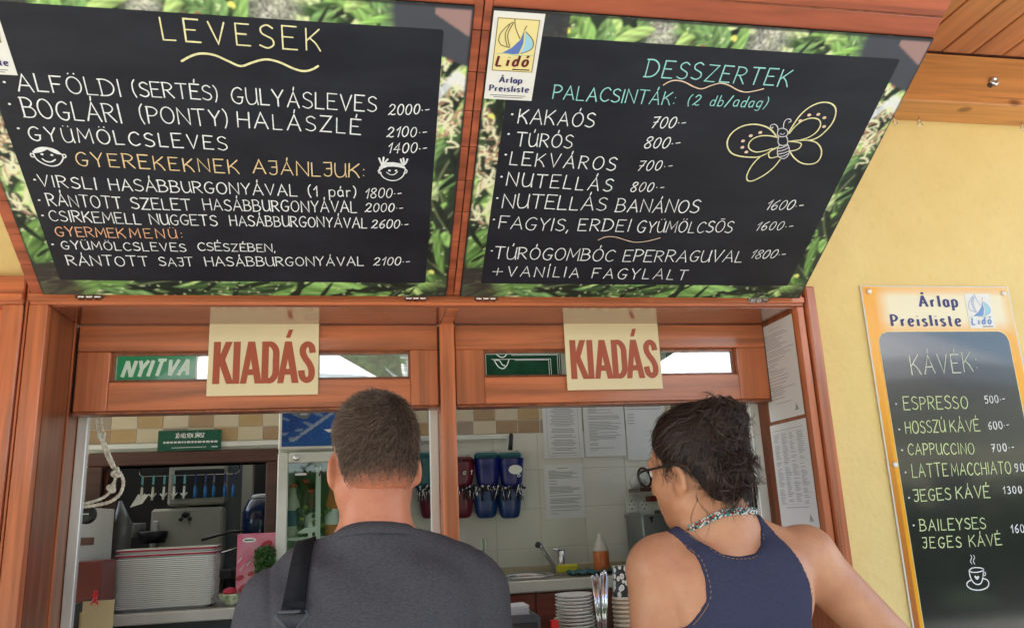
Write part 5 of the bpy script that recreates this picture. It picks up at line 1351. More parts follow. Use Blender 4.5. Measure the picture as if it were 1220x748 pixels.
# ------------------------------------------------------------------ drinks cooler
t = thing('drinks_cooler', 'white upright drinks cooler with glass door and blue boat panel', 'cooler', (-.07, 1.2, .34))
cp = lambda mb, n, m, par=None, **k: part(mb, n, M[m] if isinstance(m, str) else m, t, par, **k)
x0, x1 = -.312, .155
cp(MB().box((x0, 1.02, .40), (x0 + .03, 1.42, 1.95), .003).box((x1 - .03, 1.02, .40), (x1, 1.42, 1.95), .003).box((x0 + .03, 1.02, 1.785), (x1 - .03, 1.42, 1.95)).box((x0 + .03, 1.40, .40), (x1 - .03, 1.42, 1.785)).box((x0 + .03, 1.02, .40), (x1 - .03, 1.40, .46)), 'cabinet', 'white_frame')
cp(MB().box((x0, .99, 1.795), (x1, 1.0195, 1.955), .004), 'header', 'white_frame')
# blue boat picture as flat print
s_ = MB(); hx0, hx1, hz0, hz1 = x0 + .012, x1 - .012, 1.805, 1.948
N = 26
pm = []
nx, nz_ = 120, 44
X, Z = np.meshgrid(np.linspace(hx0, hx1, nx), np.linspace(hz0, hz1, nz_))
uu = (X - hx0) / (hx1 - hx0); vv = (Z - hz0) / (hz1 - hz0)
Cc = np.zeros((nz_, nx, 3), np.float32); g = np.clip(uu * 1.6 - vv * .2, 0, 1)[..., None]
Cc[:] = np.array((.01, .05, .20)) * (1 - g) + np.array((.02, .12, .40)) * g
wave = (np.random.RandomState(1).rand(nz_, nx) ** 6)[..., None]; Cc = Cc * (1 + wave)
diag = (np.abs(vv - uu * 2.2 + .05) < .05)[..., None]; Cc = np.where(diag, np.array((.25, .32, .42)), Cc)
up = (vv > uu * 2.2 + .0)[..., None] & (np.sin(uu * 31 + 5 * np.sin(vv * 9)) + np.cos(vv * 17 + uu * 40) > .9)[..., None]; Cc = np.where(up, np.array((.16, .24, .33)), Cc)
sea = ((vv < .12) | ((np.abs(vv - .28) < .02)))[..., None]; Cc = np.where(sea, np.array((.015, .09, .30)), Cc)
a_ = (np.arange(nz_ - 1)[:, None] * nx + np.arange(nx - 1)[None]).ravel()
me = np_mesh('boat_picture', np.stack([X.ravel() - t.location.x, np.full(X.size, .9885 - 1.2), Z.ravel() - .34], 1), np.stack([a_, a_ + 1, a_ + nx + 1, a_ + nx], 1), vmat('boat_print', .25))
at = me.color_attributes.new('print', 'FLOAT_COLOR', 'POINT'); at.data.foreach_set('color', np.concatenate([Cc.reshape(-1, 3), np.ones((X.size, 1))], 1).astype(np.float32).ravel())
bp_ = link('boat_picture', me, t)
bx = lambda u, v: (hx0 + u * (hx1 - hx0), .9875, hz0 + v * (hz1 - hz0))
cp(MB().add([bx(.34, .42), bx(.38, .34), bx(.60, .34), bx(.62, .44), bx(.5, .43)], [(0, 1, 2, 3, 4)]).add([bx(.47, .44), bx(.55, .44), bx(.54, .58), bx(.52, .66), bx(.49, .55)], [(0, 1, 2, 3, 4)]), 'boat', 'sticker_white', bp_)
cp(MB().add([(bx(.175, .86)[0] + .026 * math.cos(k * .393), .9876, bx(0, .86)[2] + .022 * math.sin(k * .393)) for k in range(16)], [tuple(range(16))]), 'round_badge', mat('badge_grey', (.10, .13, .14), .4), bp_)
cp(MB().add([bx(.12, .90), bx(.23, .90), bx(.23, .94), bx(.12, .94)], [(3, 2, 1, 0)]).add([bx(.145, .80), bx(.205, .80), bx(.205, .86), bx(.145, .86)], [(3, 2, 1, 0)]), 'badge_print', mat('badge_pale', (.35, .4, .42), .4), bp_)
for v in bp_.children: v.location.y = -.0006
# door
dz0, dz1 = .47, 1.783
d = link('door', None, t)
cp(MB().box((x0, .985, dz0), (x0 + .038, 1.018, dz1), .004), 'door_stile', 'white_frame', d)
cp(MB().box((x1 - .038, .985, dz0), (x1, 1.018, dz1), .004), 'door_stile', 'white_frame', d)
cp(MB().box((x0 + .0385, .985, dz1 - .038), (x1 - .0385, 1.018, dz1), .004), 'door_rail', 'white_frame', d)
cp(MB().box((x0 + .0385, .985, dz0), (x1 - .0385, 1.018, dz0 + .05), .004), 'door_rail', 'white_frame', d)
cp(MB().box((x0 + .0385, .998, dz0 + .05), (x1 - .0385, 1.003, dz1 - .038)), 'door_glass', 'clear_glass', d)
mb = MB(); tmp = MB().lathe([(.011, 0), (.011, .006), (.006, .010), (.001, .010)], n=16); q = U3(353, 545, .98); cp(mb.add([(q.x + v[0], .984 - v[2], q.z + v[1]) for v in tmp.v], tmp.f), 'lock', 'chrome', d, smooth=True)
# the door lettering, partly hidden
lt = sheet('tmp', '', '', (0, 0, 0)); bpy.data.objects.remove(lt)
mb = MB(); tx = MB(); a = U3(369, 567, .995); b = U3(400, 566, .995); text(tx, 'IAN', a.x, a.z, b.x, b.z, .020, .006, .0035, 'butt', 0, gap=.2, jit=0)
cp(mb.add([(v[0], .9965 - v[2], v[1]) for v in tx.v], tx.f), 'door_lettering', 'black_print', d)
cp(MB().box((a.x - .052, .9945, a.z + .004), (a.x - .012, .9975, a.z + .012)), 'door_sticker', 'sticker_white', d)
for zz in (1.47, 1.13, .80):
    cp(MB().box((x0 + .031, 1.03, zz), (x1 - .031, 1.39, zz + .012), .002), 'shelf', 'white_frame')
cp(MB().box((x0 + .135, 1.022, .47), (x0 + .153, 1.034, 1.745)), 'inner_strut', 'white_plastic')
cp(MB().box((x0 + .031, 1.32, 1.49), (x1 - .031, 1.398, 1.74)), 'back_liner', mat('cooler_liner', (.09, .10, .085), .5, var=.2, scale=9))
bott = [(-.262, 1.08, .026, .19, 'clear'), (-.222, 1.16, .024, .21, 'dark'), (-.197, 1.09, .024, .17, 'dark'), (-.12, 1.08, .026, .19, 'orange'), (-.085, 1.15, .03, .20, 'orange'), (-.03, 1.1, .03, .2, 'clear')]
bm_ = {'clear': M['clear_plastic'], 'green': M['bottle_green'], 'dark': M['maroon_print'], 'orange': M['orange_liquid']}
lb = {}
def bottle(x, y, z, r, h, k, lab):
    o = thing('drink_bottle', lab, 'bottle', (x, y, z), 'drinks in the cooler')
    MB().lathe([(r * .95, 0), (r, .01), (r, h * .6), (r * .45, h * .82), (r * .42, h * .95)], n=18).build('bottle_body', bm_[k], o, smooth=True)
    MB().lathe([(r * 1.02, h * .2), (r * 1.02, h * .5)], n=18, capb=False, capt=False).build('label_band', M['sticker_white' if k != 'clear' else 'pot_sea'], o, smooth=True)
    MB().lathe([(r * .5, h * .93), (r * .5, h), (r * .4, h * 1.01)], n=14).build('cap', M['red_plastic' if k != 'green' else 'yellow_plastic'], o, smooth=True)
pl = ['leftmost', 'second', 'third', 'fourth', 'fifth', 'rightmost']
for i, (x, y, r, h, k) in enumerate(bott): bottle(x, y, 1.4825, r, h, k, '%s %s bottle on the upper cooler shelf' % (pl[i], {'clear': 'clear', 'green': 'green', 'dark': 'dark red', 'orange': 'orange'}[k]))
for i, (x, y, r, h, k) in enumerate(bott): bottle(x + .004, y + .01, 1.1425, r, h * 1.25, ['green', 'clear', 'dark', 'dark', 'green', 'clear'][i], '%s %s bottle on the middle cooler shelf' % (pl[i], {'clear': 'clear', 'green': 'green', 'dark': 'dark red'}[['green', 'clear', 'dark', 'dark', 'green', 'clear'][i]]))
# dried flowers and a white cross shape on the middle shelf front
t = thing('flower_bunch', 'yellow and purple flowers behind the cooler glass next to the man', 'flowers', (-.12, 1.05, 1.2))
mb1 = MB(); mb2 = MB(); mb3 = MB(); rr = random.Random(9)
for k in range(26):
    px = rr.uniform(355, 398); py = rr.uniform(604, 652); q = U3(px, py, 1.045)
    (mb1 if k % 3 == 0 else mb2 if k % 3 == 1 else mb3).ball((q.x, 1.045 + rr.uniform(-.01, .02), q.z), rr.uniform(.007, .013), 1)
part(mb1, 'yellow_blooms', mat('dull_yellow', (.32, .25, .06), .7), t, kind='stuff'); part(mb2, 'purple_blooms', mat('dull_purple', (.05, .02, .07), .7), t, kind='stuff'); part(mb3, 'green_leaves', M['leaf'], t, kind='stuff')
q = U3(370, 630, 1.02)
t = thing('white_cross', 'white cross shape inside the cooler door', 'stand', (q.x, 1.026, q.z - .07))
part(MB().box((q.x - .009, 1.021, q.z - .09), (q.x + .006, 1.027, q.z + .02)), 'upright', M['sticker_white'], t)
part(MB().add([(q.x - .048, 1.020, q.z - .012), (q.x - .01, 1.020, q.z - .014), (q.x + .022, 1.020, q.z - .01), (q.x + .022, 1.020, q.z + .008), (q.x - .02, 1.020, q.z + .006)], [(0, 1, 2, 3, 4)]), 'cross_bar', M['sticker_white'], t)
# ------------------------------------------------------------------ wall pots with cutlery
def pot_mesh(w, h, d, m):
    prof = []
    n = 14; vs = []; fs = []
    rows = [(0, .42, .4), (.02, .58, .55), (.07, .70, .68), (.2, .79, .8), (.45, .88, .9), (.75, .95, 1.0), (.97, 1.0, 1.0), (1.0, 1.05, 1.04)]
    for (zz, sw, sd) in rows:
        for k in range(n):
            a = math.pi * 2 * k / n
            vs.append((w / 2 * sw * math.copysign(abs(math.cos(a)) ** .7, math.cos(a)), -d / 2 + d / 2 * sd * math.copysign(abs(math.sin(a)) ** .7, math.sin(a)), zz * h))
    for i in range(len(rows) - 1):
        for k in range(n): fs.append((i * n + k, i * n + (k + 1) % n, (i + 1) * n + (k + 1) % n, (i + 1) * n + k))
    fs.append(tuple(reversed(range(n))))
    return MB().add(vs, fs).mesh('pot_body', m, True)
YW = 1.448
rows_top = [(503, 'pot_teal', 'teal', .100, None), (549, 'pot_red', 'dark red', .120, 'w'), (580, 'pot_blue', 'royal blue', .118, None), (608, 'pot_blue', 'royal blue', .118, 'fun')]
pos = ['leftmost', 'second', 'third', 'rightmost']
for i, (px, m, cn, w, ex) in enumerate(rows_top):
    q = U3(px, 583, YW); zt = U3(px, 540 if i != 1 else 545, YW).z
    o = thing('wall_pot', '%s plastic pot, %s in the upper row on the tiled wall' % (cn, pos[i]), 'pot', (q.x, YW, q.z), 'plastic pots hanging on the tiled wall')
    h = zt - q.z
    link('pot_body', pot_mesh(w * .98, h * .84, .075, M[m]), o)
    MB().box((-w * .46, -.030, h * .80), (w * .46, -.006, h * 1.02), .010).build('upper_band', M['pot_teal' if i != 1 else 'pot_red'], o)
    MB().lathe([(.010, 0), (.010, .003)], (w * .3, -.004, h * 1.05), 12).build('hook', M['steel'], o)
    if ex == 'w':
        mb = MB(); tx = MB(); text(tx, 'eat', -.03, h * .42, .04, h * .44, .018, .003, .003, 'round', 0, shear=.3, jit=.05); mb.add([(v[0], -.0775 - v[2], v[1]) for v in tx.v], tx.f); mb.build('white_print', M['sticker_white'], o)
        MB().tube([(-.005, -.04, h * .6), (-.004, -.04, h * .9)], .012, 10).build('cutlery_handle', M['black_plastic'], o, smooth=True)
    if ex == 'fun':
        c = MB(); c.add([(.012 + .030 * math.cos(k * .393), -.0785, h * .52 + .020 * math.sin(k * .393)) for k in range(16)], [tuple(range(16))]); c.build('white_oval', M['sticker_white'], o)
        MB().tube([(.026 + .006 * math.cos(k * .785), -.079, h * .52 - .026 + .006 * math.sin(k * .785)) for k in range(9)], .002, 6).build('white_ring', M['sticker_white'], o)
low = [(512, 'pot_red', 'dark red', .098), (549, 'pot_red', 'dark red', .112), (578, 'pot_sea', 'sea blue', .112), (606, 'pot_sea', 'sea blue', .112)]
for i, (px, m, cn, w) in enumerate(low):
    q = U3(px, 617, YW); zt = U3(px, 583, YW).z; h = zt - q.z
    o = thing('wall_pot', '%s pot full of cutlery, %s in the lower row on the tiled wall' % (cn, pos[i]), 'pot', (q.x, YW, q.z), 'plastic pots hanging on the tiled wall')
    link('pot_body', pot_mesh(w * 1.0, h * .94, .075, M[m]), o)
    cut = MB(); dk = MB(); rr = random.Random(i + 20)
    for k in range(46):
        x = rr.uniform(-w * .5, w * .5); y = rr.uniform(-.085, -.01); x2 = x + rr.uniform(-.02, .02)
        (cut if k % 2 else dk).tube([(x, y, h * .6), (x2, y - .008, h + rr.uniform(-.008, .020))], [.0022, .0034], 5)
        (dk if k % 3 else cut).ball((x2, y - .009, h + rr.uniform(-.006, .012)), (.006, .005, .007), 1)
    cut.build('cutlery', M['steel'], o, kind='stuff', smooth=True); dk.build('dark_cutlery', M['black_plastic'], o, kind='stuff', smooth=True)
    for k in range(6):
        x = -w * .34 + k * w * .13
        pass
q = U3(609, 545, YW - .05)
single(MB().tube([U3(608, 536, YW - .05), U3(609, 518, YW - .05)], .010, 10).tube([U3(609, 518, YW - .05), U3(609, 516, YW - .05)], [.010, .006], 10), 'black_ladle', M['black_plastic'], 'black ladle grip sticking up from the rightmost upper pot', 'ladle', tuple(q), smooth=True)

# ------------------------------------------------------------------ papers on the tiled wall
def wall_paper(px0, py0, px1, py1, lab, style, seed):
    a = U3(px0, py1, 1.452); b = U3(px1, py0, 1.452); w = b.x - a.x; h = b.z - a.z
    s = sheet('wall_notice', lab, 'paper', (a.x, 1.4555, a.z), 0, R(random.uniform(-.3, .3)))
    MB().box((0, 0, 0), (w, h, .0008)).build('sheet', M['paper_dim'], s)
    mb = MB(); rr = random.Random(seed); z = .0013
    if style == 'framed':
        stroke(mb, [(w * .1, h * .04), (w * .9, h * .04), (w * .9, h * .96), (w * .1, h * .96), (w * .1, h * .04)], .0014, .0014, 'butt', z)
        yy = h * .9
        while yy > h * .08:
            g = rr.uniform(.2, .33); stroke(mb, [(w * (.5 - g), yy), (w * (.5 + g), yy)], .003, .003, 'butt', z); yy -= h * rr.choice([.03, .03, .055])
    elif style == 'few':
        for yy in (.93, .89, .85): stroke(mb, [(w * .05, h * yy), (w * .9, h * yy)], .003, .003, 'butt', z)
        for yy in (.76, .71, .66, .61): stroke(mb, [(w * .05, h * yy), (w * .22, h * yy)], .003, .003, 'butt', z)
    else:
        yy = h * .93; stroke(mb, [(w * .35, yy), (w * .62, yy)], .003, .003, 'butt', z); yy -= h * .05
        while yy > h * .08:
            L = rr.uniform(.55, .8) if rr.random() < .8 else .2
            stroke(mb, [(w * .12, yy), (w * (.12 + L), yy)], .0028, .0028, 'butt', z); yy -= h * rr.choice([.027, .027, .055])
    mb.build('print', M['soft_print'], s)
wall_paper(649, 478, 692, 546, 'upper left notice with a framed centred text on the tiled wall', 'framed', 1)
wall_paper(651, 552, 694, 618, 'lower left notice with dense text lines on the tiled wall', 'dense', 2)
wall_paper(698, 476, 742, 544, 'middle notice with paragraph lines on the tiled wall', 'dense', 3)
wall_paper(749, 476, 791, 548, 'right notice with few lines behind the woman', 'few', 4)

# ------------------------------------------------------------------ sink counter
t = thing('sink_counter', 'pale topped counter with a round steel sink along the tiled wall', 'counter', (.9, 1.2, .34))
cf = 1.06
zt = 1.285
sx, sy = U3(628, 687, 1.26).x, 1.25
ring = [(sx + .118 * math.cos(k * 2 * math.pi / 32), sy + .115 * math.sin(k * 2 * math.pi / 32)) for k in range(32)]
# worktop with a round hole: two halves
def top_with_hole():
    x0, x1, y0, y1 = .16, 2.3, cf, 1.452
    mb = MB(); n = 32; out = []
    for k in range(n):
        a = k * 2 * math.pi / n; dx, dy = math.cos(a), math.sin(a)
        tx = ((x1 if dx > 0 else x0) - sx) / dx if abs(dx) > 1e-6 else 1e9; ty = ((y1 if dy > 0 else y0) - sy) / dy if abs(dy) > 1e-6 else 1e9
        s_ = min(tx, ty); out.append((sx + dx * s_, sy + dy * s_))
    mb.add([(x, y, zt) for x, y in ring] + [(x, y, zt) for x, y in out], [(k, n + k, n + (k + 1) % n, (k + 1) % n) for k in range(n)])
    mb.add([(x1, y0, zt), (out[0][0], out[0][1], zt), (out[-1][0], out[-1][1], zt)], [(0, 1, 2)])
    for cx_, cy_ in ((x0, y0), (x0, y1), (x1, y0), (x1, y1)):
        best = sorted(range(n), key=lambda k: math.hypot(out[k][0] - cx_, out[k][1] - cy_))[:1][0]
        nb = [(best + 1) % n, (best - 1) % n]
        for q_ in nb: mb.add([(cx_, cy_, zt - .0001), (*out[best], zt - .0001), (*out[q_], zt - .0001)], [(0, 1, 2)])
    return mb
part(top_with_hole(), 'worktop', M['worktop'], t)
part(MB().box((.16, cf - .018, zt - .046), (2.3, cf - .0003, zt - .0015), .005), 'front_edge', M['worktop_edge'], t)
part(MB().box((.16, cf + .02, .345), (2.3, 1.10, zt - .048)), 'front_panel', M['red_cabinet'], t)
part(MB().box((.16, cf + .012, 1.02), (.64, cf + .0195, zt - .052), .002).box((.645, cf + .012, 1.02), (1.14, cf + .0195, zt - .052), .002).box((1.145, cf + .012, 1.02), (1.64, cf + .0195, zt - .052), .002), 'drawer_front', M['red_cabinet'], t)
part(MB().box((.16, 1.440, zt - .002), (2.3, 1.4545, zt + .028), .003), 'upstand', M['backsplash'], t)
t = thing('sink', 'round stainless steel sink sunk in the counter', 'sink', (sx, sy, zt))
part(MB().lathe([(.132, .0015), (.130, .006), (.112, .006), (.106, -.004), (.100, -.10), (.06, -.125), (.02, -.127)], (sx, sy, zt), 40, capb=False), 'basin', M['steel'], t, smooth=True)
part(MB().lathe([(.018, -.124), (.016, -.122), (.002, -.1225)], (sx, sy, zt), 16), 'drain', M['dark_grey'], t, smooth=True)
q = U3(664, 682, 1.38)
t = thing('tap', 'chrome mixer tap with an upright black tipped spout over the sink', 'tap', (q.x, 1.38, zt))
P1, P2, P3, P4 = U3(663, 681, 1.38), U3(657, 669, 1.36), U3(646, 653, 1.32), U3(642, 647, 1.30)
part(MB().tube([(q.x, 1.38, zt), P1, P2, P3, P4], [.013, .010, .009, .009, .010], 12), 'spout', M['chrome'], t, smooth=True)
part(MB().tube([P4, P4 + Vector((-.010, -.006, -.012))], [.012, .010], 12), 'spout_tip', M['dark_grey'], t, smooth=True)
b = U3(669, 672, 1.39)
part(MB().lathe([(.022, 0), (.020, .01), (.017, .02), (.017, U3(669, 656, 1.39).z - zt)], (b.x, 1.39, zt), 18), 'tap_body', M['chrome'], t, smooth=True)
part(MB().tube([U3(671, 657, 1.39), U3(665, 655, 1.38), U3(659, 653, 1.37)], [.013, .008, .005], 10), 'lever', M['chrome'], t, smooth=True)
a = U3(665, 681, 1.20); b = U3(688, 671, 1.20)
o = single(MB().box((a.x, 1.19, zt + .008), (b.x, 1.24, b.z - .002), .005), 'sponge', M['yellow_sponge'], 'yellow sponge at the right rim of the sink', 'sponge', (a.x, 1.2, zt))
a = U3(678, 688, 1.15); b = U3(725, 680, 1.15)
rr = random.Random(8); mb = MB(); n = 14; vs = []
for j in range(6):
    for i in range(n): vs.append((a.x + (b.x - a.x + .03) * i / (n - 1), 1.09 + .13 * j / 5, zt + .006 + .012 * math.sin(i * 1.1 + j) ** 2 + .006 * math.sin(j * 2.0)))
mb.add(vs, [(j * n + i, j * n + i + 1, (j + 1) * n + i + 1, (j + 1) * n + i) for j in range(5) for i in range(n - 1)])
o = single(mb, 'dish_cloth', M['teal_cloth'], 'crumpled teal dish cloth on the counter right of the sponge', 'cloth', (a.x, 1.12, zt), smooth=True)
o.modifiers.new('thick', 'SOLIDIFY').thickness = .003
q = U3(718, 690, 1.18); tp = U3(718, 635, 1.18)
t = thing('squeeze_bottle', 'frosted bottle half full of orange liquid on the counter', 'bottle', (q.x, 1.18, zt))
H = tp.z - zt
part(MB().lathe([(.030, .002), (.033, .01), (.032, H * .52), (.0318, H * .55)], (q.x, 1.18, zt), 22), 'liquid_body', M['orange_liquid'], t, smooth=True)
part(MB().lathe([(.0325, H * .551), (.031, H * .60), (.022, H * .74), (.013, H * .86), (.010, H * .95), (.010, H)], (q.x, 1.18, zt), 22), 'upper_body', M['clear_plastic'], t, smooth=True)
q = U3(575, 675, 1.36)
t = thing('paper_roll_holder', 'upright steel wire holder on the counter beside the man', 'holder', (q.x, 1.36, zt))
a = U3(573, 668, 1.36); b = U3(574, 641, 1.36); dx = .022
part(MB().tube([(a.x, 1.36, zt), (b.x, 1.36, b.z), (b.x + dx * .7, 1.36, b.z), (a.x + dx * .8, 1.36, zt)], .0028, 8).box((b.x + .003, 1.358, zt + .02), (b.x + .012, 1.362, b.z - .006)), 'wire_frame', M['steel'], t, smooth=False)
# shelf, sockets, appliance
a = U3(750, 588, 1.44); b = U3(750, 578, 1.44)
t = thing('wall_shelf', 'small dark wooden wall shelf behind the woman with glasses on it', 'shelf', (1.3, 1.38, 1.61))
part(MB().box((a.x, 1.30, U3(775, 584, 1.3).z - .002), (1.75, 1.452, U3(775, 584, 1.3).z + .014), .002), 'board', M['shelf_wood'], t)
zs = U3(775, 584, 1.3).z + .0145
for i, (px, w, hh, mm, lab) in enumerate(((757, .030, .05, 'glass_ware', 'small clear glass at the left end of the wall shelf'), (766, .014, .085, 'white_plastic', 'narrow pale shaker on the wall shelf'), (778, .03, .045, 'white_plastic', 'white cup on the wall shelf behind the spectacles'))):
    q = U3(px, 570, 1.38)
    if mm == 'glass_ware': M.setdefault('glass_ware', mat('clear_glassware', (.55, .57, .55), .08, spec=.8))
    single(MB().lathe([(w * .7, 0), (w, hh * .6), (w * .6, hh * .95), (w * .5, hh)], (q.x, 1.38, zs), 18), 'shelf_vessel', M[mm], lab, 'cup', (q.x, 1.38, zs), smooth=True)
a = U3(775, 594, 1.44)
single(MB().box((a.x - .02, 1.40, a.z - .012), (a.x + .06, 1.453, a.z + .012), .002), 'red_hook_strip', M['red_cabinet'], 'dark red block under the wall shelf', 'block', tuple(a))
for i, px in enumerate((752, 767)):
    q = U3(px, 601, 1.455)
    s = sheet('wall_socket', '%s white wall socket under the shelf' % ('left' if i == 0 else 'right'), 'socket', (q.x, 1.455, q.z), 0, 0, 'white wall sockets')
    slab(MB(), rrect(-.028, -.034, .028, .034, .004, 2), 0, .006).build('cover_plate', M['white_plastic'], s)
    MB().lathe([(.021, .0065), (.020, .009), (.018, .0075), (.002, .0072)], (0, 0, 0), 20).build('socket_ring', M['sticker_white'], s, smooth=True)
    for y in (-.0095, .0095): MB().lathe([(.003, .0078), (.003, .0084)], (y, 0, 0), 8).build('pin_hole', M['black_plastic'], s)
    MB().box((-.003, .013, .0074), (.003, .018, .0095)).box((-.003, -.018, .0074), (.003, -.013, .0095)).build('earth_clip', M['dark_grey'], s)
a = U3(760, 614, 1.25); b = U3(792, 665, 1.25)
t = thing('coffee_machine', 'grey steel coffee machine on the counter in front of the woman', 'machine', (a.x + .1, 1.25, zt))
part(MB().box((a.x, 1.2, zt), (a.x + .13, 1.42, a.z), .006), 'housing', M['mid_grey'], t)
part(MB().box((a.x - .003, 1.19, a.z - .006), (a.x + .16, 1.43, a.z + .004), .002), 'top_plate', M['mid_grey'], t)
part(MB().box((a.x + .132, 1.18, zt), (a.x + .19, 1.42, a.z + .02), .006), 'front_part', M['black_plastic'], t)
part(MB().tube([(a.x + .145, 1.17, zt + .04), (a.x + .142, 1.17, a.z - .03)], .006, 8), 'steam_pipe', M['chrome'], t, smooth=True)
part(MB().add([(a.x + .03, 1.198, a.z - .004), (a.x + .05, 1.198, a.z - .004), (a.x + .041, 1.198, a.z - .035)], [(0, 2, 1)]), 'dark_notch', M['black_plastic'], t)
part(MB().box((a.x - .012, 1.2, zt), (a.x - .002, 1.24, zt + .09), .002), 'side_clip', M['white_plastic'], t)
# dark tall cooler behind the woman at the right
t = thing('glass_cabinet', 'tall dark glass fronted cabinet inside at the right behind the woman', 'cabinet', (1.45, .9, .34))
part(MB().box((1.34, .62, .345), (1.40, 1.3, 2.3), .003), 'side_panel', M['dark_grey'], t)
part(MB().box((1.34, .60, .345), (2.0, .618, 2.3), .003), 'front_pane', mat('dark_glass', (.012, .014, .013), .06), t)
a = U3(872, 570, .7)
part(MB().box((1.21, .75, 1.0), (1.33, 1.0, 1.66), .01), 'grey_bin', M['mid_grey'], t)
q = U3(887, 610, .55)
single(MB().tube([(q.x - .02, .55, q.z - .03), (q.x - .015, .55, q.z), (q.x + .005, .55, q.z + .028), (q.x + .02, .55, q.z + .03)], .005, 8), 'white_cable', M['white_plastic'], 'white cable loop beside the right window track', 'cable', tuple(q), smooth=True)
q = U3(890, 605, .50)
single(MB().ball(tuple(q), (.010, .01, .014), 2), 'red_stopper', M['red_plastic'], 'small red knob beside the right window track', 'stopper', tuple(q), smooth=True)

# ------------------------------------------------------------------ serving counter just behind the windows
t = thing('serving_counter', 'serving counter just inside the windows', 'counter', (.25, .5, .34))
part(MB().box((-.76, .305, 1.06), (1.28, .80, 1.10), .003), 'worktop', M['worktop'], t)
part(MB().box((-.76, .33, .345), (1.28, .78, 1.058)), 'cupboard', M['red_cabinet'], t)
# saucers
sau = MB().lathe([(.026, 0), (.027, .003), (.045, .006), (.0575, .0125), (.0585, .0145), (.056, .0140), (.04, .0085), (.01, .0065)], n=40).mesh('saucer', M['porcelain'], True)
q = U3(684, 720, .45)
zc = 1.101; top = U3(684, 697, .45).z
N_ = int((top - zc - .02) / .0098)
for i in range(N_):
    z = zc + i * .0098; lower = z < U3(684, 733, .45).z - .01
    lab = 'topmost white saucer of the stack on the serving counter' if i == N_ - 1 else 'white saucer in the stack on the serving counter'
    o = link('saucer', sau, None, (q.x + random.uniform(-.0012, .0012) - (.002 if lower else 0), .45 + random.uniform(-.002, .002), z), lab, 'saucer', 'white saucers in a stack')
    if lower: o.scale = (1.09, 1.09, 1)
    o.rotation_euler = (R(random.uniform(-.5, .5)), R(random.uniform(-.5, .5)), 0)
# tall shiny cutlery in a clear holder
q = U3(715, 735, .42)
t = thing('cutlery_holder', 'clear plastic holder with shiny steel tongs and knives beside the saucers', 'cutlery', (q.x, .42, 1.101))
hz = U3(715, 718, .42).z
part(MB().lathe([(.028, 1.102), (.033, hz), (.034, hz + .002), (.032, hz)], (q.x, .42, 0), 20, capt=False), 'clear_cup', M['clear_glass'], t, smooth=True)
rr = random.Random(12)
for k, (px, py, w) in enumerate(((705, 686, .004), (708, 690, .007), (712, 688, .007), (716, 684, .006), (720, 683, .009), (723, 688, .005), (710, 684, .003), (718, 690, .004))):
    a = U3(px, py, .42 + .004 * (k % 3)); bx_ = q.x + (a.x - q.x) * .35
    part(MB().tube([(bx_, .42 + .004 * (k % 3 - 1), 1.11), ((bx_ + a.x) / 2, .42 + .006 * (k % 3 - 1), (1.11 + a.z) / 2), (a.x, .42 + .008 * (k % 3 - 1), a.z)], [w * .5, w * .55, w], 10).ball((a.x, .42 + .008 * (k % 3 - 1), a.z), (w, w * .5, w * 1.3), 1), 'utensil', M['chrome'], t, smooth=True)
# paper cups
def cup_print():
    m, nt, p = newmat('coffee_bean_print')
    tc = nt.nodes.new('ShaderNodeTexCoord'); vo = nt.nodes.new('ShaderNodeTexVoronoi'); vo.inputs['Scale'].default_value = 62; vo.inputs['Randomness'].default_value = .75
    mp = nt.nodes.new('ShaderNodeMapping'); mp.inputs['Scale'].default_value = (1, 1, .8)
    nt.links.new(tc.outputs['Object'], mp.inputs[0]); nt.links.new(mp.outputs[0], vo.inputs['Vector'])
    cr = nt.nodes.new('ShaderNodeValToRGB'); e = cr.color_ramp.elements; e[0].position = 0.0; e[0].color = (.05, .05, .05, 1); e[1].position = .16; e[1].color = (.75, .73, .68, 1)
    e2 = cr.color_ramp.elements.new(.44); e2.color = (.75, .73, .68, 1); e3 = cr.color_ramp.elements.new(.47); e3.color = (.015, .013, .013, 1)
    nt.links.new(vo.outputs['Distance'], cr.inputs[0]); nt.links.new(cr.outputs[0], p.inputs['Base Color']); p.inputs['Roughness'].default_value = .4
    return m
q = U3(743, 700, .47); zt2 = U3(743, 673, .47).z; zb2 = U3(743, 712, .47).z
t = thing('bean_print_cup', 'upside down paper cup with coffee bean print on top of the kraft cups', 'cup', (q.x, .47, zb2))
part(MB().lathe([(.037, 0), (.036, .006), (.030, zt2 - zb2 - .012), (.0305, zt2 - zb2 - .001), (.029, zt2 - zb2)], (q.x, .47, zb2), 30), 'cup_wall', cup_print(), t, smooth=True)
part(MB().lathe([(.0385, -.001), (.0385, .005), (.0365, .006)], (q.x, .47, zb2), 30, capb=False, capt=False), 'rim', M['cup_rim'], t, smooth=True)
cupm = MB().lathe([(.0395, 0), (.0395, .005), (.0375, .0065), (.0365, .013)], n=30).mesh('paper_cup', [M['brown_cup'], M['cup_rim']], True)
cupm.polygons.foreach_set('material_index', [1 if (p_.center.z < .0058) else 0 for p_ in cupm.polygons])
z = zb2 - .014; k = 0
while z > 1.10:
    link('paper_cup', cupm, None, (q.x + random.uniform(-.001, .001), .47, z), 'kraft paper cup in the upside down stack beside the woman', 'cup', 'kraft paper cups in a stack'); z -= .0128 if k % 3 else .0135; k += 1
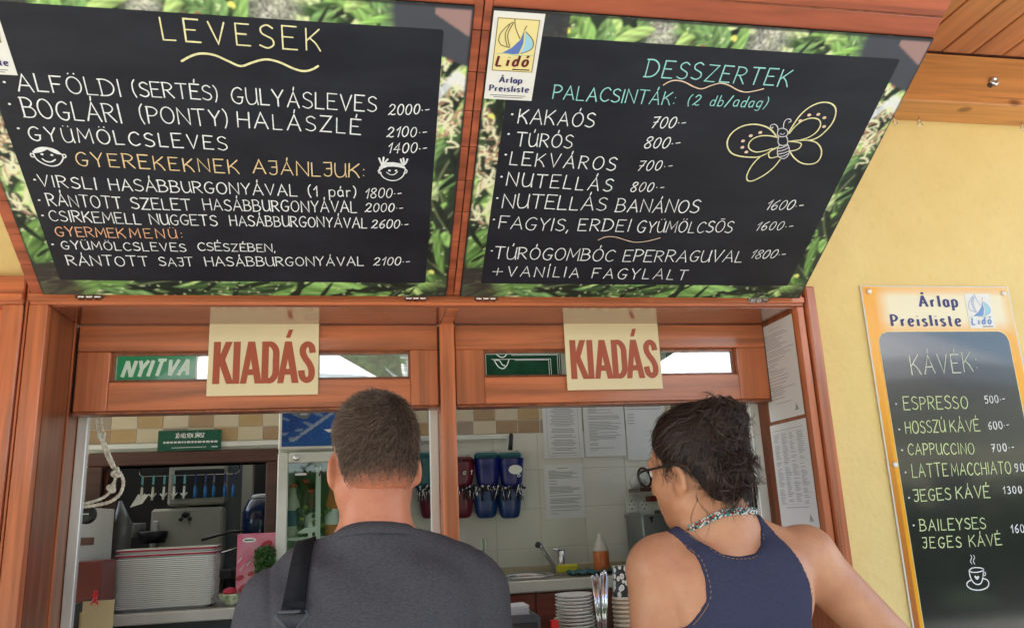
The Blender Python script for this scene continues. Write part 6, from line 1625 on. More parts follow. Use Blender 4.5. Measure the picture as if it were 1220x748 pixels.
# napkins in a grey dispenser
a = U3(605, 748, .40); b = U3(641, 728, .40)
t = thing('napkin_box', 'dark grey napkin dispenser beside the man', 'dispenser', (a.x, .43, 1.101))
part(MB().box((U3(590, 740, .4).x, .36, 1.102), (b.x, .50, U3(620, 733, .36).z), .008), 'housing', M['dark_grey'], t)
part(MB().box((U3(590, 740, .4).x + .01, .355, 1.12), (b.x - .012, .3595, U3(620, 742, .36).z), .002), 'front_slot', M['black_plastic'], t)
z0 = U3(620, 733, .40).z
nap = MB().box((0, 0, 0), (.105, .10, .0022), .0008).mesh('napkin', M['paper_dim'])
xn = U3(597, 725, .42).x - .025
for i in range(8):
    z = z0 + .001 + i * .0033
    o = link('napkin', nap, None, (xn + random.uniform(-.002, .002), .385, z), 'white napkin in the pile on the grey dispenser' if i < 7 else 'topmost white napkin of the pile on the grey dispenser', 'napkin', 'white napkins in a pile')
    o.rotation_euler = (0, R(-1.5 * i * .2), R(random.uniform(-2, 2)))
q = U3(660, 742, .38)
single(MB().box((q.x - .012, .37, 1.101), (q.x + .012, .39, q.z + .01), .003), 'red_box', M['red_plastic'], 'small red box between the napkins and the saucers', 'box', (q.x, .38, 1.101))
# ------------------------------------------------------------------ people: one smooth field per body, meshed as one surface
class Field:
    def __init__(s, lo, hi, res):
        s.lo = np.array(lo, np.float32); s.res = res
        s.n = np.ceil((np.array(hi) - s.lo) / res).astype(int) + 1
        s.f = np.full(s.n, 0.25, np.float32)
        s.ax = [s.lo[i] + res * np.arange(s.n[i], dtype=np.float32) for i in range(3)]
    def sub(s, lo, hi):
        sl = []
        for i in range(3):
            a = int(max(0, (lo[i] - s.lo[i]) / s.res)); b = int(min(s.n[i], (hi[i] - s.lo[i]) / s.res + 2)); sl.append(slice(a, max(a, b)))
        return tuple(sl)
    def grid(s, sl):
        return np.meshgrid(s.ax[0][sl[0]], s.ax[1][sl[1]], s.ax[2][sl[2]], indexing='ij', sparse=True)
    def merge(s, sl, d, k, op='add'):
        g = s.f[sl]
        if op == 'add':
            h = np.maximum(k - np.abs(g - d), 0) / k if k > 0 else 0
            s.f[sl] = np.minimum(g, d) - h * h * k / 4
        else:
            h = np.maximum(k - np.abs(g + d), 0) / k if k > 0 else 0
            s.f[sl] = np.maximum(g, -d) + h * h * k / 4
    def ell(s, c, r, k=.02, rot=None, op='add', m=.06):
        c = np.array(c, float); r = np.array(r, float); ext = r.max() + m if rot is not None else r + m
        sl = s.sub(c - ext, c + ext); X, Y, Z = s.grid(sl); X = X - c[0]; Y = Y - c[1]; Z = Z - c[2]
        if rot is not None:
            Rm = np.array(rot); X, Y, Z = (X * Rm[0, 0] + Y * Rm[1, 0] + Z * Rm[2, 0], X * Rm[0, 1] + Y * Rm[1, 1] + Z * Rm[2, 1], X * Rm[0, 2] + Y * Rm[1, 2] + Z * Rm[2, 2])
        k0 = np.sqrt((X / r[0]) ** 2 + (Y / r[1]) ** 2 + (Z / r[2]) ** 2); k1 = np.sqrt((X / r[0] ** 2) ** 2 + (Y / r[1] ** 2) ** 2 + (Z / r[2] ** 2) ** 2) + 1e-6
        s.merge(sl, (k0 * (k0 - 1) / k1).astype(np.float32), k, op); return s
    def cap(s, a, b, ra, rb, k=.02, op='add', m=.06, flat=None):
        a = np.array(a, float); b = np.array(b, float); R_ = max(ra, rb) + m
        sl = s.sub(np.minimum(a, b) - R_, np.maximum(a, b) + R_); X, Y, Z = s.grid(sl); ba = b - a; L = ba @ ba
        t = np.clip(((X - a[0]) * ba[0] + (Y - a[1]) * ba[1] + (Z - a[2]) * ba[2]) / L, 0, 1)
        fx, fy, fz = flat or (1, 1, 1)
        d = np.sqrt(((X - a[0] - t * ba[0]) / fx) ** 2 + ((Y - a[1] - t * ba[1]) / fy) ** 2 + ((Z - a[2] - t * ba[2]) / fz) ** 2) - (ra + (rb - ra) * t)
        s.merge(sl, d.astype(np.float32), k, op); return s
    def copy(s):
        o = Field.__new__(Field); o.__dict__.update(s.__dict__); o.f = s.f.copy(); return o
def surface_nets(F, name, mats, origin, smooth_=True, iters=2):
    f = F.f; n = np.array(f.shape)
    ins = f < 0
    c = np.zeros(n - 1, np.int8)
    for dx in (0, 1):
        for dy in (0, 1):
            for dz in (0, 1): c += ins[dx:n[0] - 1 + dx, dy:n[1] - 1 + dy, dz:n[2] - 1 + dz]
    act = (c > 0) & (c < 8); I, J, K = np.nonzero(act)
    idx = np.full(n - 1, -1, np.int32); idx[I, J, K] = np.arange(len(I))
    corners = [(a, b, d) for a in (0, 1) for b in (0, 1) for d in (0, 1)]
    vals = {q: f[I + q[0], J + q[1], K + q[2]] for q in corners}
    acc = np.zeros((len(I), 3)); cnt = np.zeros(len(I))
    for q in corners:
        for ax in range(3):
            if q[ax] == 0:
                q2 = list(q); q2[ax] = 1; q2 = tuple(q2); a, b = vals[q], vals[q2]; m = (a < 0) != (b < 0)
                t = np.where(m, a / np.where(m, a - b, 1), 0); p = np.zeros((len(I), 3)); p[:] = q; p[:, ax] = t
                acc += p * m[:, None]; cnt += m
    v = (acc / cnt[:, None] + np.stack([I, J, K], 1)) * F.res + F.lo
    quads = []
    for ax in range(3):
        o = [1 if i != ax else 0 for i in range(3)]
        e1 = [i for i in range(3) if i != ax]
        sl0 = tuple(slice(1, n[i] - 1) if i != ax else slice(0, n[i] - 1) for i in range(3))
        sl1 = tuple(slice(1, n[i] - 1) if i != ax else slice(1, n[i]) for i in range(3))
        a, b = ins[sl0], ins[sl1]; m = np.nonzero(a != b); flip = a[m]
        P = np.stack(m, 1) + np.array([1 if i != ax else 0 for i in range(3)])
        def cell(du, dv):
            Q = P.copy(); Q[:, e1[0]] -= du; Q[:, e1[1]] -= dv; return idx[Q[:, 0], Q[:, 1], Q[:, 2]]
        q = np.stack([cell(0, 0), cell(1, 0), cell(1, 1), cell(0, 1)], 1)
        fl = flip if ax != 1 else ~flip
        q[~fl] = q[~fl][:, ::-1]; quads.append(q)
    q = np.concatenate(quads); q = q[(q >= 0).all(1)]
    for _ in range(iters):                                   # light relaxation
        s_ = np.zeros_like(v); w = np.zeros(len(v))
        for a, b in ((0, 1), (1, 2), (2, 3), (3, 0)):
            np.add.at(s_, q[:, a], v[q[:, b]]); np.add.at(w, q[:, a], 1); np.add.at(s_, q[:, b], v[q[:, a]]); np.add.at(w, q[:, b], 1)
        v = v * .5 + .5 * s_ / np.maximum(w, 1)[:, None]
    return v, q, np_mesh(name, v - np.array(origin), q, mats, smooth_)
def rotm(yaw, pitch=0, roll=0):
    """head frame: x right, y forward, z up; yaw to the left, pitch down negative"""
    return np.array(Matrix.Rotation(yaw, 3, 'Z') @ Matrix.Rotation(pitch, 3, 'X') @ Matrix.Rotation(roll, 3, 'Y'))
def head(F, c, Rm, s=1.0, sw=1.0):
    P = lambda x, y, z: np.array(c) + Rm @ np.array((x, y, z)) * s
    E = lambda x, y, z, rx, ry, rz, k, op='add', R2=None: F.ell(P(x, y, z), (rx * s, ry * s, rz * s), k * s, Rm if R2 is None else Rm @ R2, op)
    E(0, -.012, .032, .077 * sw, .097, .088, .03)
    E(0, .030, -.020, .063 * sw, .064, .075, .04)
    E(0, .032, -.062, .052 * sw, .056, .050, .04)
    E(0, .068, -.098, .024, .020, .020, .03)
    for sg in (-1, 1):
        E(sg * .050, .005, -.070, .018, .030, .026, .03)
        F.cap(P(sg * .012, .086, .026), P(sg * .045, .074, .026), .009 * s, .008 * s, .02)
        E(sg * .038, .070, -.022, .018, .015, .014, .02)
        E(sg * .031, .096, .008, .014, .012, .011, .012, 'sub')
    F.cap(P(0, .090, .012), P(0, .108, -.026), .008 * s, .011 * s, .014)
    for sg in (-1, 1): E(sg * .011, .098, -.030, .008, .009, .007, .008)
    F.cap(P(-.020, .088, -.060), P(.020, .088, -.060), .006 * s, .006 * s, .008); F.cap(P(-.016, .087, -.071), P(.016, .087, -.071), .007 * s, .007 * s, .008)
    F.cap(P(-.022, .098, -.0655), P(.022, .098, -.0655), .0022 * s, .0022 * s, .004, 'sub')
    return P
def ear(F, P, Rm, s, sg, z=-.022, out=.080, tilt=.35):
    R2 = Rm @ np.array(Matrix.Rotation(sg * tilt, 3, 'Z') @ Matrix.Rotation(-.18, 3, 'X'))
    F.ell(P(sg * (out + .002), -.004, z), (.0085 * s, .019 * s, .032 * s), .010, R2)
    F.ell(P(sg * (out + .010), .002, z + .006), (.006 * s, .011 * s, .018 * s), .006, R2, 'sub')
    F.ell(P(sg * (out - .003), .004, z - .022), (.008 * s, .010 * s, .011 * s), .010, R2)
def hand(F, w, d, up, side, s=1.0):
    """palm from the wrist w along d; side = direction of the thumb"""
    w = np.array(w, float); d = np.array(d, float); d /= np.linalg.norm(d); side = np.array(side, float); side -= d * (side @ d); side /= np.linalg.norm(side); up = np.cross(d, side)
    Rm = np.stack([side, d, up], 1)
    F.ell(w + d * .045 * s, (.040 * s, .052 * s, .0145 * s), .02, Rm)
    for i, (o, L) in enumerate(((.029, .068), (.010, .076), (-.009, .071), (-.027, .056))):
        b = w + d * .085 * s + side * o * s; m_ = b + d * L * .5 * s + side * o * .12 * s - up * .006 * s; e = m_ + d * L * .42 * s - up * .016 * s
        F.cap(b - d * .01, m_, .0088 * s, .0080 * s, .006); F.cap(m_, e, .0080 * s, .0068 * s, .004)
    b = w + d * .022 * s + side * .030 * s; m_ = b + d * .030 * s + side * .030 * s; e = m_ + d * .032 * s + side * .008 * s
    F.cap(b, m_, .013 * s, .010 * s, .012); F.cap(m_, e, .010 * s, .0082 * s, .004)
def skin(name, a, b):
    m = mat(name, a, .48, var=.0, sss=.12, bump=.28, bscale=380)
    nt = m.node_tree; p = nt.nodes['Principled BSDF']
    tc = nt.nodes.new('ShaderNodeTexCoord'); n = nt.nodes.new('ShaderNodeTexNoise'); n.inputs['Scale'].default_value = 13; n.inputs['Detail'].default_value = 9; n.inputs['Roughness'].default_value = .6
    nt.links.new(tc.outputs['Object'], n.inputs['Vector']); cr = nt.nodes.new('ShaderNodeValToRGB'); cr.color_ramp.elements[0].position = .35; cr.color_ramp.elements[0].color = (*a, 1); cr.color_ramp.elements[1].position = .7; cr.color_ramp.elements[1].color = (*b, 1)
    nt.links.new(n.outputs[0], cr.inputs[0])
    n2 = nt.nodes.new('ShaderNodeTexNoise'); n2.inputs['Scale'].default_value = 70; n2.inputs['Detail'].default_value = 3
    nt.links.new(tc.outputs['Object'], n2.inputs['Vector']); c2 = nt.nodes.new('ShaderNodeValToRGB'); c2.color_ramp.elements[0].position = .25; c2.color_ramp.elements[0].color = (.72, .6, .55, 1); c2.color_ramp.elements[1].position = .38; c2.color_ramp.elements[1].color = (1, 1, 1, 1)
    nt.links.new(n2.outputs[0], c2.inputs[0]); mx = nt.nodes.new('ShaderNodeMix'); mx.data_type = 'RGBA'; mx.blend_type = 'MULTIPLY'; mx.inputs[0].default_value = .22
    nt.links.new(cr.outputs[0], mx.inputs[6]); nt.links.new(c2.outputs[0], mx.inputs[7]); nt.links.new(mx.outputs[2], p.inputs['Base Color']); return m
M['skin_man'] = skin('flushed_skin', (.49, .165, .085), (.58, .245, .14))
M['skin_woman'] = skin('tanned_skin', (.50, .215, .110), (.60, .30, .165))
def cloth(name, a, b, scale, stretch=(1, 1, 3), bump=.5):
    return mat(name, a, .9, var=.01, hue=b, scale=scale, stretch=stretch, bump=bump, bscale=520, spec=.2, detail=9)
M['tshirt'] = cloth('heather_grey_jersey', (.082, .079, .086), (.054, .053, .061), 260, (.6, .6, 1.8))
M['tank'] = cloth('navy_jersey', (.050, .052, .095), (.040, .043, .082), 130)
M['shorts'] = cloth('beige_cotton', (.20, .17, .12), (.16, .13, .09), 60)
M['denim'] = cloth('blue_denim', (.06, .09, .16), (.04, .06, .12), 60)
M['shoe'] = mat('dark_shoe', (.03, .03, .035), .6)
M['eye_white'] = mat('eye_white', (.75, .73, .70), .2); M['iris'] = mat('dark_iris', (.04, .02, .01), .15)
M['webbing'] = mat('black_webbing', (.007, .0075, .010), .8, bump=.5, bscale=500, spec=.2)
def hairmat(name, a, b, c=None):
    m, nt, p = newmat(name); g = nt.nodes.new('ShaderNodeNewGeometry'); cr = nt.nodes.new('ShaderNodeValToRGB')
    cr.color_ramp.elements[0].color = (*a, 1); cr.color_ramp.elements[1].color = (*b, 1)
    if c: e = cr.color_ramp.elements.new(.93); e.color = (*c, 1); cr.color_ramp.elements[1].position = .85; cr.color_ramp.elements[1].color = (*b, 1)
    nt.links.new(g.outputs['Random Per Island'], cr.inputs[0]); nt.links.new(cr.outputs[0], p.inputs['Base Color']); p.inputs['Roughness'].default_value = .42; p.inputs['Specular IOR Level'].default_value = .35
    return m
M['hair_man'] = hairmat('short_brown_hair', (.05, .032, .024), (.21, .145, .105), (.52, .43, .36))
M['hair_woman'] = hairmat('dark_brown_hair', (.010, .006, .006), (.060, .031, .022), (.14, .070, .042))
def scalp_mat(name, col): return mat(name, col, .8, var=.35, scale=60, bump=.6, bscale=250, detail=8)
def strands_mesh(name, P0, P1, P2, w, m, origin):
    """each strand is a two-segment tapering ribbon, turned broadly sideways"""
    n = len(P0); d = P2 - P0; r = np.random.RandomState(1).normal(0, 1, (n, 3)); s = np.cross(d, r); s /= np.linalg.norm(s, axis=1)[:, None] + 1e-9; w = np.broadcast_to(w, (n,))[:, None]
    v = np.stack([P0 - s * w, P0 + s * w, P1 + s * w * .75, P1 - s * w * .75, P2 + s * w * .2, P2 - s * w * .2], 1).reshape(-1, 3) - np.array(origin)
    b = np.arange(n)[:, None] * 6; q = np.concatenate([b + np.array([[0, 1, 2, 3]]), b + np.array([[3, 2, 4, 5]])])
    return np_mesh(name, v, q, m)
def ribbon_hair(name, paths, widths, normals, m, origin):
    """paths: (n, k, 3)"""
    n, k, _ = paths.shape; t = np.gradient(paths, axis=1); s = np.cross(t, normals); s /= np.linalg.norm(s, axis=2)[:, :, None] + 1e-9
    tap = np.concatenate([np.linspace(.7, 1, k // 2), np.linspace(1, .15, k - k // 2)])[None, :, None]; w = widths[:, None, None] * tap
    v = np.stack([paths - s * w, paths + s * w], 2).reshape(-1, 3) - np.array(origin)
    base = (np.arange(n)[:, None] * k + np.arange(k - 1)[None]).ravel() * 2
    return np_mesh(name, v, np.stack([base, base + 1, base + 3, base + 2], 1), m, True)

# ---- the man
MX, MY = .021, -.455
man = thing('person', 'man seen from behind with short brown hair, grey t-shirt and black strap', 'person', (MX, MY, 0))
F = Field((MX - .36, MY - .22, 0.0), (MX + .36, MY + .62, 1.80), .005)
mo = (MX, MY, 0)
W_ = lambda x, y, z: (MX + x, MY + y, z)
def limbs(F, W_, sh, el, wr, hd, side, r=(.058, .045, .043, .028), k=.03):
    F.cap(sh, el, r[0], r[1], k); F.cap(el, wr, r[2], r[3], .02); F.ell(np.array(el) * .55 + np.array(wr) * .45, (r[2] * 1.02, r[2] * 1.2, r[2]), .03)
    hand(F, wr, hd, None, side)
def legs(F, W_, hipx=.092, top=.92, r=(.088, .058, .055, .036)):
    for sg in (-1, 1):
        F.cap(W_(sg * hipx, 0, top), W_(sg * (hipx + .008), .015, .50), r[0], r[1], .04); F.cap(W_(sg * (hipx + .008), .012, .50), W_(sg * (hipx + .01), -.01, .10), r[2], r[3], .03)
        F.ell(W_(sg * (hipx + .008), -.025, .36), (.048, .050, .10), .03); F.ell(W_(sg * (hipx + .014), .055, .045), (.042, .12, .042), .03)
Rh = rotm(R(11), R(-3))
hc = np.array((MX - .003, MY + .005, 1.650))
# torso
F.ell(W_(0, .0, 1.24), (.185, .118, .26), .03); F.ell(W_(0, -.02, 1.33), (.175, .100, .12), .05); F.ell(W_(0, .01, 1.04), (.160, .115, .20), .05); F.ell(W_(0, 0, .92), (.172, .120, .14), .05)
for sg in (-1, 1):
    F.cap(W_(sg * .030, -.035, 1.485), W_(sg * .150, -.015, 1.405), .036, .050, .03); F.ell(W_(sg * .183, -.005, 1.368), (.054, .060, .064), .04)
    F.ell(W_(sg * .085, -.085, 1.34), (.07, .035, .09), .04)
torso = F.copy(); torso.cap(W_(0, -.015, 1.58), W_(0, -.028, 1.45), .066, .071, .035)
for sg in (-1, 1):
    F.cap(W_(sg * .186, .0, 1.36), W_(sg * .226, .035, 1.135), .054, .045, .03); torso.cap(W_(sg * .187, .0, 1.36), W_(sg * .226, .03, 1.18), .057, .052, .03)
    limbs(F, W_, W_(sg * .188, .0, 1.36), W_(sg * .228, .05, 1.10), W_(sg * .18, .29, 1.055), (-sg * .25, 1, .0), (-sg, .1, .05), k=.02)
F.cap(W_(0, -.015, 1.60), W_(0, -.028, 1.45), .0655, .070, .03)
F.ell(W_(0, -.060, 1.53), (.050, .030, .06), .03)
PH = head(F, hc, Rh, 1.0, 1.0)
for sg in (-1, 1): ear(F, PH, Rh, 1.08, sg, -.029, .079, .60)
legs(F, W_)
v, q, me = surface_nets(F, 'body', M['skin_man'], mo); link('body', me, man)
for sg in (-1, 1):
    c = PH(sg * .031, .081, .008) - np.array(mo); e = MB().ball(tuple(c), .0115, 3).build('eye', M['eye_white'], man, smooth=True)
    c2 = PH(sg * .031, .0905, .008) - np.array(mo); MB().ball(tuple(c2), .0048, 2).build('iris', M['iris'], e, smooth=True)
# shirt: torso field grown, with folds, cut at collar and hem
T = torso; X, Y, Z = T.grid((slice(None),) * 3)
fold = .0055 * np.sin((Z * 26 + (X - MX) * 14 + 2.2 * np.sin(Z * 9 + X * 7)) * 1.0) * np.clip(1 - np.abs(np.abs(X - MX) - .17) / .10, 0, 1) + .0022 * np.sin(X * 41 + Z * 23 + 3 * np.sin(Z * 13)) + .003 * np.sin((X - MX) * 9 + 1) * np.sin(Z * 17)
seam = -.004 * np.exp(-((np.abs(X - MX) - .182 - (Z - 1.36) * .12) / .004) ** 2)
T.f = T.f - .013 + (fold + 0 * Y) * 1.0 - seam
col = Z - (1.496 + (Y - (MY - .03)) * -.34 + np.abs(X - MX) * .0)
T.f = np.maximum(T.f, col.astype(np.float32)); T.f = np.maximum(T.f, (.90 - Z + 0 * X + 0 * Y).astype(np.float32))
v, q, me = surface_nets(T, 'tshirt', M['tshirt'], mo, iters=3); shirt = link('tshirt', me, man)
bvh = BVHTree.FromPolygons([Vector(p) for p in v], [tuple(int(i) for i in f) for f in q])
# collar rib following the cut
pts = []
for k in range(48):
    a = 2 * math.pi * k / 48; pts.append((MX + .076 * math.sin(a), MY - .024 - .076 * math.cos(a) * 1.0))
ring_ = []
for x, y in pts:
    z = 1.497 - (y - (MY - .03)) * .34; p = Vector((x, y, z)); loc = bvh.find_nearest(p)[0]; ring_.append(loc)
ring_ = [ring_[i] * .5 + ring_[i - 1] * .25 + ring_[(i + 1) % 48] * .25 for i in range(48)]
mb = MB()
vs = []; fs = []
for i, p in enumerate(ring_):
    d = Vector((p.x - MX, p.y - (MY - .024), 0)).normalized()
    for (o, h) in ((.002, -.016), (.0055, -.015), (.0045, -.004), (.0015, .006), (-.0025, .006), (-.003, -.010)): vs.append(tuple(p + d * o + Vector((0, 0, h)) + d * (-.35 * h if h > 0 else -h * .55)))
for i in range(48):
    j = (i + 1) % 48
    for k in range(6): fs.append((i * 6 + k, j * 6 + k, j * 6 + (k + 1) % 6, i * 6 + (k + 1) % 6))
mb.add(vs, fs); part(mb, 'collar_rib', M['tshirt'], man, shirt, smooth=True)
# shorts and shoes
Sf = F.copy(); X, Y, Z = Sf.grid((slice(None),) * 3); Sf.f = np.maximum(Sf.f - .012, np.maximum(Z - .96, .48 - Z) + 0 * X + 0 * Y); Sf.f = np.maximum(Sf.f, (np.abs(X - MX) - .20 + 0 * Y + 0 * Z).astype(np.float32)); Sf.f = np.maximum(Sf.f, (Y - MY - .16 + 0 * X + 0 * Z).astype(np.float32))
link('shorts', surface_nets(Sf, 'shorts', M['shorts'], mo)[2], man)
Sf = F.copy(); Sf.f = np.maximum(Sf.f - .007, (Z - .085) + 0 * X + 0 * Y); link('shoes', surface_nets(Sf, 'shoes', M['shoe'], mo)[2], man)
# hair: cap under short strands
Hf = Field(hc - .13, hc + .14, .005)
Hf.ell(PH(0, -.012, .032), (.0775, .0975, .0885), 0, Rh)
Hf.ell(PH(0, -.052, -.035), (.066, .054, .058), .03, Rh)
X, Y, Z = Hf.grid((slice(None),) * 3)
lx = (X - hc[0]) * Rh[0, 0] + (Y - hc[1]) * Rh[1, 0] + (Z - hc[2]) * Rh[2, 0]; ly = (X - hc[0]) * Rh[0, 1] + (Y - hc[1]) * Rh[1, 1] + (Z - hc[2]) * Rh[2, 1]; lz = (X - hc[0]) * Rh[0, 2] + (Y - hc[1]) * Rh[1, 2] + (Z - hc[2]) * Rh[2, 2]
def man_line(lx, ly): return np.interp(ly, [-.2, -.055, -.040, -.022, .012, .022, .030, .06, .10], [-.080, -.078, -.055, .004, .008, -.012, .010, .050, .075])
Hf.f = np.maximum(Hf.f - .0035, (man_line(lx, ly) - lz).astype(np.float32))
v, q, me = surface_nets(Hf, 'hair_roots', M['hair_man'], mo, iters=1); bpy.data.meshes.remove(me)
Hf.f = np.maximum(Hf.f + .0012, (man_line(lx, ly) + .002 - lz).astype(np.float32))
hh_ = lz - man_line(lx, ly); Hf.f = (Hf.f + .0034 - .0034 * np.clip(hh_ / .028, 0, 1)).astype(np.float32)
hm = vmat('cropped_hair_base', .75, .2)
v2, q2, me2 = surface_nets(Hf, 'scalp_hair', hm, mo, iters=1)
L2 = (v2 - hc) @ Rh; rn = np.random.RandomState(5).rand(len(v2)); h2 = L2[:, 2] - man_line(L2[:, 0], L2[:, 1])
fa = np.clip((h2 - .002) / np.where(L2[:, 1] < -.03, .062, .022) + (rn - .5) * .16, 0, 1)[:, None] ** .8
cc_ = np.array((.55, .19, .10)) * (1 - fa) + np.array((.085, .056, .043)) * fa
me2.color_attributes.new('print', 'FLOAT_COLOR', 'POINT').data.foreach_set('color', np.concatenate([cc_, np.ones((len(v2), 1))], 1).astype(np.float32).ravel())
hb = link('scalp_hair', me2, man)
bodybvh = None
rr = np.random.RandomState(3)
tri = v[q]; nrm = np.cross(tri[:, 1] - tri[:, 0], tri[:, 2] - tri[:, 0]); area = np.linalg.norm(nrm, axis=1); nrm /= area[:, None] + 1e-12
cen = tri.mean(1); out = cen - hc; flip = (nrm * out).sum(1) < 0; nrm[flip] *= -1
ok = ((cen - hc) * nrm).sum(1) > .02; pr = area * ok
L_ = (cen - hc) @ Rh; fade = np.clip((L_[:, 2] - man_line(L_[:, 0], L_[:, 1])) / .055, 0, 1) ** 1.3; pr = pr * (.02 + .98 * fade); pr /= pr.sum()
N = 30000; pick = rr.choice(len(q), N, p=pr); u_, w_ = rr.rand(N, 1), rr.rand(N, 1)
A, B, C_, D_ = (tri[pick][:, i] for i in range(4)); P0 = A * (1 - u_) * (1 - w_) + B * u_ * (1 - w_) + C_ * u_ * w_ + D_ * (1 - u_) * w_
nn = nrm[pick]; Lp = (P0 - hc) @ Rh
crown = np.array((.012, -.050, .085)); flow = Lp - crown; flow /= np.linalg.norm(flow, axis=1)[:, None] + 1e-6
sw_ = np.cross(flow, np.array((0, -.5, .85))); flow = flow + sw_ * .45
flow = flow @ Rh.T; flow -= nn * (flow * nn).sum(1)[:, None]; flow /= np.linalg.norm(flow, axis=1)[:, None] + 1e-6
lf = np.clip((Lp[:, 2] - man_line(Lp[:, 0], Lp[:, 1])) / .085, .16, 1)[:, None]; ln = .0125 * lf * rr.uniform(.6, 1.35, (N, 1)); lift = rr.uniform(.25, .85, (N, 1)); jt = rr.normal(0, .28, (N, 3))
P1 = P0 + (flow * (1 - lift) + nn * lift * .75 + jt * .5) * ln * .55; P2 = P0 + (flow * (1.15 - lift * .5) + nn * lift * .50 + jt) * ln
link('hair_strands', strands_mesh('hair_strands', P0, P1, P2, rr.uniform(.00035, .00075, N), M['hair_man'], mo), hb, kind='stuff')
# bag strap over the left shoulder
bag = thing('shoulder_bag', 'black webbing bag strap over the left shoulder of the man', 'bag', (MX - .15, MY - .1, .8))
def on_back(x, z, off):
    h_ = bvh.ray_cast(Vector((x, MY - .35, z)), Vector((0, 1, 0))); 
    return (h_[0] + h_[1] * off * (1 if h_[1].y < 0 else -1)) if h_[0] else Vector((x, MY - .1, z))
def on_top(x, y, off):
    h_ = bvh.ray_cast(Vector((x, y, 1.7)), Vector((0, 0, -1))); return (h_[0] + Vector((0, 0, off))) if h_[0] else None
cl = []
for k in range(9):                                         # from the clip up the back
    f_ = k / 8; cl.append((MX - .141 + .009 * f_, 1.372 + f_ * .080, .0195 - .0025 * f_))
rows = []
for x, z, hw in cl:
    a = on_back(x - hw, z, .0060); b = on_back(x + hw, z, .0060); rows.append((a, b))
for k in range(7):
    y = MY - .065 + k * .025; x = MX - .131 + .001 * k
    a = on_top(x - .017, y, .012); b = on_top(x + .017, y, .012)
    if a and b: rows.append((a, b))
for k in range(8):
    z = 1.40 - k * .055; h_ = bvh.ray_cast(Vector((MX - .115, MY + .5, z)), Vector((0, -1, 0)))
    if h_[0]: rows.append((h_[0] + Vector((-.016, .004, 0)), h_[0] + Vector((.016, .004, 0))))
for it in range(2): rows = [rows[0]] + [((rows[i - 1][0] + rows[i][0] * 2 + rows[i + 1][0]) / 4, (rows[i - 1][1] + rows[i][1] * 2 + rows[i + 1][1]) / 4) for i in range(1, len(rows) - 1)] + [rows[-1]]
mb = MB(); vs = [tuple(p) for r_ in rows for p in r_]
mb.add(vs, [(2 * i, 2 * i + 1, 2 * i + 3, 2 * i + 2) for i in range(len(rows) - 1)])
o = part(mb, 'strap', M['webbing'], bag, smooth=True); o.modifiers.new('thick', 'SOLIDIFY').thickness = .0028; o.modifiers['thick'].offset = 0
c = (rows[0][0] + rows[0][1]) / 2 + Vector((0, -.003, 0)); 
f3 = (rows[3][0] + rows[3][1]) / 2 + Vector((0, -.003, 0))
pa, pb_ = rows[1]; pc, pd = rows[2]
part(MB().add([tuple(pa + Vector((0, -.003, 0))), tuple(pb_ + Vector((0, -.003, 0))), tuple(pd + Vector((0, -.0035, 0))), tuple(pc + Vector((0, -.0035, 0)))], [(0, 1, 2, 3)]), 'stitched_fold', M['webbing'], bag)
w = .024
part(MB().tube([c + Vector(p) for p in [(-w, 0, .004), (w, 0, .004), (w + .002, -.001, -.004), (.012, -.003, -.018), (.005, -.004, -.026), (-.005, -.004, -.026), (-.012, -.003, -.018), (-w - .002, -.001, -.004), (-w, 0, .004)]], .0032, 8), 'strap_ring', M['dark_grey'], bag, smooth=True)
part(MB().tube([c + Vector((0, -.006, -.022)), c + Vector((0, -.006, -.035)), c + Vector((0, -.003, -.075))], [.006, .0045, .006], 10).tube([c + Vector((.004, -.006, -.05)), c + Vector((.011, -.006, -.06)), c + Vector((.008, -.005, -.078)), c + Vector((-.002, -.004, -.084))], .003, 8), 'snap_hook', M['dark_grey'], bag, smooth=True)
low = []
for k in range(9):
    f_ = k / 8; low.append((on_back(MX - .150 - .03 * f_, 1.30 - .28 * f_, .005), on_back(MX - .130 - .03 * f_, 1.30 - .28 * f_, .005)))
mb = MB(); mb.add([tuple(p) for r_ in low for p in r_], [(2 * i, 2 * i + 1, 2 * i + 3, 2 * i + 2) for i in range(8)]); o = part(mb, 'strap', M['webbing'], bag, smooth=True); o.modifiers.new('thick', 'SOLIDIFY').thickness = .0028
part(MB().box((MX - .30, MY - .20, .80), (MX - .10, MY - .145, 1.04), .02), 'bag_body', M['webbing'], bag)

# ---- the woman
WX, WY = .728, -.485
wo = (WX, WY, 0)
wom = thing('person', 'woman with dark pinned-up curly hair, glasses, bead necklace and navy tank top', 'person', wo)
F = Field((WX - .30, WY - .26, 0), (WX + .55, WY + .52, 1.76), .005)
W_ = lambda x, y, z: (WX + x, WY + y, z)
F.ell(W_(0, .0, 1.25), (.145, .100, .22), .03); F.ell(W_(0, -.015, 1.34), (.150, .085, .12), .05); F.ell(W_(.0, .01, 1.06), (.128, .100, .17), .05); F.ell(W_(0, -.01, .92), (.172, .130, .14), .05)
for sg in (-1, 1):
    F.cap(W_(sg * .028 - .008, -.030, 1.49), W_(sg * .128 - .004, -.022, 1.437), .026, .032, .035)
    F.ell(W_(sg * .075, .085, 1.26), (.062, .055, .062), .03); F.ell(W_(sg * .078, -.072, 1.365), (.062, .030, .075), .04)
torso = F.copy()
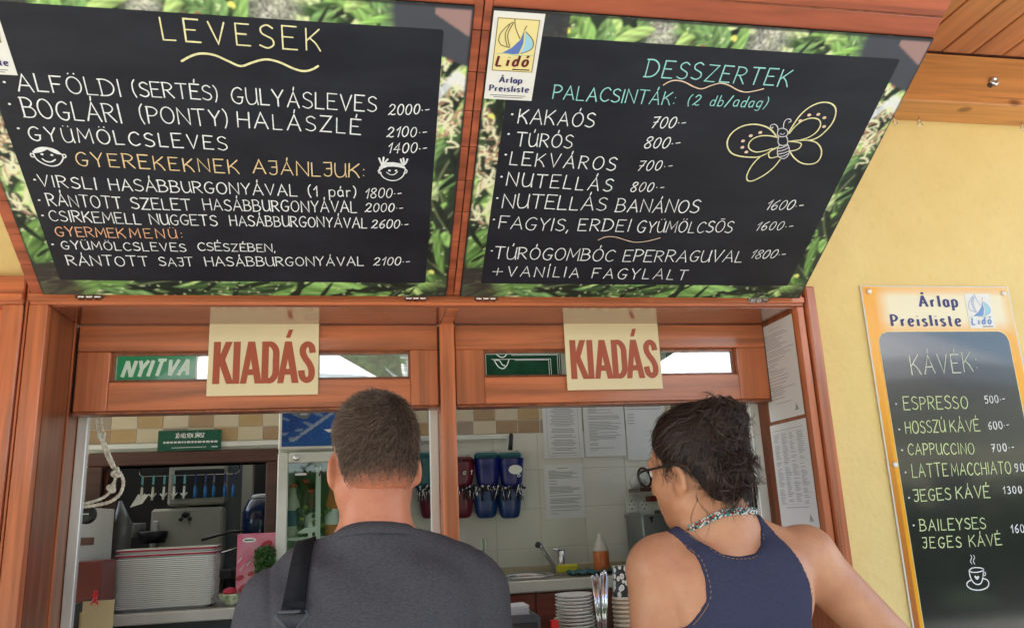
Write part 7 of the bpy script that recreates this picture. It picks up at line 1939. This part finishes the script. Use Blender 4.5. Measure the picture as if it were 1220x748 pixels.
# left arm hangs, right arm is held out
F.ell(W_(-.156, -.012, 1.408), (.056, .060, .062), .035); F.ell(W_(.168, -.012, 1.415), (.056, .058, .060), .035)
F.cap(W_(-.158, -.01, 1.40), W_(-.172, .0, 1.14), .056, .046, .018); F.cap(W_(-.172, .0, 1.14), W_(-.12, .22, 1.07), .042, .027, .02); hand(F, W_(-.12, .22, 1.07), (.15, 1, .05), None, (1, 0, .1), .9)
F.cap(W_(.172, -.01, 1.41), W_(.392, -.03, 1.165), .056, .044, .03); F.cap(W_(.392, -.03, 1.165), W_(.33, .20, 1.08), .042, .027, .02); hand(F, W_(.33, .20, 1.08), (-.1, 1, -.08), None, (-1, 0, .1), .9)
Rw = rotm(R(38), R(-9))
wc = np.array((.675, -.488, 1.600))
F.cap((.706, -.492, 1.56), W_(-.012, -.022, 1.455), .050, .054, .03); F.ell(W_(-.012, -.045, 1.50), (.042, .025, .05), .03)
PW = head(F, wc, Rw, .95, .96)
for sg in (-1, 1): ear(F, PW, Rw, 1.0, sg, -.022, .0755, .40)
legs(F, W_, .09, .90, (.092, .058, .054, .034))
v, q, me = surface_nets(F, 'body', M['skin_woman'], wo); link('body', me, wom)
wbvh = BVHTree.FromPolygons([Vector(p) for p in v], [tuple(int(i) for i in f) for f in q])
for sg in (-1, 1):
    c = PW(sg * .031, .081, .008) - np.array(wo); e = MB().ball(tuple(c), .0110, 3).build('eye', M['eye_white'], wom, smooth=True)
    c2 = PW(sg * .031, .0905, .008) - np.array(wo); MB().ball(tuple(c2), .0046, 2).build('iris', M['iris'], e, smooth=True)
# tank top
T = torso; X, Y, Z = T.grid((slice(None),) * 3)
zz = [1.0, 1.29, 1.305, 1.354, 1.394, 1.43, 1.462, 1.475, 1.56]
aL = np.interp(Z, zz, [.45, .55, .598, .632, .634, .627, .606, .583, .572]); aR = np.interp(Z, [1.0, 1.27, 1.29, 1.314, 1.341, 1.373, 1.415, 1.452, 1.49, 1.56], [1.1, .86, .846, .849, .854, .849, .836, .818, .797, .785])
nk = np.interp(X, [.55, .600, .613, .625, .653, .681, .717, .750, .770, .779, .786, .85], [1.70, 1.62, 1.500, 1.478, 1.452, 1.432, 1.426, 1.430, 1.446, 1.473, 1.62, 1.70])
fr_ = np.clip((Y - WY + .02) / .06, 0, 1); nk = nk - fr_ * .07 * np.clip((nk < 1.6), 0, 1)
reg = np.maximum(np.maximum(aL - X, X - aR), Z - nk)
reg = np.maximum(reg, .93 - Z)
grow = np.clip((1.30 - Z) * .15, 0, .012)
T.f = np.maximum(T.f - .0048 - grow + .0012 * np.sin(Z * 60 + X * 25), reg.astype(np.float32))
v, q, me = surface_nets(T, 'tank_top', M['tank'], wo, iters=2); tank = link('tank_top', me, wom)
tb = BVHTree.FromPolygons([Vector(p) for p in v], [tuple(int(i) for i in f) for f in q])
st = MB()
def dashes(pts):
    P_ = smooth(pts, 8); acc_ = 0; last = None
    for i in range(len(P_) - 1):
        p = P_[i]; h_ = wbvh.ray_cast(Vector((p[0], WY - .4, p[1])), Vector((0, 1, 0)))
        if not h_[0]: continue
        pt = Vector((p[0], h_[0].y - .0068, p[1]))
        if last is not None:
            acc_ += (pt - last).length
            if acc_ > .0075: st.tube([last.lerp(pt, .0), pt], .0008, 5); acc_ = 0
        last = pt
dashes([(.618, 1.480), (.653, 1.448), (.681, 1.428), (.717, 1.422), (.750, 1.426), (.773, 1.444), (.781, 1.470)])
dashes([(.611, 1.457), (.631, 1.43), (.638, 1.394), (.636, 1.354), (.602, 1.305)])
dashes([(.800, 1.478), (.815, 1.450), (.833, 1.413), (.846, 1.372), (.851, 1.340)])
part(st, 'edge_stitching', mat('tan_thread', (.26, .15, .08), .6), wom, tank, kind='stuff')
Sf = F.copy(); X, Y, Z = Sf.grid((slice(None),) * 3); Sf.f = np.maximum(Sf.f - .010, np.maximum(Z - .97, .11 - Z) + 0 * X + 0 * Y); Sf.f = np.maximum(Sf.f, (np.abs(X - WX) - .19 + 0 * Y + 0 * Z).astype(np.float32)); Sf.f = np.maximum(Sf.f, (Y - WY - .15 + 0 * X + 0 * Z).astype(np.float32))
link('trousers', surface_nets(Sf, 'trousers', M['denim'], wo)[2], wom)
Sf = F.copy(); Sf.f = np.maximum(Sf.f - .007, (Z - .08) + 0 * X + 0 * Y); link('shoes', surface_nets(Sf, 'shoes', M['shoe'], wo)[2], wom)
# necklace of small beads: three twisted strings
rr = random.Random(6); bm3 = {c: MB() for c in ('t', 'w', 'r', 'k')}
bmesh_ball = MB().ball((0, 0, 0), 1, 1)
for s_ in range(4):
    for k in range(150):
        a = 2 * math.pi * k / 150; d = Vector((math.sin(a), -math.cos(a), 0))
        zc_ = 1.508 + .012 * math.sin(a) - .045 * (1 - math.cos(a)) * .5 + .003
        tw_ = a * 9 + s_ * math.pi / 2
        org = Vector((WX - .012, WY - .022, zc_)); h_ = wbvh.ray_cast(org, d)
        if not h_[0] or (h_[0] - org).length > .082: continue
        off = .0050 + .0035 * math.cos(tw_)
        p = h_[0] + d * off + Vector((0, 0, .0055 * math.sin(tw_) - .003 * math.sin(a * 3)))
        c = rr.choice('ttwwrkw'); r0 = .0024
        bm3[c].add([(p.x + v_[0] * r0, p.y + v_[1] * r0, p.z + v_[2] * r0) for v_ in bmesh_ball.v], bmesh_ball.f)
nk_ = link('necklace', None, wom)
for c, (nm, col_) in {'t': ('turquoise_beads', (.05, .42, .42)), 'w': ('white_beads', (.7, .68, .64)), 'r': ('coral_beads', (.5, .10, .06)), 'k': ('dark_beads', (.03, .03, .04))}.items():
    part(bm3[c], nm, mat(nm, col_, .25), wom, nk_, smooth=True, kind='stuff')
# glasses
gl = MB(); g3 = lambda x, y, z: tuple(Vector(PW(x, y, z)))
for sg in (-1, 1):
    gl.tube([g3(sg * .033 + .026 * math.cos(t_), .108 - .10 * (abs(sg * .033 + .026 * math.cos(t_)) - .03) ** 1 * .25, .004 + .021 * math.sin(t_) * (1.05 if math.sin(t_) > 0 else .95)) for t_ in [2 * math.pi * k / 22 for k in range(23)]], .0028, 8)
    gl.tube([g3(sg * .062, .102, .012), g3(sg * .074, .085, .013), g3(sg * .0805, .03, .010), g3(sg * .0825, .000, .008), g3(sg * .080, -.022, -.008), g3(sg * .076, -.032, -.022)], [.003, .0026, .0023, .0023, .0026, .0028], 8)
gl.tube([g3(-.008, .109, .010), g3(0, .111, .013), g3(.008, .109, .010)], .0022, 8)
gf = part(gl, 'glasses', M['black_plastic'], wom, smooth=True)
for sg in (-1, 1):
    mb = MB(); mb.add([g3(sg * .033 + .0245 * math.cos(t_), .1075 - .025 * (abs(sg * .033 + .0245 * math.cos(t_)) - .03), .004 + .0195 * math.sin(t_)) for t_ in [2 * math.pi * k / 22 for k in range(22)]], [tuple(range(22))]); part(mb, 'lens', M['clear_glass'], wom, gf)
# hair base
Hf = Field(wc - .17, wc + .19, .005)
PL = lambda x, y, z: PW(x, y, z)
Hf.ell(PL(0, -.014, .036), (.0760, .0945, .0870), 0, Rw); Hf.ell(PL(0, -.060, -.020), (.060, .045, .060), .03, Rw)
X, Y, Z = Hf.grid((slice(None),) * 3)
dX = [X - wc[0], Y - wc[1], Z - wc[2]]
lx, ly, lz = [(dX[0] * Rw[0, i] + dX[1] * Rw[1, i] + dX[2] * Rw[2, i]) / .95 for i in range(3)]
line = np.interp(ly, [-.2, -.048, -.026, .010, .022, .034, .055, .12], [-.088, -.086, .000, .010, .000, .022, .054, .15])
Hf.f = np.maximum(Hf.f - .004, (line - lz).astype(np.float32))
BUN = U3(856, 503, -.560); BUN2 = U3(866, 552, -.570)
Hf.ell(tuple(BUN), (.040, .038, .038), .03); Hf.ell(tuple(BUN2), (.026, .030, .042), .03)
v, q, me = surface_nets(Hf, 'hair_mass', scalp_mat('dark_hair_base', (.012, .007, .007)), wo, iters=1); hb = link('hair_mass', me, wom)
hbv = BVHTree.FromPolygons([Vector(p) for p in v], [tuple(int(i) for i in f) for f in q])
rr = np.random.RandomState(8); paths = []; nors = []; wid = []
tri = v[q]; nrm = np.cross(tri[:, 1] - tri[:, 0], tri[:, 2] - tri[:, 0]); area = np.linalg.norm(nrm, axis=1); cen = tri.mean(1)
ctr = np.array(wc); sg_ = np.where(((cen - ctr) * nrm).sum(1) < 0, -1, 1)[:, None]; nrm = nrm / (area[:, None] + 1e-12) * sg_
bunv = np.array(BUN); K_ = 12
pick = rr.choice(len(q), 520, p=area / area.sum())
for ci in pick:
    p = Vector(cen[ci]); guide = []; n_ = []; dist0 = (bunv - cen[ci]); isbun = np.linalg.norm(dist0) < .055
    vel = Vector(rr.normal(0, 1, 3)) if isbun else Vector(dist0).normalized(); step = rr.uniform(.007, .0115)
    ph = rr.rand() * 6.3; amp = rr.uniform(.15, .55)
    for k in range(K_):
        loc, nn_, _, dd = hbv.find_nearest(p)
        if nn_ is None: break
        o_ = (loc - Vector(ctr)); nn_ = nn_ if nn_.dot(o_) > 0 else -nn_
        p = loc + nn_ * (.002 + .0035 * math.sin(math.pi * k / (K_ - 1)) + (.003 if isbun else 0)); guide.append(p.copy()); n_.append(nn_.copy())
        tv = Vector(bunv) - p
        d = vel if isbun else (tv.normalized() * .9 + vel * .5)
        d = d - nn_ * d.dot(nn_); side = nn_.cross(d); d = d + side * amp * math.sin(ph + k * 1.15)
        if isbun: d = d + side * .5
        vel = d.normalized(); p = p + vel * step
    if len(guide) < K_: continue
    G_ = np.array([tuple(g) for g in guide]); Nn = np.array([tuple(g) for g in n_])
    for s_ in range(15):
        sp = rr.normal(0, .0030, 3) * rr.uniform(.6, 1.4); wob = rr.normal(0, .0007, (K_, 3)); end = np.linspace(0, 1, K_)[:, None] ** 2 * rr.normal(0, .0045, 3)
        pth = G_ + sp + wob + end; paths.append(pth); nors.append(Nn + rr.normal(0, .35, (1, 3))); wid.append(rr.uniform(.0003, .0008))
# loose curls: bun ends, flyaways, nape and temple
def curl(p0, d, L, rad, turns, n=1, w=.0006):
    d = np.array(d, float); d /= np.linalg.norm(d); a = np.cross(d, rr.normal(0, 1, 3)); a /= np.linalg.norm(a); b = np.cross(d, a); ph = rr.rand() * 6.3
    t_ = np.linspace(0, 1, K_)
    drop = np.stack([0 * t_, 0 * t_, -t_ ** 2 * L * .35], 1)
    base = np.array(p0) + t_[:, None] * d * L + drop + (a * np.cos(ph + t_[:, None] * 6.28 * turns) + b * np.sin(ph + t_[:, None] * 6.28 * turns) - a * math.cos(ph) - b * math.sin(ph)) * rad
    for _ in range(n): paths.append(base + rr.normal(0, .0012, 3) + np.linspace(0, 1, K_)[:, None] * rr.normal(0, .003, 3)); nors.append(np.tile(rr.normal(0, 1, 3), (K_, 1))); wid.append(w * rr.uniform(.5, 1.1))
for k in range(330):
    d = rr.normal(0, 1, 3); d /= np.linalg.norm(d); d[1] = -abs(d[1]) * .8; c0 = bunv if k % 2 else np.array(BUN2)
    tg = np.cross(d, rr.normal(0, 1, 3)); tg /= np.linalg.norm(tg); curl(c0 + d * .030, tg + d * .42 + np.array((.1, 0, -.05)), rr.uniform(.03, .065), rr.uniform(.006, .015), rr.uniform(.5, 1.2), 8)
for k in range(90):
    a_ = rr.uniform(-.6, 2.2); d = np.array((math.sin(a_), -.35, math.cos(a_))); curl(bunv + d * .032, d * .5 + rr.normal(0, .55, 3), rr.uniform(.018, .042), rr.uniform(.005, .012), rr.uniform(.5, 1.3), 4, .0005)
for k in range(300):
    ci = rr.choice(len(q), p=area / area.sum()); curl(cen[ci], nrm[ci] + rr.normal(0, .6, 3), rr.uniform(.012, .035), rr.uniform(.002, .006), rr.uniform(.3, 1.2), 1, .0003)
for k in range(34):
    p0 = PW(rr.uniform(-.06, .05), -.088, -.065 + rr.uniform(-.02, .015)); curl(p0, (rr.uniform(-.3, .3), -.2, -1), rr.uniform(.02, .045), rr.uniform(.002, .006), rr.uniform(.5, 1.6), 3, .0004)
for k in range(46):
    p0 = PW(-.074, rr.uniform(-.04, .055), rr.uniform(.0, .05)); curl(p0, (-.25, -.6, rr.uniform(-1, -.1)), rr.uniform(.015, .036), rr.uniform(.003, .006), rr.uniform(.6, 1.5), 3, .0004)
for k in range(2): curl(PW(-.070, -.030, -.06), (.05, -.12, -1), .075, .010, 1.0, 3, .0005)
hs = ribbon_hair('hair_strands', np.array(paths), np.array(wid) * 1.15, np.array(nors), M['hair_woman'], wo)
link('hair_strands', hs, hb, kind='stuff')
# ------------------------------------------------------------------ the place behind the camera, seen in the panes
def parasol(x, y, rad, ze, za, lab):
    t = thing('parasol', lab, 'parasol', (x, y, 0), 'white parasols on the terrace')
    n = 8; vs = [(0, 0, za)]; fs = []
    for r_, z_ in ((.35, za - (za - ze) * .33), (.7, za - (za - ze) * .69), (1, ze)):
        for k in range(n * 3):
            a = 2 * math.pi * k / (n * 3); s = 1 - .035 * (r_) * (0 if k % 3 == 0 else 1)
            vs.append((rad * r_ * s * math.cos(a), rad * r_ * s * math.sin(a), z_ - (0 if k % 3 == 0 else .02 * r_)))
    N3 = n * 3
    for k in range(N3): fs.append((0, 1 + k, 1 + (k + 1) % N3))
    for j in range(2):
        for k in range(N3): fs.append((1 + j * N3 + k, 1 + (j + 1) * N3 + k, 1 + (j + 1) * N3 + (k + 1) % N3, 1 + j * N3 + (k + 1) % N3))
    MB().add(vs, fs).build('canopy', M['parasol'], t)
    MB().add([(v[0], v[1], v[2]) for v in vs[1 + 2 * N3:]] + [(v[0], v[1], v[2] - .16) for v in vs[1 + 2 * N3:]], [(k, (k + 1) % N3, N3 + (k + 1) % N3, N3 + k) for k in range(N3)]).build('valance', M['parasol'], t)
    MB().tube([(0, 0, .05), (0, 0, za - .02)], .025, 12).build('pole', M['white_plastic'], t, smooth=True)
    for k in range(8):
        a = math.pi / 4 * k; MB().tube([(0, 0, za - .05), (rad * .97 * math.cos(a), rad * .97 * math.sin(a), ze - .01)], .01, 6).build('rib', M['steel'], t)
    MB().lathe([(.28, 0), (.28, .06), (.05, .09)], n=24).build('base', M['dark_grey'], t)
parasol(-1.25, -9.0, 1.75, 3.35, 4.35, 'white parasol behind the camera mirrored in the left sash pane')
parasol(4.1, -5.0, 1.9, 2.55, 3.6, 'white parasol behind the camera mirrored in the right sash pane')
def tree(x, y, H, R_, seed, trunk_m, leaf_m, lab, n=5200, tr=.16, base=2.0, rz=None, ls=.16):
    rr = np.random.RandomState(seed)
    t = thing('broadleaf_tree' if trunk_m == 'bark' else 'birch_tree', lab, 'tree', (x, y, 0), 'trees beyond the terrace')
    mb = MB(); top = H * .8
    spine = [(0, 0, 0), (rr.normal(0, .1), rr.normal(0, .1), H * .3), (rr.normal(0, .2), rr.normal(0, .2), H * .55), (rr.normal(0, .25), rr.normal(0, .25), top)]
    mb.tube(smooth(spine, 4), [tr * (1 - .8 * i / 12) for i in range(13)], 10)
    ends = []
    for k in range(9):
        z = H * rr.uniform(.3, .7); a = rr.rand() * 6.28; L = R_ * rr.uniform(.5, .9)
        e = (L * math.cos(a), L * math.sin(a), z + L * rr.uniform(.3, .7)); ends.append(e)
        mb.tube([(0, 0, z), (e[0] * .5, e[1] * .5, z + (e[2] - z) * .35), e], [tr * .4, tr * .25, tr * .08], 7)
    mb.build('trunk', M[trunk_m], t, smooth=True)
    rzz = rz or (H - base) / 2; cz = base + rzz
    nc = 46; C_ = rr.normal(0, 1, (nc, 3)); C_ /= np.linalg.norm(C_, axis=1)[:, None]; C_ *= (rr.rand(nc, 1) ** .45)
    C_ = C_ * np.array((R_, R_, rzz)) * .86 + np.array((0, 0, cz)); cr_ = rr.uniform(.22, .42, nc) * R_
    idx = rr.randint(nc, size=n); d = rr.normal(0, 1, (n, 3)); d /= np.linalg.norm(d, axis=1)[:, None]
    p = C_[idx] + d * (cr_[idx] * rr.rand(n) ** .4)[:, None]
    a = rr.normal(0, 1, (n, 3)); a /= np.linalg.norm(a, axis=1)[:, None]; b = np.cross(a, rr.normal(0, 1, (n, 3))); b /= np.linalg.norm(b, axis=1)[:, None]
    s = (ls * rr.uniform(.6, 1.2, n))[:, None]
    v = np.stack([p + a * s, p + b * s * .55, p - a * s, p - b * s * .55], 1).reshape(-1, 3)
    q = np.arange(4 * n).reshape(-1, 4)
    link('crown', np_mesh('crown', v, q, M[leaf_m]), t, kind='stuff')
tree(-6.5, -9.5, 6.5, 2.6, 1, 'bark', 'foliage', 'leafy green tree far behind the camera, mirrored at the left of the panes', n=9000, ls=.11)
tree(-3.2, -13, 8.0, 3.0, 2, 'bark', 'foliage', 'tall yellow green tree behind the left parasol', n=9000, ls=.13)
tree(.3, -11.5, 8.2, 2.5, 3, 'bark', 'foliage', 'bushy tree behind the camera, mirrored in the middle of the left sash', n=9000, ls=.12)
tree(.75, -9.3, 7.5, 1.3, 4, 'birch', 'foliage', 'white barked birch behind the camera beside the bushy tree', tr=.11, base=3.2, n=2400, ls=.09)
tree(4.0, -12.5, 7.5, 2.9, 5, 'bark', 'foliage_dark', 'dark green tree behind the camera, between the two parasols', n=9000, ls=.12)
tree(6.6, -14, 6.5, 2.6, 6, 'bark', 'foliage', 'leafy tree behind the camera at the right of the terrace', n=6000, ls=.14)
tree(-11, -10, 7.5, 3.0, 7, 'bark', 'foliage_dark', 'dark leafy tree behind the camera at the far left of the terrace', n=6000, ls=.14)
single(MB().box((-30, -24, 0), (30, -23, 3.2)), 'garden_hedge', M['leaf'], 'long clipped hedge closing the terrace behind the camera', 'hedge', (0, -23.5, 0))
single(MB().add([(-300, -300, .004), (300, -300, .004), (300, -7.4, .004), (-300, -7.4, .004)], [(0, 1, 2, 3)]), 'lawn', mat('lawn_grass', (.045, .09, .02), .9, var=.3, scale=2), kind='structure')  # unseen dark lawn, added so the coffee board mirrors less bright ground
rr = np.random.RandomState(31)
for i, (x, y) in enumerate(((5.6, -7.9), (7.2, -8.2), (8.9, -8.0), (10.6, -8.3), (12.4, -8.1))):  # row of shrubs added to darken what the coffee board mirrors
    t = thing('added_shrub', '%s rounded dark shrub added at the lawn to darken the coffee board reflection' % ['first', 'second', 'third', 'fourth', 'fifth'][i], 'shrub', (x, y, 0), 'unseen shrubs added along the lawn')
    n = 2600; d = rr.normal(0, 1, (n, 3)); d /= np.linalg.norm(d, axis=1)[:, None]; p = d * (rr.rand(n, 1) ** .3) * np.array((.95, .7, .85)) * (1 + .15 * np.sin(d[:, :1] * 7 + i)) + np.array((0, 0, .8))
    a = rr.normal(0, 1, (n, 3)); a /= np.linalg.norm(a, axis=1)[:, None]; b = np.cross(a, rr.normal(0, 1, (n, 3))); b /= np.linalg.norm(b, axis=1)[:, None]
    v = np.stack([p + a * .07, p + b * .04, p - a * .07, p - b * .04], 1).reshape(-1, 3)
    link('leaves', np_mesh('leaves', v, np.arange(4 * n).reshape(-1, 4), M['foliage_dark']), t, kind='stuff')
    MB().tube([(0, 0, 0), (.02, 0, .5), (.1, .05, .9)], [.05, .04, .02], 8).build('stem', M['bark'], t, smooth=True)
t = thing('far_house', 'cream rendered house with a low red roof beyond the terrace trees', 'house', (10, -19, 0))
part(MB().box((10, -22, 0), (20, -17, 4.7)), 'house_wall', mat('cream_render', (.72, .62, .42), .8), t)
part(MB().add([(9.6, -22.4, 4.7), (20.4, -22.4, 4.7), (20.4, -16.6, 4.7), (9.6, -16.6, 4.7), (9.6, -19.5, 5.2), (20.4, -19.5, 5.2)], [(0, 1, 5, 4), (2, 3, 4, 5), (1, 2, 5), (3, 0, 4), (3, 2, 1, 0)]), 'roof', M['flap_wood'], t)
for i in range(3): part(MB().box((11.5 + i * 3, -16.998, 1.0), (12.7 + i * 3, -16.95, 2.3)), 'window', M['dark_grey'], t)
